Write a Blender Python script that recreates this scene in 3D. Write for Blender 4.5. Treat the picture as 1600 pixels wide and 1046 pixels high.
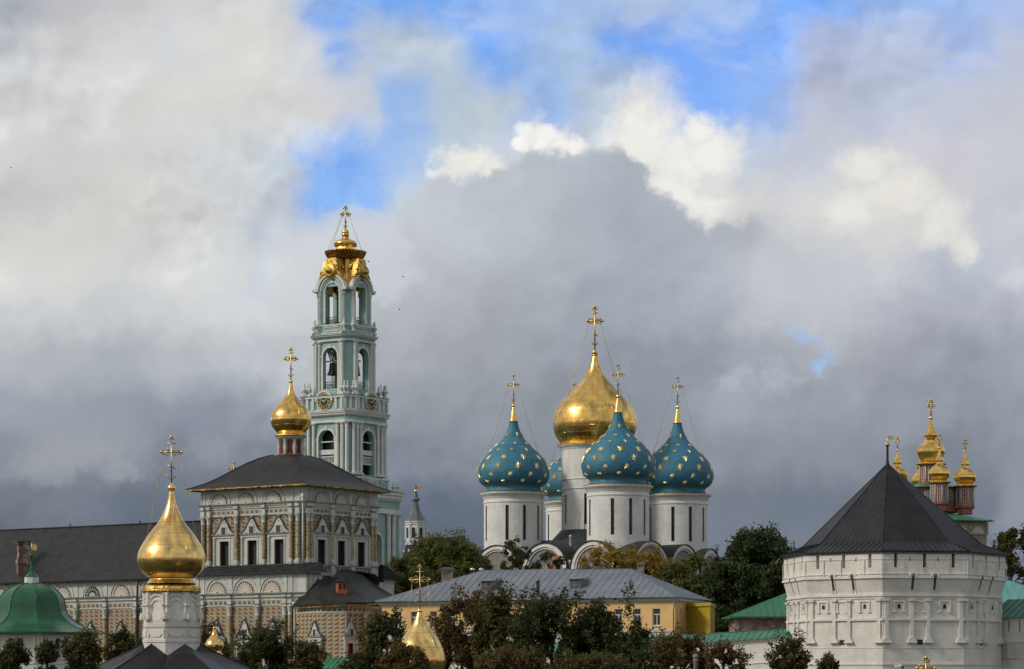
import bpy, math, random
import numpy as np
from mathutils import Matrix, Vector
PI = math.pi
R_ = math.radians
sc = bpy.context.scene
for o in list(bpy.data.objects):
    bpy.data.objects.remove(o)

# ------------------------------------------------------------------ camera
CAMZ, FPX, HOR = 12.0, 4000.0, 1055.0
cam = bpy.data.cameras.new("camera")
cam.lens = 90.0
cam.sensor_width = 36.0
cam.shift_y = (HOR - 523.0) / 1600.0
cam.clip_start = 1.0
cam.clip_end = 20000.0
cam_ob = bpy.data.objects.new("camera", cam)
cam_ob.location = (0, 0, CAMZ)
cam_ob.rotation_euler = (R_(90), 0, 0)
sc.collection.objects.link(cam_ob)
sc.camera = cam_ob
sc.view_settings.view_transform = 'Standard'
sc.view_settings.look = 'None'
sc.view_settings.gamma = 1.0
sc.view_settings.exposure = 0.0
sc.cycles.max_bounces = 6
sc.cycles.use_denoising = True

# ------------------------------------------------------------------ sun
SUN_AZ = (-0.94, -0.34)          # horizontal direction towards the sun
SUN_EL = R_(36)
sd = Vector((SUN_AZ[0]*math.cos(SUN_EL), SUN_AZ[1]*math.cos(SUN_EL), math.sin(SUN_EL))).normalized()
sun = bpy.data.lights.new("sun", 'SUN')
sun.energy = 1.9
sun.angle = R_(10)
sun.color = (1.0, 0.93, 0.82)
sun_ob = bpy.data.objects.new("sun", sun)
sun_ob.rotation_euler = sd.to_track_quat('Z', 'Y').to_euler()
sun_ob.location = (0, 0, 200)
sc.collection.objects.link(sun_ob)

# ------------------------------------------------------------------ world: Nishita sky behind procedural cloud layers
def lin(c):
    c = c / 255.0
    return c / 12.92 if c <= 0.04045 else ((c + 0.055) / 1.055) ** 2.4
def L3(r, g, b):
    if b - r < 45: b -= (b - r)*0.18 if b > r else 0     # greys a touch more neutral
    return (lin(r), lin(g), lin(b), 1.0)

world = bpy.data.worlds.new("World")
sc.world = world
world.use_nodes = True
NT = world.node_tree
NT.nodes.clear()
class G:
    """small helper to write shader maths as expressions"""
    def __init__(s, nt): s.nt = nt
    def n(s, t): return s.nt.nodes.new(t)
    def put(s, sock, v):
        if hasattr(v, 'is_output') or isinstance(v, bpy.types.NodeSocket): s.nt.links.new(v, sock)
        else: sock.default_value = v
    def m(s, op, a, b=0.0, c=None, clamp=False):
        k = s.n('ShaderNodeMath'); k.operation = op; k.use_clamp = clamp
        s.put(k.inputs[0], a); s.put(k.inputs[1], b)
        if c is not None: s.put(k.inputs[2], c)
        return k.outputs[0]
    def vm(s, op, a, b=(0, 0, 0)):
        k = s.n('ShaderNodeVectorMath'); k.operation = op
        s.put(k.inputs[0], a); s.put(k.inputs[1], b)
        return k.outputs['Value'] if op in ('LENGTH', 'DOT_PRODUCT', 'DISTANCE') else k.outputs['Vector']
    def xyz(s, x, y, z=0.0):
        k = s.n('ShaderNodeCombineXYZ')
        for i, v in enumerate((x, y, z)): s.put(k.inputs[i], v)
        return k.outputs[0]
    def sep(s, v):
        k = s.n('ShaderNodeSeparateXYZ'); s.put(k.inputs[0], v); return k.outputs
    def noise(s, v, scale, detail=4.0, rough=0.5, color=False, dist=0.0, flat=False):
        k = s.n('ShaderNodeTexNoise'); s.put(k.inputs['Vector'], v)
        if flat: k.noise_dimensions = '2D'
        k.inputs['Scale'].default_value = scale; k.inputs['Detail'].default_value = detail
        k.inputs['Roughness'].default_value = rough; k.inputs['Distortion'].default_value = dist
        return k.outputs['Color'] if color else k.outputs['Fac']
    def ss(s, v, a, b):
        k = s.n('ShaderNodeMapRange'); k.interpolation_type = 'SMOOTHSTEP'
        s.put(k.inputs['Value'], v)
        k.inputs['From Min'].default_value = a; k.inputs['From Max'].default_value = b
        return k.outputs['Result']
    def mix(s, f, a, b, mode='MIX'):
        k = s.n('ShaderNodeMix'); k.data_type = 'RGBA'; k.blend_type = mode
        s.put(k.inputs[0], f); s.put(k.inputs[6], a); s.put(k.inputs[7], b)
        return k.outputs[2]
    def ramp(s, f, stops, interp='LINEAR'):
        k = s.n('ShaderNodeValToRGB'); s.put(k.inputs[0], f)
        cr = k.color_ramp; cr.interpolation = interp
        while len(cr.elements) > 1: cr.elements.remove(cr.elements[-1])
        cr.elements[0].position = stops[0][0]; cr.elements[0].color = stops[0][1]
        for p, c in stops[1:]:
            e = cr.elements.new(p); e.color = c
        return k.outputs[0]

g = G(NT)
tc = g.n('ShaderNodeTexCoord')
D = tc.outputs['Generated']
dx, dy, dz = g.sep(D)
ysafe = g.m('MAXIMUM', dy, 0.02)
# tangent coordinates of the direction, in units where the cloud chart below is written (north-looking chart)
U = g.m('ADD', g.m('MULTIPLY', g.m('DIVIDE', dx, ysafe), FPX), 800.0)
V = g.m('SUBTRACT', HOR, g.m('MULTIPLY', g.m('DIVIDE', dz, ysafe), FPX))
P0 = g.xyz(g.m('MULTIPLY', U, 0.001), g.m('MULTIPLY', V, 0.001))
n1 = g.noise(P0, 4.0, 2.0, 0.5, True, flat=True)
n2 = g.noise(P0, 14.0, 6.0, 0.62, True, flat=True)
w1 = g.vm('SCALE', g.vm('SUBTRACT', n1, (0.5, 0.5, 0.5)), (0, 0, 0))
w1.node.inputs['Scale'].default_value = 70.0
w2 = g.vm('SCALE', g.vm('SUBTRACT', n2, (0.5, 0.5, 0.5)), (0, 0, 0))
w2.node.inputs['Scale'].default_value = 78.0
PW = g.vm('ADD', g.xyz(U, V), g.vm('ADD', w1, w2))
PF = g.vm('ADD', g.xyz(U, V), g.vm('SCALE', g.vm('SUBTRACT', n2, (0.5, 0.5, 0.5)), (0, 0, 0)))
PF.node.inputs[1].links[0].from_node.inputs['Scale'].default_value = 62.0
uw, vw, _ = g.sep(PW)
un = g.m('DIVIDE', g.m('ADD', uw, 200.0), 2000.0, clamp=True)
CHART = [
 (0,   [(0,172,178,190),(100,190,190,195),(200,198,198,202),(300,208,208,208),(400,212,212,212),(450,202,206,214),(495,120,168,238),(600,120,168,240),(700,125,172,240),(800,150,182,235),(900,165,192,234),(1000,180,198,230),(1100,165,192,236),(1200,125,172,243),(1300,122,170,245),(1400,150,182,235),(1500,160,188,235),(1600,170,190,230)]),
 (80,  [(0,195,200,208),(100,210,210,210),(300,218,218,215),(400,218,217,213),(480,210,212,216),(535,125,170,238),(600,185,200,224),(680,190,203,222),(770,122,170,240),(850,160,190,233),(900,172,197,232),(970,120,168,244),(1100,122,170,245),(1200,125,172,245),(1300,178,190,224),(1400,180,190,222),(1500,165,185,228),(1600,190,195,215)]),
 (160, [(0,212,212,212),(300,216,216,213),(400,215,214,212),(500,212,212,213),(570,200,205,215),(620,145,182,236),(700,182,200,226),(760,195,207,224),(840,150,184,238),(930,188,203,228),(1000,200,208,225),(1080,125,172,245),(1180,145,180,240),(1300,185,192,220),(1400,185,193,220),(1500,190,196,218),(1600,195,198,212)]),
 (240, [(0,205,206,205),(200,210,210,208),(350,205,208,212),(440,190,200,215),(490,140,180,238),(560,128,174,241),(640,165,192,232),(720,200,210,225),(800,200,208,222),(900,192,200,216),(1000,212,214,220),(1100,200,208,222),(1180,190,202,228),(1250,195,200,220),(1350,203,206,216),(1450,205,205,215),(1600,200,202,212)]),
 (310, [(0,200,202,203),(200,213,212,209),(350,205,208,212),(450,190,197,212),(510,138,180,239),(600,145,184,238),(640,195,205,222),(700,197,205,216),(800,185,192,203),(900,175,183,197),(1000,180,188,202),(1100,212,212,212),(1200,208,209,213),(1300,213,212,210),(1400,218,217,212),(1500,205,206,212),(1600,198,200,212)]),
 (370, [(0,215,214,209),(100,212,213,211),(250,205,208,211),(400,185,196,212),(450,205,211,219),(600,199,204,211),(700,182,188,196),(850,170,176,185),(1000,162,171,185),(1100,187,192,202),(1200,199,202,208),(1300,202,204,209),(1400,215,214,212),(1500,197,200,210),(1600,197,200,212)]),
 (430, [(0,215,217,218),(100,217,219,219),(250,211,215,219),(400,197,207,222),(450,215,219,225),(600,188,194,202),(700,178,184,192),(850,170,176,185),(1000,163,171,186),(1100,173,180,194),(1200,193,197,206),(1300,195,199,209),(1400,199,202,210),(1500,181,188,205),(1600,195,199,213)]),
 (490, [(0,197,202,208),(100,204,208,212),(250,205,209,214),(400,211,215,220),(500,206,210,216),(600,178,184,192),(750,168,174,182),(900,162,169,181),(1000,158,166,182),(1100,163,170,184),(1200,185,188,198),(1300,191,195,205),(1400,179,184,198),(1500,173,178,194),(1600,179,184,199)]),
 (560, [(0,179,184,192),(150,172,178,188),(300,183,188,196),(400,192,197,206),(600,171,176,184),(750,161,167,176),(900,153,159,172),(1000,141,150,166),(1100,145,153,168),(1200,163,169,182),(1300,171,176,188),(1400,161,166,180),(1500,156,162,178),(1600,161,167,180)]),
 (640, [(0,159,165,179),(150,152,159,173),(300,142,151,169),(400,154,161,175),(620,150,156,167),(700,148,155,167),(850,140,147,159),(1000,135,143,157),(1150,158,164,177),(1300,152,159,172),(1400,148,154,167),(1500,140,147,162),(1600,150,156,170)]),
 (715, [(0,138,145,159),(80,158,163,172),(170,152,157,168),(250,122,131,148),(350,128,136,152),(620,128,137,153),(720,130,138,153),(1130,145,151,164),(1250,140,147,161),(1350,135,142,156),(1500,120,129,146),(1600,140,147,161)]),
 (790, [(0,116,124,141),(100,122,130,147),(200,106,115,134),(300,108,117,136),(620,102,113,136),(700,102,111,133),(1130,121,129,147),(1250,113,123,142),(1330,111,121,140),(1540,115,123,142),(1600,143,150,167)]),
 (880, [(0,100,108,125),(300,98,106,125),(620,90,101,123),(700,94,103,123),(1130,115,123,142),(1230,125,133,150),(1500,103,113,132),(1600,115,123,142)]),
]
col = None
for j, (y, row) in enumerate(CHART):
    rr = g.ramp(un, [((x + 200) / 2000.0, L3(*c)) for x, *c in [(q[0], *q[1:]) for q in row]], 'EASE')
    if col is None: col = rr
    else: col = g.mix(g.ss(vw, CHART[j-1][0], y), col, rr)
def blobs(src, lst):
    best = None
    for bx, by, rx, ry in lst:
        d = g.vm('LENGTH', g.vm('MULTIPLY', g.vm('SUBTRACT', src, (bx, by, 0)), (1.0/rx, 1.0/ry, 0)))
        f = g.m('SUBTRACT', 1.0, d)
        best = f if best is None else g.m('MAXIMUM', best, f)
    return best
def layer(base, src, lst, c, w0, w1, amt=1.0, nz=None):
    f = blobs(src, lst)
    if nz is not None: f = g.m('ADD', f, nz)
    return g.mix(g.m('MULTIPLY', g.ss(f, w0, w1), amt), base, c)
# billowing noise that frays the cloud edges
bil = g.m('MULTIPLY', g.m('SUBTRACT', g.noise(P0, 22.0, 7.0, 0.6, flat=True), 0.5), 0.9)
fine = g.m('MULTIPLY', g.m('SUBTRACT', g.noise(P0, 60.0, 6.0, 0.6, flat=True), 0.5), 0.5)
edge = g.m('ADD', bil, fine)
# high thin streaks over the blue
stv = g.noise(g.xyz(g.m('MULTIPLY', g.m('ADD', U, V), 0.0042), g.m('MULTIPLY', g.m('SUBTRACT', V, g.m('MULTIPLY', U, 0.30)), 0.0078)), 1.1, 6.0, 0.55, dist=0.7)
col = g.mix(g.m('MULTIPLY', g.ss(stv, 0.48, 0.72), g.m('MULTIPLY', g.ss(V, 330, 120), 0.42)), col, L3(205, 210, 224))
# sunlit heads behind
col = layer(col, PF, [(1005,215,88,100),(1060,250,80,84),(1122,246,70,62),(1090,212,52,50),(1048,298,72,60),(1102,322,70,48)], L3(239,237,231), -0.05, 0.85, 0.97, g.m('MULTIPLY', edge, 0.55))
col = layer(col, PF, [(1350,262,70,44),(1410,300,70,52),(1470,345,62,62),(1500,385,40,46),(1330,330,60,40)], L3(232,230,223), -0.05, 0.8, 0.85, g.m('MULTIPLY', edge, 0.6))
col = layer(col, PF, [(725,252,58,30),(770,262,36,26),(690,268,34,16)], L3(238,237,231), -0.05, 0.7, 0.95, g.m('MULTIPLY', edge, 0.7))
col = layer(col, PF, [(848,212,48,28),(885,228,40,22),(820,222,24,22)], L3(243,241,236), -0.05, 0.6, 0.97, g.m('MULTIPLY', edge, 0.6))
col = layer(col, PF, [(1115,292,44,26),(1170,330,50,30)], L3(214,214,212), 0.0, 0.5, 0.7, g.m('MULTIPLY', edge, 0.5))
col = layer(col, PF, [(1590,430,40,34)], L3(214,214,218), 0.0, 0.7, 0.6, edge)
# shaded grey mass in front, its crisp head following a profile
prof = [(560,420),(600,338),(640,296),(668,270),(690,258),(715,266),(740,284),(765,272),(790,246),(830,228),(870,232),(900,244),(935,222),(975,214),(1000,250),(1030,300),(1065,318),(1100,356),(1140,338),(1170,330),(1210,352),(1260,395),(1330,450)]
uf, vf, _ = g.sep(PF)
pr = g.ramp(g.m('DIVIDE', uf, 1600.0, clamp=True), [(x/1600.0, (y/1000.0,)*3 + (1,)) for x, y in prof])
dpt = g.m('SUBTRACT', g.m('MULTIPLY', vf, 1.0), g.m('MULTIPLY', g.sep(pr)[0], 1000.0))
gm = g.m('MULTIPLY', g.ss(g.m('ADD', dpt, g.m('MULTIPLY', edge, 16.0)), -4.0, 22.0), g.m('MULTIPLY', g.ss(uf, 585, 690), g.ss(uf, 1290, 1130)))
gm = g.m('MULTIPLY', gm, g.ss(vf, 470, 350))
gcol = g.ramp(g.m('DIVIDE', uf, 1600.0, clamp=True), [(600/1600, L3(197,203,212)),(700/1600, L3(190,196,205)),(850/1600, L3(179,186,197)),(980/1600, L3(167,175,189)),(1080/1600, L3(170,177,191)),(1250/1600, L3(184,189,200))])
col = g.mix(g.m('MULTIPLY', gm, 0.93), col, gcol)
# pale lobe left of the belfry and the lit shoulder at far left
col = layer(col, PF, [(500,400,86,86),(560,372,80,62),(470,470,64,64),(600,420,60,70)], L3(203,208,216), 0.0, 0.34, 0.62, g.m('MULTIPLY', edge, 0.35))
col = layer(col, PF, [(60,415,110,78),(180,370,120,88),(300,400,120,90)], L3(216,215,211), 0.0, 0.35, 0.6, g.m('MULTIPLY', edge, 0.35))
col = layer(col, PF, [(130,712,80,40),(60,735,80,34),(195,735,50,26)], L3(160,165,176), 0.0, 0.8, 0.55, g.m('MULTIPLY', edge, 0.9))
col = layer(col, PF, [(330,700,60,36)], L3(158,163,174), 0.0, 0.8, 0.5, g.m('MULTIPLY', edge, 0.9))
# small blue rents
col = layer(col, PF, [(1250,520,34,22),(1278,566,36,26)], L3(158,194,238), 0.0, 1.0, 0.75, g.m('MULTIPLY', edge, 2.6))
col = layer(col, PF, [(1222,590,60,26),(1290,500,40,30)], L3(190,197,208), 0.0, 1.2, 0.45, g.m('MULTIPLY', edge, 2.4))
col = layer(col, PF, [(1140,600,40,20),(1160,580,30,16)], L3(172,184,204), 0.0, 0.9, 0.6, g.m('MULTIPLY', edge, 1.5))
# brightness mottling of the cloud bodies
PB = g.vm('ADD', P0, g.vm('SCALE', g.vm('SUBTRACT', n2, (0.5, 0.5, 0.5)), (0, 0, 0)))
PB.node.inputs[1].links[0].from_node.inputs['Scale'].default_value = 0.06
def billow(v, scale):
    k = g.n('ShaderNodeTexVoronoi'); k.voronoi_dimensions = '2D'; k.feature = 'SMOOTH_F1'; k.inputs['Scale'].default_value = scale
    k.inputs['Smoothness'].default_value = 0.8; k.inputs['Detail'].default_value = 2.0; k.inputs['Roughness'].default_value = 0.55
    g.put(k.inputs['Vector'], v); return k.outputs['Distance']
PS = g.vm('ADD', PB, (0.010, 0.016, 0.0))     # towards the lower right: the light comes from the upper left
rel = g.m('ADD', g.m('MULTIPLY', g.m('SUBTRACT', billow(PS, 6.0), billow(PB, 6.0)), 0.75), g.m('MULTIPLY', g.m('SUBTRACT', billow(PS, 13.0), billow(PB, 13.0)), 0.24))
rel = g.m('MULTIPLY', rel, g.m('MULTIPLY', g.ss(g.noise(P0, 2.6, 3.0, 0.5, flat=True), 0.36, 0.62), g.m('SUBTRACT', 0.62, g.m('MULTIPLY', g.m('MULTIPLY', g.ss(U, 450, 700), g.ss(V, 230, 330)), 0.34))))
mot = g.m('ADD', g.m('MULTIPLY', g.m('SUBTRACT', g.noise(P0, 4.5, 6.0, 0.52, dist=0.5, flat=True), 0.5), 0.26), g.m('ADD', rel, g.m('MULTIPLY', edge, 0.05)))
col = g.mix(1.0, col, g.xyz(*(g.m('ADD', 1.0, mot),)*3), 'MULTIPLY')
# rest of the dome (never in the frame): broken cloud over the Nishita sky
sky = g.n('ShaderNodeTexSky')
sky.sky_type = 'NISHITA'; sky.sun_disc = False
sky.sun_elevation = SUN_EL
sky.sun_rotation = math.atan2(SUN_AZ[0], SUN_AZ[1])
sky.air_density = 1.0; sky.dust_density = 1.5
BG = 0.1
cl = g.ss(g.noise(D, 3.2, 7.0, 0.55), 0.36, 0.56)
cb = g.noise(D, 5.0, 6.0, 0.6)
ccol = g.mix(g.ss(cb, 0.35, 0.7), L3(172,176,186), L3(250,247,240))
els = g.ss(dz, -0.02, 0.16)
ccol = g.mix(els, L3(138,146,162), ccol)
up10 = g.vm('SCALE', ccol); up10.node.inputs['Scale'].default_value = 1.0 / BG
dome = g.mix(cl, sky.outputs[0], up10)
f10 = g.vm('SCALE', col); f10.node.inputs['Scale'].default_value = 1.0 / BG
front = g.m('MULTIPLY', g.ss(dy, 0.55, 0.8), g.m('MULTIPLY', g.ss(g.m('ABSOLUTE', dx), 0.42, 0.24), g.ss(dz, 0.46, 0.29)))
final = g.mix(front, dome, f10)
bg = g.n('ShaderNodeBackground'); bg.inputs['Strength'].default_value = BG
NT.links.new(final, bg.inputs['Color'])
wo = g.n('ShaderNodeOutputWorld')
NT.links.new(bg.outputs[0], wo.inputs['Surface'])
world.cycles.sampling_method = 'MANUAL'
world.cycles.sample_map_resolution = 512

# ================================================================== helpers
def X_(px, Y): return (px - 800.0) / FPX * Y
def Z_(py, Y): return CAMZ + (HOR - py) / FPX * Y
def S_(Y): return Y / FPX

class MB:
    """collects shapes, links them as one mesh"""
    def __init__(s, M=None):
        s.v = []; s.f = []; s.m = []; s.uv = []; s.sm = []
        s.M = M or Matrix.Identity(4)
    def add(s, verts, faces, mat=0, smooth=False, uvs=None):
        b = len(s.v); M = s.M
        for p in verts:
            q = M @ Vector(p); s.v.append((q.x, q.y, q.z))
        for i, f in enumerate(faces):
            s.f.append([b + k for k in f]); s.m.append(mat); s.sm.append(smooth)
            s.uv.append(uvs[i] if uvs else None)
    def box(s, x0, x1, y0, y1, z0, z1, mat=0):
        v = [(x0,y0,z0),(x1,y0,z0),(x1,y1,z0),(x0,y1,z0),(x0,y0,z1),(x1,y0,z1),(x1,y1,z1),(x0,y1,z1)]
        f = [(3,2,1,0),(4,5,6,7),(0,1,5,4),(1,2,6,5),(2,3,7,6),(3,0,4,7)]
        def u(q): return [((v[k][0] if abs(v[q[0]][0]-v[q[2]][0]) > 1e-6 else v[k][1]), v[k][2] if abs(v[q[0]][2]-v[q[2]][2]) > 1e-6 else v[k][1]) for k in q]
        s.add(v, f, mat, False, [u(q) for q in f])
    def quad(s, a, b, c, d, mat=0, uv=None): s.add([a,b,c,d], [(0,1,2,3)], mat, False, [uv] if uv else None)
    def prism(s, pts, y0, y1, mat=0, smooth=False):
        """polygon in local x,z pushed along local y"""
        n = len(pts)
        v = [(x, y0, z) for x, z in pts] + [(x, y1, z) for x, z in pts]
        f = [tuple(range(n)), tuple(range(2*n-1, n-1, -1))]
        f += [(i, (i+1) % n, n + (i+1) % n, n + i) for i in range(n)]
        s.add(v, f, mat, smooth)
    def extr(s, pts, z0, z1, mat=0, sc1=1.0, cx=0, cy=0, smooth=False, caps=True):
        """polygon in x,y pushed along z, its top scaled about (cx,cy)"""
        n = len(pts)
        v = [(x, y, z0) for x, y in pts] + [(cx + (x-cx)*sc1, cy + (y-cy)*sc1, z1) for x, y in pts]
        f = [(i, (i+1) % n, n + (i+1) % n, n + i) for i in range(n)]
        per = [0]
        for i in range(n): per.append(per[-1] + math.dist(pts[i], pts[(i+1) % n]))
        uv = [[(per[i], z0), (per[i+1], z0), (per[i+1], z1), (per[i], z1)] for i in range(n)]
        if caps:
            f += [tuple(range(n-1, -1, -1)), tuple(range(n, 2*n))]; uv += [None, None]
        s.add(v, f, mat, smooth, uv)
    def lathe(s, prof, n, cx=0, cy=0, a0=0.0, mat=0, smooth=True, cap=False, sx=1.0, sy=1.0, a1=None):
        v = []; f = []; uv = []
        full = a1 is None
        na = n if full else n + 1
        span = 2*PI if full else a1 - a0
        rm = max(r for r, z in prof)
        for r, z in prof:
            for k in range(na):
                a = a0 + span * k / n
                v.append((cx + r*math.cos(a)*sx, cy + r*math.sin(a)*sy, z))
        L = 0; Ls = [0]
        for j in range(1, len(prof)): Ls.append(Ls[-1] + math.dist(prof[j], prof[j-1]))
        for j in range(len(prof)-1):
            for k in range(n):
                k2 = (k+1) % na
                f.append((j*na+k, j*na+k2, (j+1)*na+k2, (j+1)*na+k))
                u0, u1 = span*k/n*rm, span*(k+1)/n*rm
                uv.append([(u0,Ls[j]),(u1,Ls[j]),(u1,Ls[j+1]),(u0,Ls[j+1])])
        s.add(v, f, mat, smooth, uv)
        if cap:
            m = len(prof)-1
            s.add([v[k] for k in range(na)], [tuple(range(na-1, -1, -1))], mat)
            s.add([v[m*na+k] for k in range(na)], [tuple(range(na))], mat)
    def tube(s, pts, r, n=6, mat=0, smooth=True, caps=True):
        if not hasattr(r, '__len__'): r = [r]*len(pts)
        pts = [Vector(p) for p in pts]; rings = []; v = []
        for i, p in enumerate(pts):
            d = (pts[min(i+1, len(pts)-1)] - pts[max(i-1, 0)]).normalized()
            ref = Vector((0,0,1)) if abs(d.z) < 0.9 else Vector((1,0,0))
            a = d.cross(ref).normalized(); b = d.cross(a)
            for k in range(n):
                t = 2*PI*k/n; v.append(p + (a*math.cos(t) + b*math.sin(t))*r[i])
        f = [(i*n+k, i*n+(k+1)%n, (i+1)*n+(k+1)%n, (i+1)*n+k) for i in range(len(pts)-1) for k in range(n)]
        if caps: f += [tuple(range(n-1,-1,-1)), tuple((len(pts)-1)*n+k for k in range(n))]
        s.add([tuple(q) for q in v], f, mat, smooth)
    def ball(s, c, r, mat=0, n=10, sz=1.0):
        m = max(4, n//2)
        s.M, M0 = s.M @ Matrix.Translation(c), s.M
        s.lathe([(max(1e-4, r*math.sin(PI*j/m)), -r*sz*math.cos(PI*j/m)) for j in range(m+1)], n, mat=mat)
        s.M = M0
    def build(s, name, mats, parent=None, recalc=True):
        me = bpy.data.meshes.new(name)
        off = parent_world(parent) if parent is not None else Vector((0,0,0))
        own = off
        if parent is None and s.v:
            a = np.array(s.v); mn = a.min(0); mx = a.max(0)
            own = Vector(((mn[0]+mx[0])/2, (mn[1]+mx[1])/2, mn[2]))
        me.from_pydata([(x-own.x, y-own.y, z-own.z) for x, y, z in s.v], [], s.f)
        for mt in (mats if isinstance(mats, (list, tuple)) else [mats]): me.materials.append(mt)
        me.polygons.foreach_set('material_index', s.m)
        me.polygons.foreach_set('use_smooth', s.sm)
        if any(u for u in s.uv):
            lay = me.uv_layers.new(name='uv'); arr = []
            for f, u in zip(s.f, s.uv):
                arr += [c for q in (u or [(0.0, 0.0)]*len(f)) for c in q]
            lay.data.foreach_set('uv', arr)
        me.update()
        ob = bpy.data.objects.new(name, me)
        sc.collection.objects.link(ob)
        if parent is not None: ob.parent = parent; WORLD[ob] = off
        else: ob.location = own; WORLD[ob] = own
        return ob
WORLD = {}
def parent_world(p): return WORLD[p]

def thing(name, label, cat, loc, group=None, kind=None):
    o = bpy.data.objects.new(name, None)
    o.empty_display_size = 0.5
    sc.collection.objects.link(o)
    o.location = loc; WORLD[o] = Vector(loc)
    tag(o, label, cat, group, kind)
    return o
def tag(o, label=None, cat=None, group=None, kind=None):
    if label: o['label'] = label
    if cat: o['category'] = cat
    if group: o['group'] = group
    if kind: o['kind'] = kind
    return o

def frame(o, sdir, out):
    """local x runs along the wall, local y points out of it, local z is up"""
    sdir = Vector((sdir[0], sdir[1], 0)).normalized(); out = Vector((out[0], out[1], 0)).normalized()
    return Matrix(((sdir.x, out.x, 0, o[0]), (sdir.y, out.y, 0, o[1]), (0, 0, 1, o[2] if len(o) > 2 else 0), (0, 0, 0, 1)))

def catmull(pts, k=4):
    P = [pts[0]] + list(pts) + [pts[-1]]; out = []
    for i in range(1, len(P)-2):
        p0, p1, p2, p3 = P[i-1], P[i], P[i+1], P[i+2]
        for j in range(k):
            t = j / k
            out.append(tuple(0.5*((2*p1[c]) + (-p0[c]+p2[c])*t + (2*p0[c]-5*p1[c]+4*p2[c]-p3[c])*t*t + (-p0[c]+3*p1[c]-3*p2[c]+p3[c])*t**3) for c in range(2)))
    out.append(tuple(pts[-1]))
    return [(max(r, 0.003), z) for r, z in out]

def wallp(mb, s0, s1, z0, z1, holes=(), t=0.0, depth=0.3, mat=0, rmat=None, dx=0.0):
    """wall sheet with rectangular openings and their reveals (dx: sideways lean per metre of z handled by caller)"""
    rmat = mat if rmat is None else rmat
    xs = sorted({s0, s1, *[h[0] for h in holes], *[h[1] for h in holes]})
    zs = sorted({z0, z1, *[h[2] for h in holes], *[h[3] for h in holes]})
    xs = [x for x in xs if s0 - 1e-6 <= x <= s1 + 1e-6]; zs = [z for z in zs if z0 - 1e-6 <= z <= z1 + 1e-6]
    for i in range(len(xs)-1):
        for j in range(len(zs)-1):
            cx, cz = (xs[i]+xs[i+1])/2, (zs[j]+zs[j+1])/2
            if any(h[0] < cx < h[1] and h[2] < cz < h[3] for h in holes): continue
            q = [(xs[i],t,zs[j]),(xs[i+1],t,zs[j]),(xs[i+1],t,zs[j+1]),(xs[i],t,zs[j+1])]
            mb.add(q, [(0,1,2,3)], mat, False, [[(p[0], p[2]) for p in q]])
    for a, b, c, d in holes:
        for q in ([(a,t,c),(a,t-depth,c),(a,t-depth,d),(a,t,d)], [(b,t,c),(b,t-depth,c),(b,t-depth,d),(b,t,d)],
                  [(a,t,c),(b,t,c),(b,t-depth,c),(a,t-depth,c)], [(a,t,d),(b,t,d),(b,t-depth,d),(a,t-depth,d)]):
            mb.add(q, [(0,1,2,3)], rmat)

def archwall(mb, s0, s1, z0, z1, sc_, hw, zb, zs, t0, t1, mat=0, n=10, soff=None, ry=None):
    """solid wall from t0 to t1 pierced by an arched opening: half width hw, foot zb, springing zs"""
    ry = ry or hw
    mb.box(s0, sc_-hw, t0, t1, z0, z1, mat); mb.box(sc_+hw, s1, t0, t1, z0, z1, mat)
    if zb > z0 + 1e-4: mb.box(sc_-hw, sc_+hw, t0, t1, z0, zb, mat)
    for k in range(n):
        a0, a1 = PI - PI*k/n, PI - PI*(k+1)/n
        p0 = (sc_ + hw*math.cos(a0), zs + ry*math.sin(a0)); p1 = (sc_ + hw*math.cos(a1), zs + ry*math.sin(a1))
        mb.prism([p0, p1, (p1[0], z1), (p0[0], z1)], t0, t1, mat)

def archring(mb, sc_, zs, r0, r1, t0, t1, mat=0, n=14, ry0=None, ry1=None, a0=0.0, a1=PI, legs=0.0):
    ry0 = ry0 or r0; ry1 = ry1 or r1
    for k in range(n):
        b0, b1 = a0 + (a1-a0)*k/n, a0 + (a1-a0)*(k+1)/n
        q = [(sc_+r0*math.cos(b0), zs+ry0*math.sin(b0)), (sc_+r1*math.cos(b0), zs+ry1*math.sin(b0)),
             (sc_+r1*math.cos(b1), zs+ry1*math.sin(b1)), (sc_+r0*math.cos(b1), zs+ry0*math.sin(b1))]
        mb.prism(q, t0, t1, mat)
    if legs:
        for sg in (-1, 1):
            a, b = sorted((sc_+sg*r0, sc_+sg*r1)); mb.box(a, b, t0, t1, zs-legs, zs, mat)

def halfdisc(mb, sc_, zs, r, t0, t1, mat=0, n=14):
    mb.prism([(sc_+r*math.cos(PI*k/n), zs+r*math.sin(PI*k/n)) for k in range(n+1)], t0, t1, mat)

def column(name, M, s, t, z0, z1, r, mats, parent, cap=0.9, n=10, plinth=1.35):
    mb = MB(M)
    mb.box(s-r*plinth, s+r*plinth, t-r*plinth, t+r*plinth, z0, z0+r*1.0, 1)
    mb.M = M @ Matrix.Translation((s, t, 0))
    mb.lathe([(r*1.18, z0+r), (r*1.2, z0+r*1.5), (r, z0+r*1.9)], n, mat=1)
    h = cap*2*r
    mb.lathe([(r, z0+r*1.9), (r*0.9, z1-h-r*.3)], n, mat=0)
    mb.lathe([(r*1.05, z1-h-r*.5), (r*1.1, z1-h-r*.2), (r*.9, z1-h), (r*1.0, z1-h*.6), (r*1.3, z1-h*.15), (r*1.35, z1-r*.3)], n, mat=1)
    mb.M = M
    mb.box(s-r*1.4, s+r*1.4, t-r*1.4, t+r*1.4, z1-r*.35, z1, 1)
    return mb.build(name, mats, parent)

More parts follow.
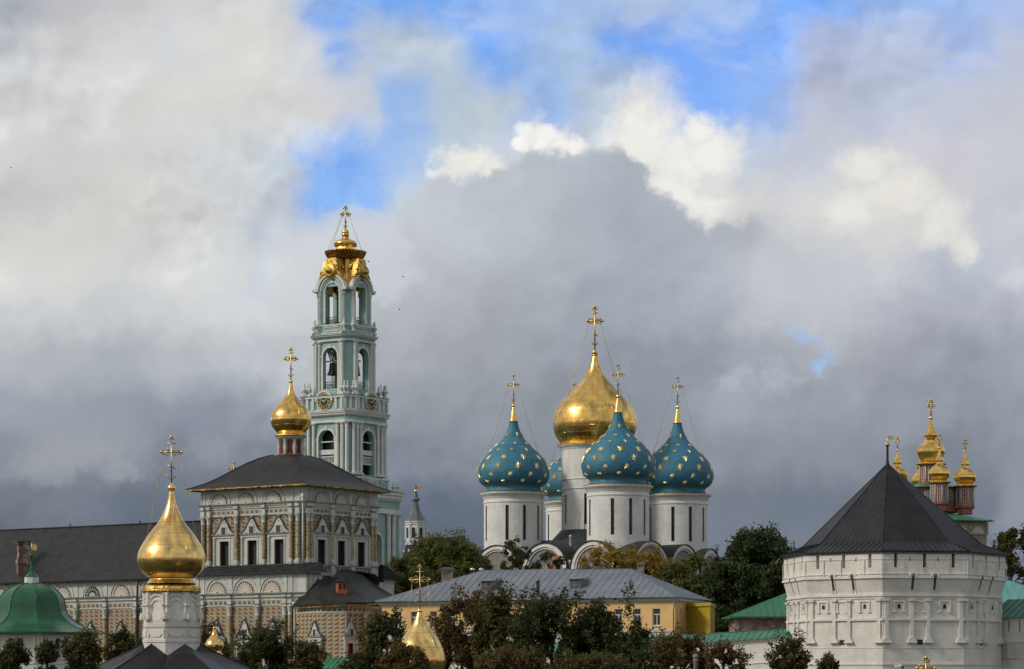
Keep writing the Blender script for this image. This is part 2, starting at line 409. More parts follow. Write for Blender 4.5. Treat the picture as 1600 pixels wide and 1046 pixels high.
def roofface(mb, pts, mat=0, spacing=0.6, h=0.05, w=0.05, seam=True, thick=0.0):
    """planar roof face; pts[0]-pts[1] is the eave; standing seams run up the slope"""
    P = [Vector(p) for p in pts]
    e = (P[1]-P[0]); L = e.length; e.normalize()
    nrm = e.cross(P[2]-P[0]).normalized()
    if nrm.z < 0: nrm = -nrm
    up = nrm.cross(e).normalized()
    if up.z < 0: up = -up
    loc = [((p-P[0]).dot(e), (p-P[0]).dot(up)) for p in P]
    mb.add([tuple(p) for p in P], [tuple(range(len(P)))], mat, False, [[(a, b) for a, b in loc]])
    if not seam: return
    lo, hi = min(a for a, b in loc), max(a for a, b in loc)
    x = lo + spacing*0.5; n = len(loc)
    while x < hi:
        ys = []
        for i in range(n):
            (xa, ya), (xb, yb) = loc[i], loc[(i+1) % n]
            if (xa - x)*(xb - x) < 0: ys.append(ya + (yb-ya)*(x-xa)/(xb-xa))
        if len(ys) >= 2:
            ya, yb = min(ys), max(ys)
            if yb - ya > 0.1:
                a = P[0] + e*x + up*ya; b = P[0] + e*x + up*yb
                sd_ = e*(w/2); nn = nrm*h
                v = [a-sd_, a+sd_, a+sd_+nn, a-sd_+nn, b-sd_, b+sd_, b+sd_+nn, b-sd_+nn]
                mb.add([tuple(q) for q in v], [(0,1,2,3),(4,7,6,5),(0,4,5,1),(1,5,6,2),(2,6,7,3),(3,7,4,0)], mat)
        x += spacing

# ================================================================== materials
def mat(name, color, rough=0.7, metal=0.0, var=0.12, vscale=0.6, stain=None, stain_amt=0.0, streak=0.0,
        bump=0.0, bscale=6.0, color2=None, spec=0.5, brick=None, brick_h=0.3, c2scale=0.4, coord='Object'):
    m = bpy.data.materials.new(name); m.use_nodes = True
    nt = m.node_tree; h = G(nt); b = nt.nodes['Principled BSDF']
    tcn = h.n('ShaderNodeTexCoord'); P = tcn.outputs[coord]
    geo = h.n('ShaderNodeNewGeometry').outputs['Position']
    c = tuple(color) + (1,)
    colr = c
    if var:
        nz = h.noise(geo, vscale, 5.0, 0.6)
        lo = tuple(x*(1-var) for x in color) + (1,); hi = tuple(min(1, x*(1+var)) for x in color) + (1,)
        colr = h.mix(h.ss(nz, 0.3, 0.7), lo, hi)
    if color2:
        colr = h.mix(h.ss(h.noise(geo, c2scale, 6.0, 0.65), 0.45, 0.62), colr, tuple(color2) + (1,))
    if stain:
        x, y, z = h.sep(geo)
        pv = h.xyz(h.m('MULTIPLY', x, 1.6), h.m('MULTIPLY', y, 1.6), h.m('MULTIPLY', z, 0.18 if streak else 1.2))
        sn = h.noise(pv, 0.9, 7.0, 0.65)
        colr = h.mix(h.m('MULTIPLY', h.ss(sn, 0.46, 0.74), stain_amt), colr, tuple(stain) + (1,))
    hgt = None
    if brick:
        bt = h.n('ShaderNodeTexBrick'); nt.links.new(tcn.outputs['UV'], bt.inputs['Vector'])
        bt.inputs['Scale'].default_value = 1.0
        bt.inputs['Brick Width'].default_value = brick[0]; bt.inputs['Row Height'].default_value = brick[1]
        bt.inputs['Mortar Size'].default_value = brick[2]
        bt.inputs['Color1'].default_value = (1,1,1,1); bt.inputs['Color2'].default_value = (0.93,0.93,0.93,1); bt.inputs['Mortar'].default_value = (1-brick[3],)*3 + (1,)
        colr = h.mix(1.0, colr, bt.outputs['Color'], 'MULTIPLY')
        hgt = h.m('MULTIPLY', bt.outputs['Fac'], -brick_h)
    if bump:
        nb = h.m('MULTIPLY', h.noise(geo, bscale, 5.0, 0.6), bump)
        hgt = nb if hgt is None else h.m('ADD', hgt, nb)
    if hgt is not None:
        bn = h.n('ShaderNodeBump'); bn.inputs['Distance'].default_value = 0.1; bn.inputs['Strength'].default_value = 0.6
        nt.links.new(hgt, bn.inputs['Height']); nt.links.new(bn.outputs[0], b.inputs['Normal'])
    h.put(b.inputs['Base Color'], colr)
    b.inputs['Roughness'].default_value = rough; b.inputs['Metallic'].default_value = metal
    b.inputs['Specular IOR Level'].default_value = spec
    return m

def gold_mat(name, color, rough, panel=1.0, wob=0.25):
    m = bpy.data.materials.new(name); m.use_nodes = True
    nt = m.node_tree; h = G(nt); b = nt.nodes['Principled BSDF']
    tcn = h.n('ShaderNodeTexCoord'); geo = h.n('ShaderNodeNewGeometry').outputs['Position']
    bt = h.n('ShaderNodeTexBrick'); nt.links.new(tcn.outputs['UV'], bt.inputs['Vector'])
    bt.inputs['Scale'].default_value = 1.0; bt.inputs['Brick Width'].default_value = panel*1.3; bt.inputs['Row Height'].default_value = panel
    bt.inputs['Mortar Size'].default_value = 0.012; bt.inputs['Bias'].default_value = 0.0
    bt.inputs['Color1'].default_value = (1,1,1,1); bt.inputs['Color2'].default_value = (0.80,0.80,0.78,1); bt.inputs['Mortar'].default_value = (0.55,0.5,0.45,1)
    nz = h.noise(geo, 0.9, 6.0, 0.65)
    base = h.mix(h.ss(nz, 0.35, 0.68), tuple(color) + (1,), (color[0]*0.82, color[1]*0.70, color[2]*0.6, 1))
    h.put(b.inputs['Base Color'], h.mix(0.8, base, bt.outputs['Color'], 'MULTIPLY'))
    b.inputs['Metallic'].default_value = 1.0
    rr = h.m('ADD', rough-0.06, h.m('MULTIPLY', h.noise(geo, 1.6, 4.0, 0.6), 0.16))
    h.put(b.inputs['Roughness'], rr)
    bn = h.n('ShaderNodeBump'); bn.inputs['Distance'].default_value = 0.10; bn.inputs['Strength'].default_value = 1.0
    hh = h.m('ADD', h.m('MULTIPLY', h.noise(geo, 1.1, 3.0, 0.5), wob), h.m('MULTIPLY', bt.outputs['Fac'], -0.12))
    nt.links.new(hh, bn.inputs['Height']); nt.links.new(bn.outputs[0], b.inputs['Normal'])
    return m

def rust_mat(name, cw, ch, border=0.0, tone=1.0):
    """painted faceted blocks: cream, red and dark green triangles in running courses"""
    m = bpy.data.materials.new(name); m.use_nodes = True
    nt = m.node_tree; h = G(nt); b = nt.nodes['Principled BSDF']
    tcn = h.n('ShaderNodeTexCoord'); x, y, _ = h.sep(tcn.outputs['UV'])
    geo = h.n('ShaderNodeNewGeometry').outputs['Position']
    v = h.m('DIVIDE', y, ch); fy = h.m('FRACT', v)
    u = h.m('DIVIDE', x, cw)
    fx = h.m('FRACT', u)
    cream = (0.34*tone,0.275*tone,0.155*tone,1); red = (0.20*tone,0.075*tone,0.042*tone,1); green = (0.055*tone,0.07*tone,0.05*tone,1); pale = (0.34*tone,0.34*tone,0.28*tone,1)
    low = h.m('LESS_THAN', fy, fx)                      # lower right triangle
    c = h.mix(low, cream, green)
    c = h.mix(h.m('MULTIPLY', low, h.m('GREATER_THAN', fx, 0.62)), c, red)
    c = h.mix(h.m('LESS_THAN', fy, 0.13), c, pale)
    if border:
        e = h.m('MAXIMUM', h.m('ABSOLUTE', h.m('SUBTRACT', fx, 0.5)), h.m('ABSOLUTE', h.m('SUBTRACT', fy, 0.5)))
        c = h.mix(h.m('GREATER_THAN', e, 0.5-border), c, (0.46,0.46,0.40,1))
    nz = h.noise(geo, 0.8, 6.0, 0.65)
    c = h.mix(h.m('MULTIPLY', h.ss(nz, 0.4, 0.75), 0.35), c, (0.28,0.26,0.21,1))
    h.put(b.inputs['Base Color'], c); b.inputs['Roughness'].default_value = 0.85
    bn = h.n('ShaderNodeBump'); bn.inputs['Distance'].default_value = 0.08; bn.inputs['Strength'].default_value = 0.5
    tri = h.m('SUBTRACT', 1.0, h.m('MULTIPLY', h.m('MAXIMUM', h.m('ABSOLUTE', h.m('SUBTRACT', fx, 0.5)), h.m('ABSOLUTE', h.m('SUBTRACT', fy, 0.5))), 2.0))
    nt.links.new(tri, bn.inputs['Height']); nt.links.new(bn.outputs[0], b.inputs['Normal'])
    return m

def leaf_mat(name, cols, rough=0.6, trans=0.38):
    m = bpy.data.materials.new(name); m.use_nodes = True
    nt = m.node_tree; h = G(nt); b = nt.nodes['Principled BSDF']
    gi = h.n('ShaderNodeNewGeometry')
    nz = h.noise(gi.outputs['Position'], 0.45, 3.0, 0.6)
    f = h.m('ADD', h.m('MULTIPLY', gi.outputs['Random Per Island'], 0.55), h.m('MULTIPLY', h.ss(nz, 0.3, 0.7), 0.45))
    k = len(cols)
    c = h.ramp(f, [(i/(k-1) if k > 1 else 0, tuple(q) + (1,)) for i, q in enumerate(cols)])
    h.put(b.inputs['Base Color'], c); b.inputs['Roughness'].default_value = rough
    b.inputs['Specular IOR Level'].default_value = 0.25
    tr = h.n('ShaderNodeBsdfTranslucent'); h.put(tr.inputs['Color'], c)
    mx = h.n('ShaderNodeMixShader'); mx.inputs[0].default_value = trans
    nt.links.new(b.outputs[0], mx.inputs[1]); nt.links.new(tr.outputs[0], mx.inputs[2])
    nt.links.new(mx.outputs[0], nt.nodes['Material Output'].inputs['Surface'])
    return m

def fresco_mat(name, ground, figs, seed):
    m = bpy.data.materials.new(name); m.use_nodes = True
    nt = m.node_tree; h = G(nt); b = nt.nodes['Principled BSDF']
    geo = h.n('ShaderNodeNewGeometry').outputs['Position']
    P = h.vm('ADD', geo, (seed*7.3, 0, 0))
    vo = h.n('ShaderNodeTexVoronoi'); vo.inputs['Scale'].default_value = 0.75; vo.inputs['Randomness'].default_value = 0.8
    nt.links.new(h.vm('MULTIPLY', P, (1, 1, 0.6)), vo.inputs['Vector'])
    f = h.sep(vo.outputs['Color'])[0]
    c = h.ramp(f, [(i/len(figs), tuple(q) + (1,)) for i, q in enumerate(figs)], 'CONSTANT')
    msk = h.ss(h.noise(P, 0.55, 3.0, 0.5), 0.44, 0.54)
    c = h.mix(msk, tuple(ground) + (1,), c)
    c = h.mix(h.m('ADD', .35, h.m('MULTIPLY', h.ss(h.noise(geo, 3.0, 5, .6), .4, .7), .4)), c, (.20,.17,.13,1))
    h.put(b.inputs['Base Color'], c); b.inputs['Roughness'].default_value = 0.9
    return m

M = {}
M['white']  = mat('whitewash', (0.73,0.695,0.63), 0.9, var=0.07, vscale=0.5, color2=(0.66,0.63,0.57), c2scale=0.35, stain=(0.48,0.45,0.40), stain_amt=0.42, streak=1, bump=0.25, bscale=5, brick=(0.7,0.22,0.02,0.03), brick_h=0.25)
M['whiteplain'] = mat('limewash', (0.70,0.67,0.61), 0.9, var=0.06, vscale=0.6, stain=(0.42,0.41,0.39), stain_amt=0.5, streak=1, bump=0.15)
M['drum']   = mat('drum_limewash', (0.74,0.725,0.69), 0.9, var=0.06, vscale=0.35, stain=(0.48,0.46,0.42), stain_amt=0.38, streak=1, bump=0.25, color2=(0.67,0.65,0.61), c2scale=0.4, brick=(0.8,0.3,0.02,0.03))
M['trim']   = mat('pale_grey_trim', (0.50,0.50,0.455), 0.85, var=0.10, stain=(0.27,0.275,0.25), stain_amt=0.55, streak=1, bump=0.2)
M['sheet']  = mat('green_grey_sheet', (0.10,0.135,0.125), 0.55, var=0.25, vscale=1.5)
M['cream']  = mat('vine_painted_column', (0.43,0.345,0.205), 0.8, var=0.1, vscale=2, color2=(0.23,0.165,0.085), c2scale=2.6)
M['rust']   = rust_mat('faceted_wall', 0.95, 0.52)
M['rust_s'] = rust_mat('small_faceted_wall', 0.62, 0.46)
M['metope'] = rust_mat('framed_block_frieze', 0.82, 0.62, 0.12, 0.8)
M['shell']  = mat('shell_pink', (0.60,0.515,0.44), 0.85, var=0.1)
M['roofdk'] = mat('dark_shingle_roof', (0.017,0.019,0.017), 0.55, spec=0.25, var=0.35, vscale=0.5, bump=0.5, bscale=3, color2=(0.026,0.029,0.025), c2scale=0.8, brick=(1.4,0.55,0.03,0.35), brick_h=0.3)
M['roofgal'] = mat('grey_metal_gallery_roof', (0.024,0.028,0.028), 0.5, spec=0.25, var=0.35, vscale=1.2, bump=0.3, bscale=3)
M['tent']   = mat('black_metal_tent_roof', (0.012,0.012,0.014), 0.45, spec=0.3, stain=(0.024,0.023,0.022), stain_amt=0.6, streak=1, var=0.3, vscale=0.6, bump=0.15, bscale=2, color2=(0.019,0.019,0.021), c2scale=0.25)
M['frontroof'] = mat('dark_tin_roof', (0.014,0.014,0.016), 0.45, spec=0.25, var=0.35, vscale=1.5, bump=0.2)
M['greyroof'] = mat('grey_zinc_roof', (0.17,0.19,0.22), 0.45, stain=(0.11,0.115,0.12), stain_amt=0.5, streak=1, var=0.12, vscale=0.7, bump=0.1, metal=0.2, color2=(0.14,0.16,0.19), c2scale=0.2)
M['greenroof'] = mat('green_sheet_roof', (0.018,0.135,0.060), 0.5, var=0.15, vscale=0.8, bump=0.1, stain=(0.06,0.14,0.10), stain_amt=0.3)
M['greenwall'] = mat('pale_green_sheet_roof', (0.035,0.155,0.088), 0.45, var=0.15, vscale=0.8, bump=0.1, stain=(0.09,0.20,0.16), stain_amt=0.4)
M['tealroof'] = mat('teal_sheet_roof', (0.025,0.135,0.088), 0.5, var=0.15, vscale=0.8, bump=0.1)
M['teallight'] = mat('light_teal_roof', (0.10,0.30,0.27), 0.5, var=0.15, vscale=0.8)
M['greendome'] = mat('green_painted_dome', (0.006,0.082,0.027), 0.33, var=0.25, vscale=0.8, bump=0.25, bscale=1.5, stain=(0.010,0.100,0.036), stain_amt=0.35)
M['gold']   = gold_mat('gilded_sheet', (1.0,0.67,0.21), 0.22, wob=0.35)
M['goldp']  = gold_mat('pale_gilded_sheet', (1.0,0.71,0.27), 0.23, wob=0.35)
M['goldsm'] = gold_mat('gilding', (0.85,0.52,0.13), 0.27, 0.6, 0.5)
M['goldtrim'] = mat('gilded_trim', (0.60,0.38,0.10), 0.42, 1.0, var=0.6, vscale=3, bump=1.0, bscale=7)
M['valance'] = mat('dull_gilded_fringe', (0.36,0.23,0.07), 0.5, 0.8, var=0.7, vscale=2.5, bump=0.8, bscale=5)
M['slot'] = mat('painted_slot_shade', (0.05,0.047,0.04), 0.9, var=0.2)
M['goldcross'] = mat('gilded_cross', (0.62,0.45,0.16), 0.35, 0.9, var=0.25, vscale=2)
M['star']   = mat('gilded_star', (0.90,0.72,0.30), 0.4, 0.7, var=0.1)
M['blue']   = mat('blue_painted_dome', (0.028,0.165,0.25), 0.58, var=0.18, vscale=0.6, bump=0.35, bscale=1.6, stain=(0.022,0.10,0.155), stain_amt=0.6, streak=1, brick=(1.1,0.5,0.025,0.22), brick_h=0.3)
M['teal']   = mat('turquoise_stucco', (0.285,0.435,0.395), 0.85, var=0.10, stain=(0.21,0.32,0.295), stain_amt=0.5, streak=1, bump=0.1)
M['twhite'] = mat('belfry_white_stucco', (0.60,0.615,0.57), 0.85, var=0.08, stain=(0.38,0.40,0.37), stain_amt=0.5, streak=1, bump=0.12)
M['tgrey']  = mat('grey_tin_ledge', (0.10,0.12,0.12), 0.5, var=0.2)
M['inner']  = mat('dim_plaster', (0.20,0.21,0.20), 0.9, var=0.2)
M['black']  = mat('black_dial', (0.012,0.013,0.014), 0.5, var=0.1)
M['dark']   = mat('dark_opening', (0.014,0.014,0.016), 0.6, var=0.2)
M['glass']  = mat('dark_window_glass', (0.022,0.028,0.036), 0.12, var=0.2, spec=0.6)
M['iron']   = mat('wrought_iron', (0.03,0.03,0.032), 0.5, var=0.1)
M['bronze'] = mat('dark_bell_bronze', (0.035,0.04,0.038), 0.4, 0.6, var=0.2)
M['beam']   = mat('weathered_beam', (0.16,0.17,0.17), 0.8, var=0.2)
M['reddoor'] = mat('dark_red_shutter', (0.065,0.022,0.016), 0.6, var=0.3, vscale=3)
M['redbright'] = mat('red_door_paint', (0.22,0.018,0.014), 0.5, var=0.2)
M['redwall'] = mat('brick_red_stucco', (0.33,0.115,0.085), 0.85, var=0.15, stain=(0.20,0.08,0.06), stain_amt=0.5, bump=0.1)
M['orange'] = mat('orange_painted_wood', (0.36,0.085,0.03), 0.6, var=0.2)
M['brick']  = mat('old_brick', (0.26,0.155,0.115), 0.9, var=0.3, vscale=1.5, color2=(0.42,0.36,0.29), c2scale=1.4, brick=(0.5,0.16,0.03,0.25), brick_h=0.4, bump=0.3)
M['paintedbrick'] = mat('peeling_painted_brick', (0.17,0.085,0.06), 0.9, var=0.3, vscale=2.0, color2=(0.42,0.385,0.34), c2scale=0.9, brick=(0.4,0.15,0.03,0.25), bump=0.4)
M['yellow'] = mat('ochre_stucco', (0.70,0.455,0.185), 0.85, var=0.06, stain=(0.55,0.33,0.12), stain_amt=0.35, streak=1, bump=0.1)
M['bright'] = mat('bright_yellow_sheet', (0.40,0.275,0.030), 0.5, var=0.08, vscale=0.3)
M['cornice'] = mat('off_white_cornice', (0.46,0.45,0.41), 0.8, var=0.08, stain=(0.3,0.3,0.28), stain_amt=0.4)
M['pvc']    = mat('white_window_frame', (0.62,0.62,0.60), 0.5, var=0.05)
M['greypipe'] = mat('galvanised_pipe', (0.20,0.21,0.22), 0.45, 0.6, var=0.2)
M['postgrey'] = mat('grey_painted_post', (0.17,0.165,0.155), 0.7, var=0.2, bump=0.2)
M['slate']  = mat('grey_tent_roof', (0.10,0.12,0.13), 0.5, var=0.2, vscale=1)
M['creamw'] = mat('cream_grey_wall', (0.30,0.27,0.20), 0.85, var=0.15, stain=(0.15,0.13,0.1), stain_amt=0.5, bump=0.1)
M['chrome'] = mat('polished_steel', (0.75,0.76,0.78), 0.12, 1.0, var=0.05)
M['grass']  = mat('grass_ground', (0.028,0.036,0.014), 0.95, var=0.3, vscale=0.2, color2=(0.04,0.042,0.02), c2scale=0.05, bump=0.6)
M['bark']   = mat('bark', (0.055,0.042,0.032), 0.9, var=0.3, vscale=2, bump=0.8)
M['bird']   = mat('bird_feathers', (0.03,0.03,0.032), 0.8, var=0.1)
M['leafdk'] = leaf_mat('dark_green_leaves', [(0.025,0.033,0.013),(0.055,0.068,0.021),(0.098,0.108,0.033)])  # low albedo: cloud shade over the front trees is put into the colour
M['leafgr'] = leaf_mat('green_leaves', [(0.06,0.074,0.02),(0.12,0.138,0.034),(0.19,0.19,0.052)])
M['leafdeep'] = leaf_mat('deep_green_leaves', [(0.028,0.042,0.016),(0.055,0.08,0.028),(0.092,0.118,0.038)])
M['leafye'] = leaf_mat('yellow_autumn_leaves', [(0.10,0.09,0.022),(0.25,0.18,0.035),(0.36,0.25,0.05),(0.26,0.14,0.035)])
M['leafru'] = leaf_mat('rusty_autumn_leaves', [(0.045,0.040,0.016),(0.11,0.078,0.028),(0.17,0.098,0.034),(0.080,0.078,0.024)])
M['leafmx'] = leaf_mat('turning_leaves', [(0.030,0.034,0.013),(0.068,0.068,0.022),(0.125,0.098,0.030),(0.052,0.062,0.020)])
M['leafre'] = leaf_mat('dull_red_leaves', [(0.03,0.014,0.012),(0.06,0.02,0.016)])
M['leafwi'] = leaf_mat('willow_leaves', [(0.040,0.046,0.016),(0.075,0.078,0.024),(0.12,0.10,0.03)])

# ================================================================== crosses, domes
def cross(parent, cx, cy, z0, h, yaw=0.0, arm=0.22, r=0.07, chain_r=0.0, dome_r=0.0, dome_z=0.0, fancy=True, name='cross'):
    mb = MB(Matrix.Translation((cx, cy, z0)) @ Matrix.Rotation(yaw, 4, 'Z'))
    a = arm*h; za = 0.68*h
    def bar(p, q, k=1.0): mb.tube([p, q], r*k, 5)
    bar((0,0,0), (0,0,h*0.97)); bar((-a,0,za), (a,0,za))
    bar((-a*0.42,0,h*0.86), (a*0.42,0,h*0.86), 0.8)
    bar((-a*0.36,0,h*0.40), (a*0.36,0,h*0.33), 0.8)
    for p in ((0,0,h), (-a,0,za), (a,0,za)):
        mb.ball(p, r*2.1, n=8)
        if fancy:
            d = Vector(p) - Vector((0,0,za)); d.normalize(); e = Vector((d.z,0,-d.x))
            for sg in (-1, 1): mb.ball(tuple(Vector(p) - d*r*2.4 + e*sg*r*2.6), r*1.35, n=6)
    if fancy:
        for dxs in (-1, 1):
            for dzs in (-1, 1):
                bar((dxs*r*1.2,0,za+dzs*r*1.2), (dxs*a*0.42,0,za+dzs*a*0.42), 0.5)
                mb.tube([(dxs*a*0.2,0,za+dzs*r), (dxs*a*0.5,0,za+dzs*a*0.3), (dxs*a*0.8,0,za+dzs*r)], r*0.45, 4)
        pts = [(a*0.42*math.cos(t), 0, h*0.2 + a*0.42*math.sin(t)) for t in [PI + PI*k/8 for k in range(9)]]
        mb.tube(pts, r*0.7, 5)
    if chain_r:
        for sx_, ky in ((-1, -0.35), (1, -0.35), (-1, 0.6), (1, 0.6)):
            p0 = Vector((sx_*a*0.75, 0, za - r)); p1 = Vector((sx_*dome_r*0.72, dome_r*ky, dome_z - z0))
            pts = [p0.lerp(p1, t) + Vector((0, 0, -0.03*h*math.sin(PI*t))) for t in (0, .25, .5, .75, 1)]
            mb.tube([tuple(p) for p in pts], chain_r, 3)
    return mb.build(name, M['goldcross'], parent)

# ================================================================== setting
def ground():
    mb = MB(); n = 60; W = 6000.0
    xs = [-W + 2*W*i/n for i in range(n+1)]; ys = [-400 + (9000)*(i/n)**1.6 for i in range(n+1)]
    v = [(x, y, -0.3 + 0.25*math.sin(x*0.013)*math.cos(y*0.017)) for y in ys for x in xs]
    f = [(j*(n+1)+i, j*(n+1)+i+1, (j+1)*(n+1)+i+1, (j+1)*(n+1)+i) for j in range(n) for i in range(n)]
    mb.add(v, f, 0, True)
    tag(mb.build('ground', M['grass']), kind='structure')
ground()

# ================================================================== domed cathedral
def drum(mb, cx, cy, R, z0, z1, slits, n=48, depth=0.35, mat_=0):
    """round wall with tall slit openings; slits = (angle, half angle, z low, z high)"""
    br = sorted({(2*PI*k/n) for k in range(n+1)} | {a for s in slits for a in ((s[0]-s[1]) % (2*PI), (s[0]+s[1]) % (2*PI))})
    def pt(r, a, z): return (cx + r*math.cos(a), cy + r*math.sin(a), z)
    for i in range(len(br)-1):
        a, b = br[i], br[i+1]
        if b - a < 1e-5: continue
        m = (a+b)/2; hit = None
        for s in slits:
            d = (m - s[0] + PI) % (2*PI) - PI
            if abs(d) < s[1]: hit = s
        segs = [(z0, z1)] if not hit else [(z0, hit[2]), (hit[3], z1)]
        for lo, hi in segs:
            mb.add([pt(R,a,lo), pt(R,b,lo), pt(R,b,hi), pt(R,a,hi)], [(0,1,2,3)], mat_, False, [[(a*R,lo),(b*R,lo),(b*R,hi),(a*R,hi)]])
        if hit:
            mb.add([pt(R,a,hit[2]), pt(R,b,hit[2]), pt(R-depth,b,hit[2]), pt(R-depth,a,hit[2])], [(0,1,2,3)], mat_)
            mb.add([pt(R,a,hit[3]), pt(R,b,hit[3]), pt(R-depth,b,hit[3]), pt(R-depth,a,hit[3])], [(0,1,2,3)], mat_)
    for s in slits:
        for a in (s[0]-s[1], s[0]+s[1]):
            mb.add([pt(R,a,s[2]), pt(R-depth,a,s[2]), pt(R-depth,a,s[3]), pt(R,a,s[3])], [(0,1,2,3)], 1)

def slit_windows(parent, cx, cy, R, slits, mats, depth=0.35):
    for s in slits:
        mb = MB()
        def pt(r, a, z): return (cx + r*math.cos(a), cy + r*math.sin(a), z)
        a, b = s[0]-s[1], s[0]+s[1]
        mb.add([pt(R-depth+.01,a,s[2]), pt(R-depth+.01,b,s[2]), pt(R-depth+.01,b,s[3]), pt(R-depth+.01,a,s[3])], [(0,1,2,3)], 0)
        k = int((s[3]-s[2])/1.1)
        for i in range(1, k):
            z = s[2] + (s[3]-s[2])*i/k
            mb.tube([pt(R-depth+.05,a,z), pt(R-depth+.05,b,z)], 0.035, 4, 1)
        mb.tube([pt(R-depth+.05,s[0],s[2]), pt(R-depth+.05,s[0],s[3])], 0.03, 4, 1)
        mb.build('window', mats, parent)

STARDOME = [(110,727),(106,720),(106,712),(114,705),(127,695),(134.5,680),(138,660),(136.5,643),(131,627),(122,610),(108,592),(93,576),(74,559),(55,541),(38,520),(28,500),(20,478),(15.5,456)]
SPIKE = [(15.5,456),(12,438),(9,424),(5.5,408),(4,402)]
GOLDDOME = [(128,548),(136,536),(148,518),(156,498),(159.5,474),(158,450),(151,424),(138,400),(118,375),(96,352),(74,330),(54,308),(38,288),(26,266),(18,245),(12,225),(8,212)]

def star_mesh(mb, cx, cy, prof, zc, ang, size, R_at):
    r, slope = R_at(zc)
    n = Vector((math.cos(ang)*slope[1], math.sin(ang)*slope[1], slope[0])).normalized()
    c = Vector((cx + r*math.cos(ang), cy + r*math.sin(ang), zc)) + n*0.10
    t = Vector((-math.sin(ang), math.cos(ang), 0)); b = n.cross(t).normalized()
    k = 8; v = [tuple(c + n*0.10)]
    for i in range(2*k):
        rr = size*1.1 if i % 2 == 0 else size*0.42
        a = PI*i/k
        v.append(tuple(c + (t*math.cos(a) + b*math.sin(a))*rr - n*0.02))
    mb.add(v, [(0, 1+i, 1+(i+1) % (2*k)) for i in range(2*k)], 0)

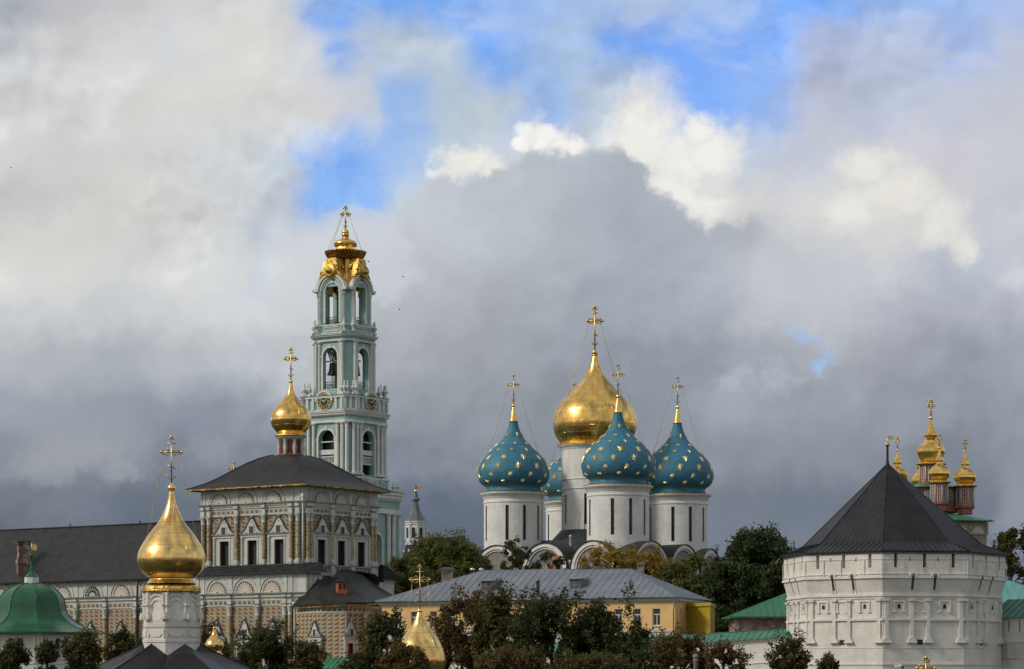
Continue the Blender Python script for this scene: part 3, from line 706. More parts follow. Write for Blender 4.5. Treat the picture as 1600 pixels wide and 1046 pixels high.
def cathedral():
    cx, cy = 12.5, 387.0
    root = thing('cathedral', 'white domed cathedral with one large gold dome among four blue star-spangled domes', 'cathedral', (cx, cy, 0))
    u1 = Vector((-0.72, 0.69)).normalized(); u2 = Vector((0.47, 0.88)).normalized()
    C = Vector((16.7, 361.4))
    def s_at(px, o, d):
        k = (px-800)/FPX
        return (k*o.y - o.x) / (d.x - k*d.y)
    zspr = 27.2; ztop = 29.2
    nS = Vector((-u2.x, -u2.y)); nE = Vector((-u1.x, -u1.y))
    sb = [s_at(p, C, u1) for p in (984, 966, 891, 815, 741)]; sb[0] = 0
    eb = [0] + [s_at(p, C, u2) for p in (1043, 1090, 1124)]
    LS, LE = sb[-1], eb[-1]
    c1 = C + u1*LS; c2 = C + u1*LS + u2*LE; c3 = C + u2*LE
    mb = MB()
    foot = [tuple(C), tuple(c1), tuple(c2), tuple(c3)]
    mb.extr(foot, -0.5, ztop-0.6, 0)
    mb.build('wall', M['drum'], root)
    mats_f = [fresco_mat('fresco_%d' % i, gnd, fg, i) for i, (gnd, fg) in enumerate([
        ((0.10,0.20,0.33), [(0.42,0.17,0.08),(0.50,0.32,0.14),(0.30,0.10,0.06),(0.16,0.25,0.36)]),
        ((0.15,0.24,0.34), [(0.40,0.16,0.08),(0.48,0.30,0.14),(0.45,0.22,0.12),(0.22,0.22,0.20)]),
        ((0.25,0.27,0.29), [(0.30,0.20,0.13),(0.42,0.36,0.25),(0.28,0.24,0.2),(0.2,0.2,0.2)])])]
    fm = [2, 2, 0, 2, 1, 1, 0]
    idx = 0
    for (o, d, nrm, bl, depth_in) in ((C, u1, nS, sb, LE*0.30), (C, u2, nE, eb, LS*0.30)):
        F = frame((o.x, o.y, 0), d, nrm)
        for a, b in zip(bl[:-1], bl[1:]):
            w = (b-a); r = w/2 - 0.35; cc = (a+b)/2
            if w < 3: r = w/2
            zs = zspr if w > 6.5 else zspr + (0.2 if w > 5 else -0.4)
            if w < 3.2: zs = 28.6
            qz = min(1.0, 3.95/r); F = frame((o.x, o.y, 0), d, nrm) @ Matrix.Translation((0, 0, zs)) @ Matrix.Diagonal((1, 1, qz, 1)) @ Matrix.Translation((0, 0, -zs))
            mb = MB(F)
            archring(mb, cc, zs, r-0.62, r, -0.1, 0.45, 0, n=20, legs=5)
            archring(mb, cc, zs, r-0.95, r-0.60, -0.1, 0.25, 0, n=20, legs=5)
            z = mb.build('gable_arch', M['whiteplain'], root)
            mb = MB(F)
            halfdisc(mb, cc, zs, r-0.9, -0.6, 0.06, 0, 20); mb.box(cc-r+.9, cc+r-.9, -0.6, 0.05, zs-6, zs-0.003, 0)
            mb.build('fresco', mats_f[fm[idx % 7]], root); idx += 1
            mb = MB(F)   # barrel roof behind the gable
            n = 16
            v = []; f = []
            for j, t in enumerate((0.62, -depth_in)):
                rr = r + 0.16
                for k in range(n+1):
                    aa = PI*k/n; v.append((cc + rr*math.cos(aa), t, zs + rr*math.sin(aa)))
            for k in range(n): f.append((k, k+1, n+1+k+1, n+1+k))
            mb.add(v, f, 0, True)
            archring(mb, cc, zs, r+0.005, r+0.15, 0.40, 0.62, 0, n=20)
            mb.build('barrel_roof', M['roofgal'], root)
    # main roof body
    mb = MB()
    cen = ((C.x + c2.x)/2, (C.y + c2.y)/2)
    ins = [(cen[0] + (x-cen[0])*0.96, cen[1] + (y-cen[1])*0.96) for x, y in foot]
    mb.extr(ins, ztop-0.9, ztop+2.9, 0, 0.55, cen[0], cen[1])
    # curved valleys rise round the drums: low skirts
    S0 = 27.2
    zc = CAMZ + S0
    DR = [('front', 965.6, 370.0, 4.50, 5.30, 1.0), ('left', 802.4, 384.4, 4.45, 5.38, 1.0), ('right', 1058.6, 388.5, 4.55, 5.45, 1.0), ('back', 897.0, 404.5, 4.45, 5.2, 1.0)]
    for nm, px, Y, rd, rdm, _ in DR:
        x = X_(px, Y)
        mb.lathe([(rd+0.9, ztop-1.0), (rd+0.5, ztop+0.2), (rd+0.04, ztop+0.6)], 40, x, Y)
    mb.lathe([(8.5, ztop+1.0), (5.2, ztop+4.6)], 40, X_(929.5, 387), 387.0)
    mb.build('roof', M['roofgal'], root)
    for nm, px, Y, rd, rdm, _ in DR:
        x = X_(px, Y)
        # drum
        slits = [(R_(a), 0.055, zc-7.15, zc-1.95) for a in [(-90-12.5) + 34*k for k in range(0, 10)]][:10]
        slits = [(s[0] % (2*PI), s[1], s[2], s[3]) for s in slits]
        mb = MB(); drum(mb, x, Y, rd, ztop-2.0, zc-0.35, slits)
        mb.lathe([(rd+0.02, zc-1.55), (rd+.10, zc-1.45), (rd+.10, zc-1.3), (rd+0.02, zc-1.2)], 48, x, Y)
        mb.lathe([(rd, zc-0.9), (rd+.14, zc-0.75), (rd+.18, zc-0.35), (rd+.55, zc-0.18), (rd+.6, zc-0.02), (rd+0.2, zc+.0)], 48, x, Y)
        dr = mb.build('drum', [M['drum'], M['creamw']], root)
        slit_windows(dr, x, Y, rd, slits, [M['dark'], M['creamw']])
        mb = MB()
        mb.lathe([(rd+.45, zc-0.03), (rd+.64, zc+0.02), (rd+.62, zc+.1), (rdm*0.80, zc+.16)], 48, x, Y)
        mb.build('gilded_ledge', M['goldtrim'], dr)
        # dome
        sc_ = rdm/137.5
        top = zc + (733-456)*sc_
        pr = [(r*sc_, zc + 0.1 + (733-y)*sc_) for r, y in STARDOME]
        pr = catmull([(rdm*0.82, zc-0.02), (rdm*0.775, zc+0.06)] + pr, 4)
        mb = MB(); mb.lathe(pr, 64, x, Y)
        do = mb.build('dome', M['blue'], root)
        prs = pr
        def R_at(z, prs=prs):
            for j in range(len(prs)-1):
                (r0, z0), (r1, z1) = prs[j], prs[j+1]
                if z0 <= z <= z1 and z1 > z0:
                    t = (z-z0)/(z1-z0); d = math.hypot(r1-r0, z1-z0)
                    return r0 + (r1-r0)*t, ((r0-r1)/d, (z1-z0)/d)
            return prs[-1][0], (0, 1)
        ph = {'front': 0.13, 'left': 0.42, 'right': 0.30, 'back': 0.2}[nm]
        for row, (yy, cnt, sz) in enumerate([(511,5,0.38),(548,8,0.34),(573,10,0.34),(603,10,0.56),(637,11,0.57),(669,11,0.44),(692,11,0.34)]):
            for k in range(cnt):
                mb = MB(); star_mesh(mb, x, Y, prs, zc+.1 + (733-yy)*sc_, 2*PI*(k + 0.5*(row % 2))/cnt + ph + row*0.07 - PI/2, sz, R_at)
                mb.build('star', M['star'], do)
        mb = MB(); mb.lathe(catmull([(r*sc_, zc + .1 + (733-y)*sc_) for r, y in [(19,458)] + SPIKE], 3), 20, x, Y)
        zb = zc + .1 + (733-400)*sc_
        mb.ball((x, Y, zb + 0.12), 0.30, n=12)
        mb.build('spike', M['goldp'], do)
        cross(root, x, Y, zb+0.3, 5.9 if nm == 'back' else 4.4, yaw=0.0, arm=0.19, r=0.075, chain_r=0.018, dome_r=rdm, dome_z=zc+.1+(733-590)*sc_)
    # great gold dome
    Y = 387.0; x = X_(929.5, Y); s = Y/FPX; k = s/2.432; zc2 = Z_(697, Y); rd = 52*s
    z0 = ztop + 1.5
    slits = [((R_(-90 - 17.5) + 2*PI*j/8) % (2*PI), 0.05, Z_(822, Y), Z_(775, Y)) for j in range(8)]
    mb = MB(); drum(mb, x, Y, rd, z0, zc2-0.3, slits)
    for zz in (Z_(751, Y), Z_(766, Y), Z_(838, Y)):
        mb.lathe([(rd+.01, zz-.12), (rd+.12, zz-.05), (rd+.12, zz+.08), (rd+.01, zz+.14)], 48, x, Y)
    mb.lathe([(rd, zc2-0.8), (rd+.15, zc2-0.6), (rd+.2, zc2-0.3), (rd+.6, zc2-.12), (rd+.6, zc2), (rd, zc2)], 48, x, Y)
    dr = mb.build('great_drum', [M['drum'], M['creamw']], root)
    slit_windows(dr, x, Y, rd, slits, [M['dark'], M['creamw']])
    mb = MB(); mb.lathe([(rd+.5, zc2-.05), (rd+.68, zc2+.0), (rd+.66, zc2+.1), (rd*.98, zc2+.3)], 48, x, Y)
    mb.build('gilded_ledge', M['goldtrim'], dr)
    pr = catmull([(rd*0.97, zc2+.1)] + [(r*k, zc2 + 0.25 + (548-y)*k) for r, y in GOLDDOME], 4)
    mb = MB(); mb.lathe(pr, 96, x, Y)
    zb = pr[-1][1]
    mb.lathe([(8*k, zb), (14*k, zb+2*k), (9*k, zb+5*k)], 24, x, Y)
    mb.ball((x, Y, zb+12*k), 11*k, n=16)
    mb.build('great_dome', M['gold'], root)
    cross(root, x, Y, zb+20*k, 6.6, yaw=0.0, arm=0.165, r=0.12, chain_r=0.025, dome_r=158*k, dome_z=zc2+(548-400)*k)
    # small roof vent and downpipes
    mb = MB(); xx = X_(891.5, 376); mb.lathe([(.18, ztop), (.18, Z_(839, 376)), (.28, Z_(838.5, 376)), (.05, Z_(836, 376))], 12, xx, 376)
    mb.build('roof_vent', M['whiteplain'], root)
    for px, aa in ((903.5, 0), (912, 0)):
        xx = X_(px, Y-rd); dyy = -math.sqrt(max(rd*rd-(xx-x)**2, 0)) - 0.12
        mb = MB(); mb.tube([(xx, Y+dyy, z0), (xx, Y+dyy, Z_(803, Y))], 0.07, 6)
        mb.build('downpipe', M['whiteplain'], dr)
cathedral()

# ================================================================== corner tower and fortress walls
def vane(root, x, y, z, h, fw, s=1.0, name='weather_vane'):
    mb = MB()
    mb.tube([(x,y,z),(x,y,z+h)], 0.05*s, 6); mb.ball((x,y,z+0.25*s), 0.26*s, n=12)
    mb.prism([(x, z+h-fw*.55), (x+fw, z+h-fw*.48), (x+fw*.8, z+h-fw*.3), (x+fw, z+h-fw*.06), (x, z+h)], y-.03, y+.03)
    return mb.build(name, M['goldcross'], root)

def fort_tower():
    Y = 270.0; cx = X_(1396, Y); S = S_(Y)
    root = thing('corner_tower', 'massive white eight-sided fortress tower under a black tent roof', 'tower', (cx, Y, 0))
    def Rr(px): return px*S
    angs = [R_(-90 - 14 + 45*k) for k in range(8)]       # first vertex faces the camera
    def ring(R): return [(cx + R*math.cos(a), Y + R*math.sin(a)) for a in angs]
    zz = lambda py: Z_(py, Y)      # heights read at the tower's axis depth
    # front vertex is nearer: heights below were read near the front, so use that depth
    Yf = Y - Rr(160)
    zf = lambda py: Z_(py, Yf)
    Rt, Rm, Rb = Rr(172), Rr(173), Rr(165.5)
    z_top, z_b1, z_m1, z_m2, z_b2, z_b3, z_b4, z_b5 = zf(859), zf(874.5), zf(897), zf(902), zf(930), zf(968), zf(1003), zf(1038)
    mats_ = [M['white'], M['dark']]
    wall = MB()
    for k in range(8):
        p, q = ring(Rt)[k], ring(Rt)[(k+1) % 8]
        L = math.dist(p, q); d = ((q[0]-p[0])/L, (q[1]-p[1])/L)
        mid = ((p[0]+q[0])/2 - cx, (p[1]+q[1])/2 - Y); n = Vector(mid).normalized()
        F = frame((p[0], p[1], 0), d, n)
        wall.M = F
        holes = []
        for fx in (0.16, 0.50, 0.84): holes.append((L*fx-.18, L*fx+.18, z_b1-0.80, z_top-0.10))
        for fx in (0.33, 0.66): holes.append((L*fx-.12, L*fx+.12, z_b1-0.1, z_b1+0.22))
        wallp(wall, 0, L, z_m1, z_top, holes, 0, 1.0, 0, 0)
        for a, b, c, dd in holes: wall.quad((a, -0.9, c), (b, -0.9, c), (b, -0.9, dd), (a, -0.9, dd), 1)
    # machicolated slope
    def band(R0, z0, R1, z1, mt=0):
        A, B = ring(R0), ring(R1)
        wall.M = Matrix.Identity(4)
        for k in range(8):
            a, b = A[k], A[(k+1) % 8]; c, d = B[(k+1) % 8], B[k]; L = math.dist(a, b)
            wall.add([(a[0],a[1],z0),(b[0],b[1],z0),(c[0],c[1],z1),(d[0],d[1],z1)], [(0,1,2,3)], mt, False, [[(0,z0),(L,z0),(L,z1),(0,z1)]])
    band(Rb, z_b2, Rm, z_m2); band(Rm, z_m2, Rt, z_m1)
    band(Rb, -0.5, Rb, z_b2)
    wall.build('wall', mats_, root)
    # string courses
    mb = MB()
    def course(R, z, h, t):
        o_, i_ = ring(R+t), ring(R-0.1)
        mb.extr(o_, z-h/2, z+h/2, 0)
    for k in range(8):
        p, q = ring(Rt)[k], ring(Rt)[(k+1) % 8]; L = math.dist(p, q); d = ((q[0]-p[0])/L, (q[1]-p[1])/L)
        n = Vector(((p[0]+q[0])/2 - cx, (p[1]+q[1])/2 - Y)).normalized(); mb.M = frame((p[0], p[1], 0), d, n)
        ed = [0, *[L*f+o for f in (0.16, 0.50, 0.84) for o in (-.19, .19)], L]
        for a, b in zip(ed[::2], ed[1::2]): mb.box(a, b, -.02, .05, z_b1+.02, z_b1+.12)
    mb.M = Matrix.Identity(4)
    course(Rm, z_m2, 0.22, 0.14); course(Rm, z_m2+0.34, 0.10, 0.06)
    course(Rb, z_b2, 0.24, 0.20); course(Rb, z_b2-0.30, 0.12, 0.10)
    course(Rb, z_b3, 0.24, 0.22); course(Rb, z_b5, 0.16, 0.10); course(Rb, z_b4-0.62, 0.05, 0.04)
    course(Rb, z_b5-4.0, 0.3, 0.2)
    mb.build('string_course', M['white'], root)
    # pilasters, machicolation arches, loopholes
    mach = MB()
    for k in range(8):
        p, q = ring(Rb)[k], ring(Rb)[(k+1) % 8]
        L = math.dist(p, q); d = ((q[0]-p[0])/L, (q[1]-p[1])/L)
        n = Vector(((p[0]+q[0])/2 - cx, (p[1]+q[1])/2 - Y)).normalized()
        F = frame((p[0], p[1], 0), d, n)
        for fx in (0.045, 0.355, 0.555, 0.955):
            s = L*fx; hw = 0.19; pil = MB(F)
            pil.box(s-hw, s+hw, 0, 0.20, z_b4+.35, z_b2-0.45)
            pil.box(s-hw-.14, s+hw+.14, 0, 0.34, z_b2-0.60, z_b2-0.40)
            pil.prism([(s-hw-.3, z_b4), (s+hw+.3, z_b4), (s+hw, z_b4+.5), (s-hw, z_b4+.5)], 0, 0.30)
            pil.box(s-hw-.3, s+hw+.3, 0, 0.36, z_b4-.12, z_b4)
            pil.build('pilaster', M['white'], root)
        for fx in (0.20, 0.455, 0.76):
            s = L*fx; z = z_b2 - 1.10; loop = MB(F)
            for a, b, c, e in ((s-.62, s+.62, z+.42, z+.56), (s-.62, s-.44, z-.55, z+.42), (s+.44, s+.62, z-.55, z+.42)):
                loop.box(a, b, 0, 0.12, c, e, 0)
            loop.box(s-.72, s-.34, 0, .16, z-.66, z-.55, 0); loop.box(s+.34, s+.72, 0, .16, z-.66, z-.55, 0)
            if fx != 0.455: loop.prism([(s-.17, z-.26), (s+.17, z-.26), (s+.17, z+.08), (s, z+.24), (s-.17, z+.08)], 0.004, 0.02, 1)
            loop.build('loophole', mats_, root)
        s = L*0.455; loop = MB(F); loop.box(s-.30, s+.30, .004, .03, z_b4-.30, z_b4+.22, 1); loop.build('gun_port', mats_, root)
        # machicolation slots on the slope
        pm, qm = ring(Rm)[k], ring(Rm)[(k+1) % 8]
        Lm = math.dist(pm, qm); Fm = frame((pm[0], pm[1], 0), d, n); mach.M = Fm
        for fx in (0.36, 0.62):
            mach = MB(Fm); s = Lm*fx; dr_ = (Rm-Rb)*math.cos(R_(22.5)); w = 0.14
            # dark strip laid on the slope paints the slot's shade, arched hood over it
            A = [(s-w, 0.03, z_m2-.05), (s+w, 0.03, z_m2-.05), (s+w*.8, -dr_*0.70+.04, z_b2+.55), (s-w*.8, -dr_*0.70+.04, z_b2+.55)]
            mach.add(A, [(0,1,2,3)], 1)
            mach.box(s-w, s+w, .012, .16, z_m2-.12, z_m2+.14, 1)
            archring(mach, s, z_m2+.08, 0.26, 0.44, 0, 0.16, 0, n=8)
            for a in (s-w-.09, s+w):
                q8 = [(a, .08, z_m2+.1), (a+.09, .08, z_m2+.1), (a+.09, -dr_+.10, z_b2+.1), (a, -dr_+.10, z_b2+.1)]
                mach.add(q8 + [(x, y-.12, z) for x, y, z in q8], [(0,1,2,3),(0,4,5,1),(1,5,6,2),(2,6,7,3),(3,7,4,0)], 0)
            mach.build('machicolation', [M['white'], M['slot']], root)
        for fx in (0.0, 0.245, 0.47, 0.77):
            s = Lm*fx; mach = MB(Fm)
            mach.box(s-.035, s+.035, 0, .05, z_m2, z_b1, 0)
            mach.build('wall_rib', M['white'], root)
    # roof: flared skirt then steep pyramid, its point a little to the left
    ap = Vector((X_(1384.5, Y), Y-1.0, Z_(726, Y)))
    z_e = zf(860.5) + 0.0; Re = Rr(177); Rk = Rr(139)
    zk = zf(845)
    mb = MB(); E = ring(Re); K = [(cx-0.2 + Rk*math.cos(a), Y + Rk*math.sin(a)) for a in angs]
    for k in range(8):
        a, b = E[k], E[(k+1) % 8]; c, d = K[(k+1) % 8], K[k]
        roofface(mb, [(a[0],a[1],z_e),(b[0],b[1],z_e),(c[0],c[1],zk),(d[0],d[1],zk)], 0, 0.62, 0.05, 0.05)
        Lk = math.dist(c, d)
        mb.add([(d[0],d[1],zk),(c[0],c[1],zk),tuple(ap)], [(0,1,2)], 0, False, [[(0,0),(Lk,0),(Lk/2,14)]])
        # ridge rolls and thin seams
        mb.tube([(a[0],a[1],z_e+.03),(d[0],d[1],zk+.03),tuple(ap)], 0.06, 5)
        P = [Vector((d[0],d[1],zk)), Vector((c[0],c[1],zk)), ap]
        nrm = (P[1]-P[0]).cross(P[2]-P[0]).normalized(); nrm = nrm if nrm.z > 0 else -nrm
        nn = 14
        for j in range(1, nn):
            t = j/nn; base = P[0].lerp(P[1], t)
            # seam parallel to the centre line of the face
            mid = P[0].lerp(P[1], 0.5); up = ap - mid
            u = 1 - abs(2*t-1)
            mb.tube([tuple(base), tuple(base + up*u)], 0.022, 3)
    mb.extr(E, z_e-.10, z_e-.004, 0, caps=True)
    mb.build('roof', M['tent'], root)
    mb = MB()
    mb.extr(ring(Re-0.25), z_e-.32, z_e-.12, 0)
    mb.build('eave_soffit', M['beam'], root)
    mb = MB(); mb.lathe([(.30, ap.z-.5), (.19, ap.z+.05), (.13, ap.z+.3), (.12, ap.z+1.9)], 12, ap.x, ap.y)
    mb.build('finial', M['tent'], root)
    vane(root, ap.x, ap.y, ap.z+1.75, 1.15, 0.75)
    # gutter spout at left corner
    mb = MB(); e = E[6]
    mb.tube([(e[0]-.05, e[1], z_e-.1), (e[0]-.6, e[1]-.2, z_e-.75)], .05, 5)
    mb.build('gutter_spout', M['greypipe'], root)
fort_tower()

def wall_run(name, label, pts, thick, slits, roofm, parts=True, group='fortress wall lengths'):
    """pts: (px, Y, ridge py, eave py)"""
    a, b = pts
    A = Vector((X_(a[0], a[1]), a[1])); B = Vector((X_(b[0], b[1]), b[1]))
    d = (B-A).normalized(); L = (B-A).length
    n = Vector((d.y, -d.x)); n = n if n.y < 0 else -n
    root = thing(name, label, 'wall', ((A.x+B.x)/2, (A.y+B.y)/2, 0), group)
    za, zb = Z_(a[3], a[1]), Z_(b[3], b[1]); ra, rb = Z_(a[2], a[1])-0.1, Z_(b[2], b[1])-0.1
    def P(s, t, z): q = A + d*s + n*t; return (q.x, q.y, z)
    mb = MB()
    zt = lambda s: za + (zb-za)*s/L
    zr = lambda s: ra + (rb-ra)*s/L
    xs = sorted({0, L, *[x for s in slits for x in (s-.16, s+.16)]})
    for i in range(len(xs)-1):
        s0, s1 = xs[i], xs[i+1]; m = (s0+s1)/2
        sl = any(abs(m-s) < .16 for s in slits)
        rng = [(-0.5, lambda s: zt(s)-2.1)] if sl else [(-0.5, zt)]
        for lo, hi in rng:
            q = [P(s0,0,lo), P(s1,0,lo), P(s1,0,hi(s1)), P(s0,0,hi(s0))]
            mb.add(q, [(0,1,2,3)], 0, False, [[(s0,lo),(s1,lo),(s1,hi(s1)),(s0,hi(s0))]])
        if sl:
            mb.add([P(s0,0,zt(s0)-2.1), P(s0,-.5,zt(s0)-2.1), P(s0,-.5,zt(s0)), P(s0,0,zt(s0))], [(0,1,2,3)], 0)
            mb.add([P(s1,0,zt(s1)-2.1), P(s1,-.5,zt(s1)-2.1), P(s1,-.5,zt(s1)), P(s1,0,zt(s1))], [(0,1,2,3)], 0)
            mb.add([P(s0,-.45,zt(s0)-2.1), P(s1,-.45,zt(s1)-2.1), P(s1,-.45,zt(s1)), P(s0,-.45,zt(s0))], [(0,1,2,3)], 1)
            mb.add([P(s0,0,zt(s0)-2.1), P(s1,0,zt(s0)-2.1), P(s1,-.45,zt(s1)-2.1), P(s0,-.45,zt(s1)-2.1)], [(0,1,2,3)], 0)
    mb.add([P(0,-thick,-.5), P(L,-thick,-.5), P(L,-thick,zb), P(0,-thick,za)], [(0,1,2,3)], 0)
    for s in (0, L): mb.add([P(s,0,-.5), P(s,-thick,-.5), P(s,-thick,zt(s)), P(s,0,zt(s))], [(0,1,2,3)], 0)
    mb.build('wall', [M['white'], M['dark']], root)
    mb = MB(); e = 0.45; h2 = thick*0.5
    roofface(mb, [P(0,e,za-.06), P(L,e,zb-.06), P(L,-h2,rb), P(0,-h2,ra)], 0, 0.75, 0.05, 0.06)
    roofface(mb, [P(0,-thick-e,za-.06), P(L,-thick-e,zb-.06), P(L,-h2,rb), P(0,-h2,ra)], 0, 0.75, 0.05, 0.06)
    for s in (0, L): mb.add([P(s,e,zt(s)-.06), P(s,-thick-e,zt(s)-.06), P(s,-h2,zr(s))], [(0,1,2)], 0)
    mb.tube([P(0,-h2,ra), P(L,-h2,rb)], .07, 5)
    mb.build('roof', roofm, root)
    mb = MB()
    q = [P(0,.02,za-.24), P(L,.02,zb-.24), P(L,.14,zb-.08), P(0,.14,za-.08)]
    mb.add(q, [(0,1,2,3)], 0)
    for s0, s1, dz in ((0, L, 2.6),):
        mb.add([P(s0,.0,zt(s0)-dz-.12), P(s1,0,zt(s1)-dz-.12), P(s1,.12,zt(s1)-dz), P(s0,.12,zt(s0)-dz), P(s0,0,zt(s0)-dz+.02), P(s1,0,zt(s1)-dz+.02)], [(0,1,2,3),(3,2,5,4)], 0)
    mb.build('string_course', M['whiteplain'], root)
    return root, P, zt
r1, P1, zt1 = wall_run('fortress_wall', 'white fortress wall with pale green roof running up to the left side of the tower',
    ((720, 288, 1012.5, 1031), (1238, 271, 980, 994.5)), 3.0, [26.3, 29.1, 32.0][1:] , M['greenwall'])
r2, P2, zt2 = wall_run('fortress_wall', 'far left length of fortress wall with bright green roof below the faceted painted walls',
    ((470, 300, 1030.5, 1046.5), (719, 288, 1012.8, 1031.4)), 3.0, [], M['greenroof'])

def right_wall():
    Ya, Yb = 268.0, 262.0
    A = Vector((X_(1560, Ya), Ya)); B = Vector((X_(1665, Yb), Yb)); d = (B-A).normalized(); L = (B-A).length
    n = Vector((d.y, -d.x)); n = n if n.y < 0 else -n
    root = thing('fortress_wall', 'fortress wall with dark teal roof and slits on the right of the tower', 'wall', ((A.x+B.x)/2, (A.y+B.y)/2, 0), 'fortress wall lengths')
    F = frame((A.x, A.y, 0), d, n)
    z = lambda py: Z_(py, 266)
    mb = MB(F)
    holes = [(s-.10, s+.10, z(987), z(969)) for s in (1.3, 2.65, 4.0, 5.3, 6.6)]
    wallp(mb, 0, L, z(1003), z(965), holes, 0, .5, 0, 0)
    for a, b, c, e in holes: mb.quad((a,-.45,c),(b,-.45,c),(b,-.45,e),(a,-.45,e), 1)
    mb.quad((0,-.45,z(1028)),(L,-.45,z(1028)),(L,0,z(1003)),(0,0,z(1003)), 0, [(0,0),(L,0),(L,1.6),(0,1.6)])
    mb.quad((0,-.45,-.5),(L,-.45,-.5),(L,-.45,z(1028)),(0,-.45,z(1028)), 0, [(0,0),(L,0),(L,12),(0,12)])
    mb.quad((0,-3,-.5),(L,-3,-.5),(L,-3,z(965)),(0,-3,z(965)), 0)
    mb.quad((0,-3,-.5),(0,0,-.5),(0,0,z(965)),(0,-3,z(965)), 0); mb.quad((L,-3,-.5),(L,0,-.5),(L,0,z(965)),(L,-3,z(965)), 0)
    for s in (1.2, 2.4, 3.6, 4.8, 6.0): mb.prism([(s-.05, z(1028)), (s+.05, z(1028)), (s+.05, z(1003)), (s-.05, z(1003))], -.5, .03, 0)
    mb.build('wall', [M['white'], M['dark']], root)
    mb = MB(F); mb.box(0, L, -.05, .12, z(1004), z(1002)); mb.box(0, L, -.5, -.3, z(1029), z(1027)); mb.build('string_course', M['white'], root)
    mb = MB(); 
    def W(s, t, zz): q = F @ Vector((s, t, zz)); return tuple(q)
    roofface(mb, [W(-1,.5,z(965.5)), W(L,.5,z(964)), W(L,-3.2,z(933)), W(-1,-3.2,z(935))], 0, 0.9)
    mb.add([W(-1,-7,z(965.5)), W(L,-7,z(964)), W(L,-3.2,z(933)), W(-1,-3.2,z(935))], [(0,1,2,3)])
    for s in (-1, L): mb.add([W(s,.5,z(965)), W(s,-7,z(965)), W(s,-3.2,z(934))], [(0,1,2)])
    mb.build('roof', M['tealroof'], root)
    # building behind with lighter teal roof
    Y = 285.0
    root = thing('walled_house', 'low building behind the right wall showing only its light teal hipped roof', 'house', (X_(1610, Y), Y, 0))
    zz = lambda py: Z_(py, Y)
    x0, x1, x2 = X_(1540, Y), X_(1563, Y), X_(1680, Y)
    mb = MB(); mb.box(x0+.5, x2-.5, Y-2, Y+9, -.5, zz(945), 0); mb.build('wall', M['white'], root)
    mb = MB(); a = [(x0, Y-2.6, zz(946)), (x2, Y-2.6, zz(946)), (x2, Y+9.6, zz(946)), (x0, Y+9.6, zz(946))]
    r0, r1 = (X_(1562, Y), Y+3.5, zz(905)), (X_(1585, Y), Y+3.5, zz(905))
    roofface(mb, [a[0], a[1], r1, r0], 0, 1.0); roofface(mb, [a[1], a[2], r1], 0, 1.0); roofface(mb, [a[2], a[3], r0, r1], 0, 1.0); roofface(mb, [a[3], a[0], r0], 0, 1.0)
    mb.build('roof', M['teallight'], root)
right_wall()

def green_roof_house():
    Y = 292.0; z = lambda py: Z_(py, Y)
    root = thing('brick_house', 'low old brick house with bright green hipped roof left of the white tower', 'house', (X_(1200, Y), Y, 0))
    x0, x1 = X_(1150, Y), X_(1262, Y)
    mb = MB(); mb.box(x0, x1, Y, Y+10, -.5, z(965)); mb.build('wall', M['brick'], root)
    mb = MB(); mb.box(x0-.04, x0+.35, Y-.10, Y+.2, -.5, z(966)); mb.box(X_(1208, Y)-.3, X_(1208, Y)+.3, Y-.10, Y+.1, -.5, z(966)); mb.build('brick_pier', M['brick'], root)
    mb = MB(); a = [(X_(1138.5, Y), Y-1, z(963.5)), (X_(1272, Y), Y-1, z(963.5)), (X_(1272, Y), Y+11, z(963.5)), (X_(1138.5, Y), Y+11, z(963.5))]
    r0, r1 = (X_(1238, Y), Y+5, z(924)), (X_(1240, Y), Y+5, z(924))
    roofface(mb, [a[0], a[1], r1, r0], 0, .8); roofface(mb, [a[1], a[2], r1], 0, .8); roofface(mb, [a[2], a[3], r0, r1], 0, .8); roofface(mb, [a[3], a[0], r0], 0, .8)
    mb.extr([(p[0], p[1]) for p in a], z(966), z(963.5)-.004)
    mb.build('roof', M['greenroof'], root)
    mb = MB(); mb.tube([(X_(1139,Y), Y-1, z(966)), (X_(1136,Y), Y-1, z(968)), (X_(1141,Y), Y-.4, z(978)), (x0-.1, Y-.15, z(983)), (x0-.1, Y-.15, 0)], .07, 6); mb.build('downpipe', M['greenroof'], root)
green_roof_house()

def gabled_dormer():
    Y = 305.0; z = lambda py: Z_(py, Y); x = X_(497, Y)
    root = thing('wooden_shed', 'small dark wooden gabled shed with green roof behind the far left wall', 'shed', (x, Y, 0))
    mb = MB(); w = .85
    mb.prism([(x-w, -.5), (x+w, -.5), (x+w, z(1022)), (x, z(1013)), (x-w, z(1022))], Y, Y+3); mb.build('wall', M['orange'], root)
    mb = MB()
    for sg in (-1, 1):
        mb.add([(x, Y-.3, z(1012)), (x+sg*(w+.25), Y-.3, z(1024)), (x+sg*(w+.25)+.4, Y+3.2, z(1024)), (x, Y+3.2, z(1012)),
                (x, Y-.3, z(1014)), (x+sg*(w+.25), Y-.3, z(1026)), (x+sg*(w+.25)+.4, Y+3.2, z(1026)), (x, Y+3.2, z(1014))],
               [(0,1,2,3),(4,7,6,5),(0,4,5,1),(1,5,6,2),(2,6,7,3),(3,7,4,0)])
    mb.build('roof', M['tealroof'], root)
gabled_dormer()

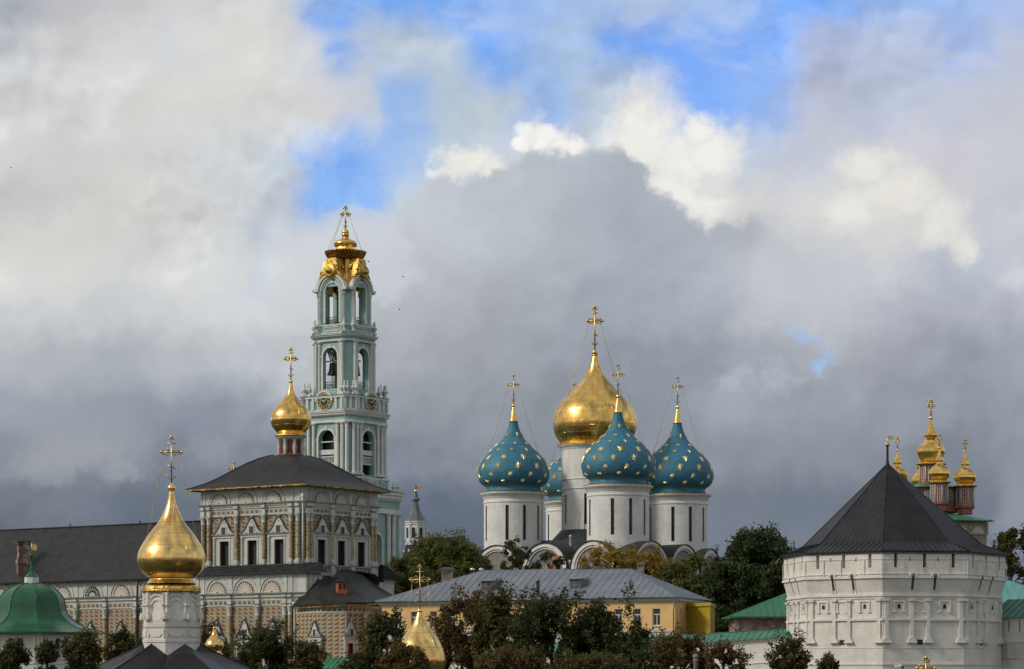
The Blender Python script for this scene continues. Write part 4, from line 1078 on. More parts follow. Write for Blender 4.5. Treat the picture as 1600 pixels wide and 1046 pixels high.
# ================================================================== refectory church: tall block, gallery, long hall, porch wing
def refectory():
    th = R_(35)
    A_ = Vector((-math.cos(th), math.sin(th))); B_ = Vector((math.sin(th), math.cos(th)))
    O = Vector((X_(474, 330), 330.0))
    LA, LB = 17.4, 15.2
    cxy = O + A_*LA/2 + B_*LB/2
    root = thing('refectory_church', 'long ornate church of faceted stone with tall square block under curved roof and gold dome', 'church', (cxy.x, cxy.y, 0))
    nA, nB = -B_, -A_
    def s_px(px, o, d):
        k = (px-800)/FPX
        return (k*o.y - o.x) / (d.x - k*d.y)
    z = lambda py, Y=330.0: Z_(py, Y)
    T = [M['trim'], M['sheet'], M['dark'], M['reddoor'], M['rust'], M['shell'], M['metope'], M['cream'], M['rust_s']]

    def shell(Fm, s, zb, r, name='shell_niche'):
        mb = MB(Fm @ Matrix.Translation((0, .07, 0)))
        archring(mb, s, zb, r*1.42, r*1.55, 0, .13, 0, 16)
        archring(mb, s, zb, r*1.12, r*1.2, 0, .07, 0, 16)
        halfdisc(mb, s, zb, r*1.05, 0, .03, 2, 16)
        n = 11
        for k in range(n):
            a = PI*(k+.5)/n; c, si = math.cos(a), math.sin(a); hw = PI/n*0.36
            p = [(s + r*.12*math.cos(a-hw*2), zb + r*.12*math.sin(a-hw*2)), (s + r*.92*math.cos(a-hw), zb + r*.92*math.sin(a-hw)),
                 (s + r*1.02*c, zb + r*1.02*si), (s + r*.92*math.cos(a+hw), zb + r*.92*math.sin(a+hw)), (s + r*.12*math.cos(a+hw*2), zb + r*.12*math.sin(a+hw*2))]
            mb.prism(p, .03, .10, 5)
        mb.box(s-r*1.05, s+r*1.05, 0, .12, zb-.10, zb)
        return mb.build(name, T, root)

    def window(Fm, s, zo0, zo1, hw, zl, zt, hwl, depth=0.55, fill=2, attic=True, blind=False, door=False):
        """zo0-zo1 opening, zl ledge, zt tip of the ogee gable, hwl half width of the ledge"""
        mb = MB(Fm)
        if not blind:
            mb.quad((s-hw, -depth+.02, zo0), (s+hw, -depth+.02, zo0), (s+hw, -depth+.02, zo1), (s-hw, -depth+.02, zo1), fill)
            mb.quad((s+hw*.98, -depth+.03, zo0), (s+hw*.98, -.04, zo0), (s+hw*.98, -.04, zo1), (s+hw*.98, -depth+.03, zo1), 3)
        else:
            mb.quad((s-hw, .01, zo0), (s+hw, .01, zo0), (s+hw, .01, zo1), (s-hw, .01, zo1), 4)
        w = mb.build('door' if door else 'window', T, root)
        mb = MB(Fm)
        j = .2
        for sg in (-1, 1):
            a_, b_ = sorted((s+sg*(hw+j), s+sg*(hwl-.15))); mb.box(a_, b_, 0, .07, zo0, zl-.42)
        mb.box(s-hw-j, s+hw+j, 0, .07, zo1+j, zl-.42)
        mb.box(s-hw-j, s-hw, 0, .16, zo0, zo1+j); mb.box(s+hw, s+hw+j, 0, .16, zo0, zo1+j); mb.box(s-hw, s+hw, 0, .16, zo1, zo1+j)
        mb.box(s-hwl+.12, s+hwl-.12, 0, .22, zl-.42, zl-.1)
        mb.box(s-hwl, s+hwl, 0, .42, zl-.1, zl-.03, 0); mb.box(s-hwl-.03, s+hwl+.03, 0, .46, zl-.03, zl+.03, 1)
        for sg in (-1, 1):
            x = s + sg*(hwl-.34)
            nb = max(6, int((zl-.42-zo0)/.34))
            mb.M = Fm @ Matrix.Translation((x, .16, 0))
            pf = []
            for i in range(nb*2+1):
                zz = zo0 + .05 + (zl-.50-zo0)*i/(nb*2)
                pf.append((.19 if i % 2 else .12, zz))
            mb.lathe(pf, 8, mat=0); mb.M = Fm
            mb.box(x-.2, x+.2, 0, .34, zo0-.05, zo0+.12)
            mb.box(x-.24, x+.24, 0, .30, zl-.5, zl-.42)
        mb.build('window_frame', T, w)
        mb = MB(Fm)
        H = zt - zl; W = hwl-.03
        half = catmull([(W, .03), (W*.84, H*.07), (W*.64, H*.20), (W*.47, H*.40), (W*.36, H*.62), (W*.20, H*.84), (0.001, H)], 2)
        pts = [(s+x, zl+y) for x, y in half] + [(s-x, zl+y) for x, y in reversed(half[:-1])]
        mb.prism(pts, 0, .26, 0)
        for i in range(len(pts)-1):
            (xa, za), (xb, zb) = pts[i], pts[i+1]
            q = [(xa, za), (xb, zb), (xb, zb+.09), (xa, za+.09)]
            mb.prism(q, 0, .40, 1 if i % 1 == 0 else 0)
        ww, wh = W*.17, H*.22; c = zl + H*.24
        mb.box(s-ww-.12, s+ww+.12, .26, .33, c-wh-.12, c+wh+.12, 0); mb.box(s-ww, s+ww, .331, .35, c-wh, c+wh, 3)
        for sg in (-.62, .62): mb.ball((s+sg*W*.72, .28, zl+.16), .13, n=8)
        mb.ball((s, .2, zt+.18), .15, n=8); mb.ball((s, .2, zt-.45), .16, n=8)
        for sg in (-.3, .3):
            mb.ball((s+sg*W*.9, .27, zl+H*.22), .12, n=6); mb.ball((s+sg*W*.8, .27, zl+H*.42), .10, n=6)
        mb.build('gable', T, w)
        return w

    def pipes(Fm, s, z0, z1):
        mb = MB(Fm); mb.tube([(s, .25, z0), (s, .25, z1)], .09, 6); mb.box(s-.2, s+.2, .05, .45, z1-.1, z1+.35); return mb.build('downpipe', M['twhite'], root)

    # ---- tall block -------------------------------------------------
    FA = frame((O.x, O.y, 0), A_, nA); FB = frame((O.x, O.y, 0), B_, nB)
    zt = z(758.5); z_corn_t, z_corn_b = z(783), z(790.5); z_met = (z(799), z(793)); z_cap = z(802); z_ct = z(811); z_cb = z(878.5); z_led = z(881.5)
    z_w0, z_w1, z_wl, z_wt = z(880.5), z(841.5), z(831), z(806)
    spanA = [s_px(p, O, A_) for p in (428, 385, 343.5)]   # window/bay centres on the left face
    winA = [s_px(p, O, A_) for p in (437, 395, 351.5)]
    colA = [s_px(p, O, A_) for p in (467.5, 456.5, 414, 371.5, 328.5, 319.5)]
    winB = [s_px(p, O, B_) for p in (501.5, 532.5, 563.5)]
    colB = [s_px(p, O, B_) for p in (478.5, 483.5, 516, 547.5, 579.0, 584)]
    wall = MB(); hw = .80
    for F, L, win in ((FA, LA, winA), (FB, LB, winB)):
        wall.M = F
        wallp(wall, 0, L, z_w0, zt, [(s-hw, s+hw, z_w0, z_w1) for s in win], 0, .55, 4 if F is FA else 8, 0)
    wall.M = Matrix.Identity(4)
    c = [O, O+A_*LA, O+A_*LA+B_*LB, O+B_*LB]
    def Wq(a, b, z0, z1, m=0): wall.add([(a.x,a.y,z0),(b.x,b.y,z0),(b.x,b.y,z1),(a.x,a.y,z1)], [(0,1,2,3)], m, False, [[(0,z0),((b-a).length,z0),((b-a).length,z1),(0,z1)]])
    Wq(c[0], c[1], -.5, z_w0, 0); Wq(c[0], c[3], -.5, z(890), 8); Wq(c[0], c[3], z(890), z_w0, 0)
    Wq(c[1], c[2], -.5, zt, 4); Wq(c[2], c[3], -.5, zt, 4)
    wall.build('wall', T, root)
    for F, L, win, cols, tA in ((FA, LA, winA, colA, True), (FB, LB, winB, colB, False)):
        fr = MB(F)
        fr.box(-.06, L+.06, 0, .06, z_corn_t, zt)                      # pale attic band
        for s in ([0, L] + [ (cols[i]) for i in range(len(cols))]):
            fr.box(max(-.1, s-.26), min(L+.1, s+.26), .06, .16, z_corn_t+.02, zt-.1)
        fr.box(-.10, L+.10, 0, .12, zt-.25, zt)
        fr.build('attic', T, root)
        fr = MB(F)
        fr.box(-.45, L+.45, 0, .52, z_corn_t-.14, z_corn_t-.06, 0); fr.box(-.5, L+.5, 0, .60, z_corn_t-.06, z_corn_t, 1)
        fr.box(-.3, L+.3, 0, .34, z_corn_t-.36, z_corn_t-.14); fr.box(-.16, L+.16, 0, .20, z_corn_b, z_corn_t-.36)
        fr.box(-.06, L+.06, 0, .05, z_met[1]-.05, z_corn_b)
        fr.box(-.06, L+.06, 0, .10, z_cap+.02, z_met[0]-.03); fr.box(-.12, L+.12, 0, .16, z_cap-.1, z_cap+.02, 1)
        for s in cols:                                                # breaks over the columns
            fr.box(s-.34, s+.34, .1, .46, z_cap, z_met[0]+.45, 0); fr.box(s-.40, s+.40, .1, .52, z_cap-.08, z_cap, 1)
            fr.box(s-.34, s+.34, .1, .56, z_corn_b, z_corn_t-.14, 0); fr.box(s-.42, s+.42, .1, .72, z_corn_t-.14, z_corn_t+.03, 1)
        fr.build('cornice', T, root)
        mt = MB(F); mt.quad((0,.055,z_met[0]),(L,.055,z_met[0]),(L,.055,z_met[1]),(0,.055,z_met[1]), 6, [(0,0),(L,0),(L,.62),(0,.62)])
        mt.build('block_frieze', T, root)
        for s in cols: column('column', F, s, .28, z_cb, z_cap-.08, .27, [M['cream'], M['trim']], root, cap=1.5)
        fr = MB(F)
        fr.box(-.2, L+.2, 0, .42, z_led-.12, z_led, 0); fr.box(-.25, L+.25, 0, .48, z_led, z_led+.05, 1)
        for s in cols:
            fr.box(s-.36, s+.36, 0, .58, z_cb-.16, z_cb, 0); fr.box(s-.42, s+.42, 0, .64, z_cb-.22, z_cb-.16, 1)
            fr.box(s-.32, s+.32, 0, .52, z(900), z_cb-.22, 0)
        if not tA:
            fr.box(-.1, L+.1, 0, .3, z(898), z(895), 0)
        fr.build('ledge', T, root)
        if not tA:
            mt = MB(F); mt.quad((0,.03,z(894)),(L,.03,z(894)),(L,.03,z(884)),(0,.03,z(884)), 6, [(0,0),(L,0),(L,.62),(0,.62)]); mt.build('block_frieze', T, root)
        for s in win:
            window(F, s, z_w0, z_w1, hw, z_wl, z_wt, 2.05)
        rr = 1.26
        for s in (spanA if tA else [s_px(p, O, B_) for p in (501, 532, 564)]):
            shell(F, s, z_corn_t+.12, rr if tA else rr*.95)
    pipes(FA, -.1, z(890), zt-1.4)
    # roof of the tall block: bell-cast pyramid with gilded edge
    ov = 1.55; ctr = cxy
    def rect(t, zz):   # t: 1 = eave, towards drum platform
        out = []
        for a, b in ((0, 0), (1, 0), (1, 1), (0, 1)):
            p = ctr + A_*((a-.5)*(LA+2*ov)*t) + B_*((b-.5)*(LB+2*ov)*t)
            out.append((p.x, p.y, zz))
        return out
    ze = zt + .10; zp = Z_(712, ctr.y)
    prof = [(1.0, 0), (.90, .085), (.80, .185), (.70, .32), (.60, .475), (.50, .635), (.40, .78), (.30, .90), (.20, .98), (.15, 1.0)]
    mb = MB()
    R0 = None
    sag = lambda zz: zz
    rings = [rect(t, ze + (zp-ze)*h) for t, h in prof]
    for i in range(len(rings)-1):
        for k in range(4):
            a, b = rings[i][k], rings[i][(k+1) % 4]; c2, d2 = rings[i+1][(k+1) % 4], rings[i+1][k]
            l = math.dist(a, b); l2 = math.dist(c2, d2)
            mb.add([a, b, c2, d2], [(0,1,2,3)], 0, True, [[(-l/2,i*1.3),(l/2,i*1.3),(l2/2,i*1.3+1.3),(-l2/2,i*1.3+1.3)]])
    mb.add(rings[-1], [(0,1,2,3)])
    for k in range(4): mb.tube([(p[k][0], p[k][1], p[k][2]+.03) for p in rings], .06, 5, 1)
    mb.build('roof', [M['roofdk'], M['roofgal']], root)
    mb = MB(); e0 = rect(1.0, ze-.02); e1 = rect(1.005, ze-.20)
    for k in range(4):
        a, b = Vector(e0[k]), Vector(e0[(k+1) % 4]); n = 60; v = []; f = []
        for i in range(n+1):
            p = a.lerp(b, i/n); dz = .10*math.sin(i*1.7)*math.sin(i*.9+k)
            v += [tuple(p), (p.x, p.y, p.z-.17+dz*.7)]
        f = [(2*i, 2*i+2, 2*i+3, 2*i+1) for i in range(n)]
        mb.add(v, f); off = (Vector((cxy.x, cxy.y, a.z)) - (a+b)/2).normalized()*.06
        mb.add([(q[0]+off.x, q[1]+off.y, q[2]) for q in v], f)
    mb.build('gilded_valance', M['valance'], root)
    mb = MB(); mb.add(rect(.99, ze-.2), [(0,1,2,3)]); mb.build('soffit', M['beam'], root)
    # drum and dome
    x, Y = X_(454.5, ctr.y), ctr.y; k = Y/FPX; zd0 = zp - .3; zd1 = Z_(683, Y); rd = 17.5*k
    mb = MB(); mb.lathe([(rd+.25, zd0), (rd+.25, zd0+.35), (rd, zd0+.4), (rd, zd1)], 16, x, Y, smooth=False); 
    mb.lathe([(rd+.1, zd1-.4), (rd+.45, zd1-.15), (rd+.5, zd1), (rd, zd1+.02)], 32, x, Y, mat=1)
    dr = mb.build('drum', [M['redwall'], M['trim']], root)
    for i in range(8):
        a = R_(-90 + 22.5 + 45*i)
        px_, py_ = x + (rd+.16)*math.cos(a), Y + (rd+.16)*math.sin(a)
        mb = MB(); h = zd1 - .4 - (zd0+.35)
        mb.lathe([(.16, zd0+.35), (.22, zd0+.45), (.16, zd0+.6), (.24, zd0+.35+h*.35), (.26, zd0+.35+h*.5), (.17, zd0+.35+h*.65), (.16, zd0+.35+h*.85), (.28, zd0+.35+h)], 10, px_, py_)
        mb.build('baluster_column', M['trim'], dr)
        a2 = a + R_(22.5); mb = MB(frame((x + (rd+.005)*math.cos(a2), Y + (rd+.005)*math.sin(a2), 0), (-math.sin(a2), math.cos(a2)), (math.cos(a2), math.sin(a2))))
        mb.box(-.26, .26, -.1, .02, zd0+.6, zd1-.5, 0); mb.box(-.34, -.26, -.1, .07, zd0+.5, zd1-.42, 1); mb.box(.26, .34, -.1, .07, zd0+.5, zd1-.42, 1)
        mb.build('panel', [M['reddoor'], M['redwall']], dr)
    kk = Y/FPX/2.906
    zb = Z_(530 + 440/2.906, Y)
    P = [(72,442),(70,436),(58,431),(68,420),(84,400),(92,378),(93,362),(89,342),(76,318),(58,298),(40,280),(27,263),(18,246),(13,228),(9,212),(7,200)]
    pr = catmull([(r*kk, zb + (440-y)*kk) for r, y in P], 4)
    mb = MB(); mb.lathe(pr, 64, x, Y); mb.ball((x, Y, zb+(440-193)*kk), 9.5*kk, n=12)
    mb.build('dome', M['gold'], root)
    mb = MB(); mb.lathe([(rd+.35, zd1-.05), (rd+.62, zd1+.02), (rd+.62, zd1+.22), (rd+.3, zd1+.3)], 40, x, Y); mb.build('gilded_ledge', M['goldtrim'], root)
    cross(root, x, Y, zb + (440-186)*kk, Z_(545, Y) - zb - (440-186)*kk, yaw=0, arm=.20, r=.085)

    # ---- gallery + long hall face ------------------------------------
    kq = (478-800)/FPX
    og = O + nA*3.0
    s0 = s_px(478.5, og, A_)
    G0 = og + A_*s0
    FG = frame((G0.x, G0.y, 0), A_, nA)
    sp = lambda px: s_px(px, G0, A_)
    zg = lambda py: Z_(py, G0.y)
    z_gt = zg(894); z_sh = zg(925); gc_t, gc_b = zg(925.5), zg(932); gm = (zg(943.5), zg(936.5)); g_cap = zg(946); 
    z_gw0, z_gw1, z_gwl, z_gwt = zg(1046), zg(1007), zg(997), zg(967)
    LG = sp(-170)
    cols = [sp(p) for p in (455.5, 447, 404.5, 361, 318, 309.5)] + [sp(p) for p in (258, 214, 166, 120.5, 75, 28, -20, -70, -122)]
    wins = [sp(p) for p in (426.5, 383.5, 340)] + [sp(p) for p in (236, 190, 143, 98, 52, 4)]
    mb = MB(FG)
    wallp(mb, 0, LG, 6.0, z_gt, [(s-.62, s+.62, z_gw0, z_gw1) for s in wins], 0, .5, 4, 0)
    mb.quad((0,0,-.5),(LG,0,-.5),(LG,0,6),(0,0,6), 0)
    D_ = 16.0
    mb.quad((0,0,-.5),(0,-3.2,-.5),(0,-3.2,z_gt),(0,0,z_gt), 0)
    mb.quad((LA-s0,-D_,-.5),(LG,-D_,-.5),(LG,-D_,z_gt),(LA-s0,-D_,z_gt), 0); mb.quad((LG,0,-.5),(LG,-D_,-.5),(LG,-D_,z_gt),(LG,0,z_gt), 0)
    mb.build('hall_wall', T, root)
    fr = MB(FG)
    fr.box(0, LG, 0, .07, gc_t, z_gt); 
    for s in cols: fr.box(s-.3, s+.3, .07, .17, gc_t, z_gt-.05)
    fr.box(-.1, LG, 0, .14, z_gt-.3, z_gt)
    fr.box(-.07, 0, -3, .07, gc_t, z_gt)
    for t in (-.7, -1.6, -2.5): fr.box(-.16, -.07, t-.25, t+.25, gc_t, z_gt-.05)
    fr.build('attic', T, root)
    fr = MB(FG)
    fr.box(-.45, LG, 0, .52, gc_t-.14, gc_t-.05, 0); fr.box(-.5, LG, 0, .60, gc_t-.05, gc_t+.01, 1)
    fr.box(-.45, 0, -3.0, 0, gc_t-.14, gc_t-.05, 0); fr.box(-.5, 0, -3.0, 0, gc_t-.05, gc_t+.01, 1)
    fr.box(-.2, LG, 0, .30, gc_b, gc_t-.14); fr.box(0, LG, 0, .08, gm[1]-.03, gc_b)
    fr.box(0, LG, 0, .10, g_cap+.05, gm[0]-.02)
    for s in cols:
        fr.box(s-.34, s+.34, .08, .46, g_cap+.3, gm[1], 0); fr.box(s-.40, s+.40, .08, .52, g_cap+.22, g_cap+.3, 1)
        fr.box(s-.34, s+.34, .08, .54, gc_b, gc_t-.14, 0); fr.box(s-.42, s+.42, .08, .70, gc_t-.14, gc_t+.02, 1)
        fr.box(s-.30, s+.30, .08, .40, g_cap, g_cap+.22, 0)
    fr.build('cornice', T, root)
    mt = MB(FG); mt.quad((0,.05,gm[0]),(LG,.05,gm[0]),(LG,.05,gm[1]),(0,.05,gm[1]), 6, [(0,0),(LG,0),(LG,.62),(0,.62)]); mt.build('block_frieze', T, root)
    for s in cols: column('column', FG, s, .30, 4.0, g_cap, .29, [M['cream'], M['trim']], root, cap=1.9)
    for s in wins: window(FG, s, z_gw0, z_gw1, .62, z_gwl, z_gwt, 1.62, fill=3)
    for p in (426, 383.5, 341, 238, 191, 99, 52, 3): shell(FG, sp(p), gc_t+.10, 1.36)
    # fanlight
    s = sp(145.5); mb = MB(FG)
    archring(mb, s, gc_t+.1, 1.75, 1.95, .02, .18, 0, 16); halfdisc(mb, s, gc_t+.1, 1.45, .0, .09, 2, 16)
    archring(mb, s, gc_t+.1, 1.42, 1.55, .02, .14, 0, 16)
    for k in range(0, 11):
        a = PI*k/10; mb.tube([(s+.5*math.cos(a), .13, gc_t+.1+.5*math.sin(a)), (s+1.45*math.cos(a), .13, gc_t+.1+1.45*math.sin(a))], .035, 4, 0)
    archring(mb, s, gc_t+.1, .95, 1.02, .09, .16, 0, 14); halfdisc(mb, s, gc_t+.1, .55, .09, .17, 0, 10)
    mb.build('fanlight', T, root)
    pipes(FG, sp(462), 2, gc_b-1.0)
    mb = MB(FG); s = sp(217.5); mb.tube([(s-.6, .4, z_gt+.1), (s-.1, .5, z_gt-1.2), (s, .45, z_gt-3.4), (s, .45, 2)], .10, 6); mb.build('dark_downpipe', M['iron'], root)
    # gallery lean-to roof (right part) and hall roof (left part)
    def WG(s, t, zz): q = FG @ Vector((s, t, zz)); return tuple(q)
    sL = LA - s0 + .3
    mb = MB(); e = .75
    roofface(mb, [WG(-.75, e, z_gt+.02), WG(sp(305), e, z_gt+.02), WG(sp(305), -3.0, z_gt+1.35), WG(-.0, -3.0, z_gt+1.35)], 0, .9, .06, .06)
    mb.add([WG(-.75, e, z_gt+.02), WG(-.75, -3.0, z_gt+.02), WG(0, -3.0, z_gt+1.35)], [(0,1,2)])
    mb.add([WG(-.75, e, z_gt+.02), WG(sp(305), e, z_gt+.02), WG(sp(305), e, z_gt-.14), WG(-.75, e, z_gt-.14)], [(0,1,2,3)])
    mb.add([WG(-.75, e, z_gt-.14), WG(sp(305), e, z_gt-.14), WG(sp(305), -3, z_gt-.14), WG(-.75, -3, z_gt-.14)], [(0,1,2,3)])
    mb.build('gallery_roof', M['roofgal'], root)
    zh = z_gt - .25; zr = zh + 8.0
    # ridge height from the picture: y 820 at px 150
    Yr = (G0 + A_*sp(150) - nA*8).y; zr = Z_(819.5, Yr)
    mb = MB()
    q = [WG(sL, .9, zh), WG(LG, .9, zh), WG(LG, -8.0, zr), WG(sL, -8.0, zr)]
    mb.add(q, [(0,1,2,3)], 0, False, [[(sL,0),(LG,0),(LG,12),(sL,12)]])
    q = [WG(sL, -17, zh), WG(LG, -17, zh), WG(LG, -8.0, zr), WG(sL, -8.0, zr)]
    mb.add(q, [(0,1,2,3)], 0, False, [[(sL,0),(LG,0),(LG,12),(sL,12)]])
    mb.add([WG(LG,.9,zh), WG(LG,-17,zh), WG(LG,-8,zr)], [(0,1,2)]); mb.add([WG(sL,.9,zh), WG(sL,-17,zh), WG(sL,-8,zr)], [(0,1,2)])
    mb.add([WG(sL, .9, zh), WG(LG, .9, zh), WG(LG, .9, zh-.22), WG(sL, .9, zh-.22)], [(0,1,2,3)])
    mb.add([WG(sL, .9, zh-.22), WG(LG, .9, zh-.22), WG(LG, 0, zh-.22), WG(sL, 0, zh-.22)], [(0,1,2,3)])
    mb.tube([WG(sL, -8, zr+.03), WG(LG, -8, zr+.03)], .12, 5)
    mb.build('hall_roof', M['roofdk'], root)
    for px in (45, 155):
        s = sp(px); mb = MB(FG); mb.tube([(s, -8, zr), (s, -8, zr+.3)], .06, 5); mb.ball((s, -8, zr+.35), .14, n=8); mb.build('lightning_rod_base', M['iron'], root)
    # brick chimney
    s = sp(27); t = -1.2; zc0 = zh - .2
    p = FG @ Vector((s, t, 0)); zc1 = Z_(845, p.y)
    mb = MB(FG @ Matrix.Translation((s, t, 0)) @ Matrix.Rotation(-th, 4, 'Z'))
    w = .90
    mb.extr([(-w,-w),(w,-w),(w,w),(-w,w)], zc0, zc1-3.2, 0); mb.extr([(-w*1.12,-w*1.12),(w*1.12,-w*1.12),(w*1.12,w*1.12),(-w*1.12,w*1.12)], zc1-3.3, zc1-2.6, 0, .9)
    mb.extr([(-w*.86,-w*.86),(w*.86,-w*.86),(w*.86,w*.86),(-w*.86,w*.86)], zc1-3.2, zc1-.35, 0)
    mb.extr([(-w,-w),(w,-w),(w,w),(-w,w)], zc1-.55, zc1-.2, 0); mb.extr([(-w*1.2,-w*1.2),(w*1.2,-w*1.2),(w*1.2,w*1.2),(-w*1.2,w*1.2)], zc1-.2, zc1-.05, 1)
    mb.build('chimney', [M['paintedbrick'], M['tealroof']], root)

    # ---- porch wing on the right ------------------------------------
    Pp = [(463, 326.0), (500, 321.5), (541, 319.5), (570, 322.0), (598, 329.0), (604, 340.0)]
    XY = [Vector((X_(a, b), b)) for a, b in Pp]
    za = lambda py: Z_(py, 320)
    z_e = za(945); mb = MB(); fz = MB(); tr = MB()
    per = 0
    mats_used = T
    for i in range(len(XY)-1):
        a, b = XY[i], XY[i+1]; L = (b-a).length; d = (b-a)/L; n = Vector((d.y, -d.x)); n = n if n.y < 0 or i > 3 else -n
        F = frame((a.x, a.y, 0), d, n); mb.M = fz.M = tr.M = F
        holes = []
        if i == 2: sdoor = (X_(547, 320) - a.x)/d.x; holes = [(sdoor-.52, sdoor+.52, 3.0, za(1005.5))]
        wallp(mb, 0, L, 0, z_e, holes, 0, .45, 4, 0)
        fz.quad((0,.04,za(955.5)),(L,.04,za(955.5)),(L,.04,za(949.5)),(0,.04,za(949.5)), 6, [(per,0),(per+L,0),(per+L,.62),(per,.62)])
        tr.box(0, L, 0, .08, za(957.5), za(955.6), 0); tr.box(0, L, 0, .14, za(949.4), za(946), 0)
        per += L
    mb.build('porch_wall', T, root); fz.build('block_frieze', T, root); tr.build('string_course', T, root)
    a, b = XY[0], XY[1]; d = (b-a).normalized(); n = Vector((d.y, -d.x)); n = n if n.y < 0 else -n
    F0 = frame((a.x, a.y, 0), d, n)
    a, b = XY[2], XY[3]; d2 = (b-a).normalized(); n2 = Vector((d2.y, -d2.x)); n2 = n2 if n2.y < 0 else -n2
    F2 = frame((a.x, a.y, 0), d2, n2)
    sw = (X_(494, 322) - XY[0].x)/d.x
    window(F0, sw, za(1042), za(1005), .72, za(994), za(971), 1.6, blind=True)
    w = window(F2, sdoor, za(1040), za(1005.5), .52, za(993.5), za(971), 1.35, door=True, depth=.4, fill=2)
    mb = MB(F2); mb.quad((sdoor-.5,-.36,za(1040)),(sdoor+.5,-.36,za(1040)),(sdoor+.5,-.36,za(1006)),(sdoor-.5,-.36,za(1006)), 0); mb.build('door_leaf', M['redbright'], w)
    column('column', F2, (XY[3]-XY[2]).length-.15, .2, 0, za(955), .27, [M['cream'], M['trim']], root, cap=1.2)
    # hump-backed dark roof
    V = {}
    def pt(px, py, Y): return (X_(px, Y), Y, Z_(py, Y))
    eave = [pt(457, 946, 325.2), pt(500, 943.5, 320.5), pt(541, 941.5, 318.3), pt(573, 941.5, 320.8), pt(603, 937, 327.5), pt(616, 931, 339.5)]
    top = [pt(489, 901, 328.8), pt(497, 905, 327.5), pt(510, 909, 328.0), pt(534, 889, 333.0), pt(560, 893.5, 337.5), pt(586, 913, 341.5)]
    mid = [pt(476, 922, 326.8), pt(498, 925, 324.0), pt(522, 926, 323.0), pt(556, 921, 327.0), pt(585, 921, 332.5), pt(603, 924, 340.5)]
    mb = MB(); v = eave + mid + top; n6 = 6
    f = []
    uv = []
    for i in range(5):
        f += [(i, i+1, n6+i+1, n6+i), (n6+i, n6+i+1, 2*n6+i+1, 2*n6+i)]; uv += [[(i*4,0),(i*4+4,0),(i*4+4,3),(i*4,3)], [(i*4,3),(i*4+4,3),(i*4+4,6),(i*4,6)]]
    mb.add(v, f, 0, False, uv)
    mb.add([(x, y, zz-.22) for x, y, zz in eave] + list(eave), [(i, i+1, n6+i+1, n6+i) for i in range(5)], 0)
    back = [(p[0]+2.0, p[1]+3.0, p[2]-.2) for p in top]
    mb.add(list(top) + back, [(i, i+1, n6+i+1, n6+i) for i in range(5)], 0, True)
    mb.build('porch_roof', M['roofdk'], root)
    mb = MB(); mb.add([(x, y+.15, zz-.23) for x, y, zz in eave] + [(x, y+.2, zz-.45) for x, y, zz in eave], [(i, i+1, n6+i+1, n6+i) for i in range(5)], 0)
    mb.build('eave_board', M['valance'], root)
    # orange roof lantern
    x, Y = X_(533, 323.5), 323.5; zz = lambda py: Z_(py, Y)
    mb = MB(Matrix.Translation((x, Y, 0)) @ Matrix.Rotation(R_(20), 4, 'Z')); w = .55
    mb.extr([(-w,-w),(w,-w),(w,w),(-w,w)], zz(936), zz(911), 0); mb.extr([(-w*1.1,-w*1.1),(w*1.1,-w*1.1),(w*1.1,w*1.1),(-w*1.1,w*1.1)], zz(936), zz(924), 0)
    mb.extr([(-w*1.25,-w*1.25),(w*1.25,-w*1.25),(w*1.25,w*1.25),(-w*1.25,w*1.25)], zz(911), zz(909.5), 1); mb.extr([(-w*1.2,-w*1.2),(w*1.2,-w*1.2),(w*1.2,w*1.2),(-w*1.2,w*1.2)], zz(909.5), zz(902), 1, .15)
    for sx_ in (-.28, .28): mb.box(sx_-.17, sx_+.17, -w-.02, -w, zz(921), zz(913), 2)
    mb.box(w, w+.02, -.3, .3, zz(921), zz(913), 2)
    mb.build('roof_lantern', [M['orange'], M['roofdk'], M['dark']], root)
    # low side gallery at the far right
    C3 = O + B_*LB; F3 = frame((C3.x, C3.y, 0), B_, nB)
    z3 = lambda py: Z_(py, 344)
    mb = MB(F3); mb.box(0, 3.2, -3, 0.6, -.5, z3(905)); mb.build('side_gallery_wall', M['trim'], root)
    mb = MB(F3); mb.prism([(-.1, z3(906)), (3.9, z3(906)), (3.6, z3(903)), (1.2, z3(888)), (-.1, z3(884))], -3.4, 1.3, 0); mb.build('side_gallery_roof', M['roofdk'], root)
    mb = MB(F3); mb.tube([(3.8, 1.2, z3(906)), (3.7, .9, z3(915)), (3.3, .75, z3(920)), (3.3, .75, 0)], .09, 6); mb.build('dark_downpipe', M['iron'], root)
refectory()

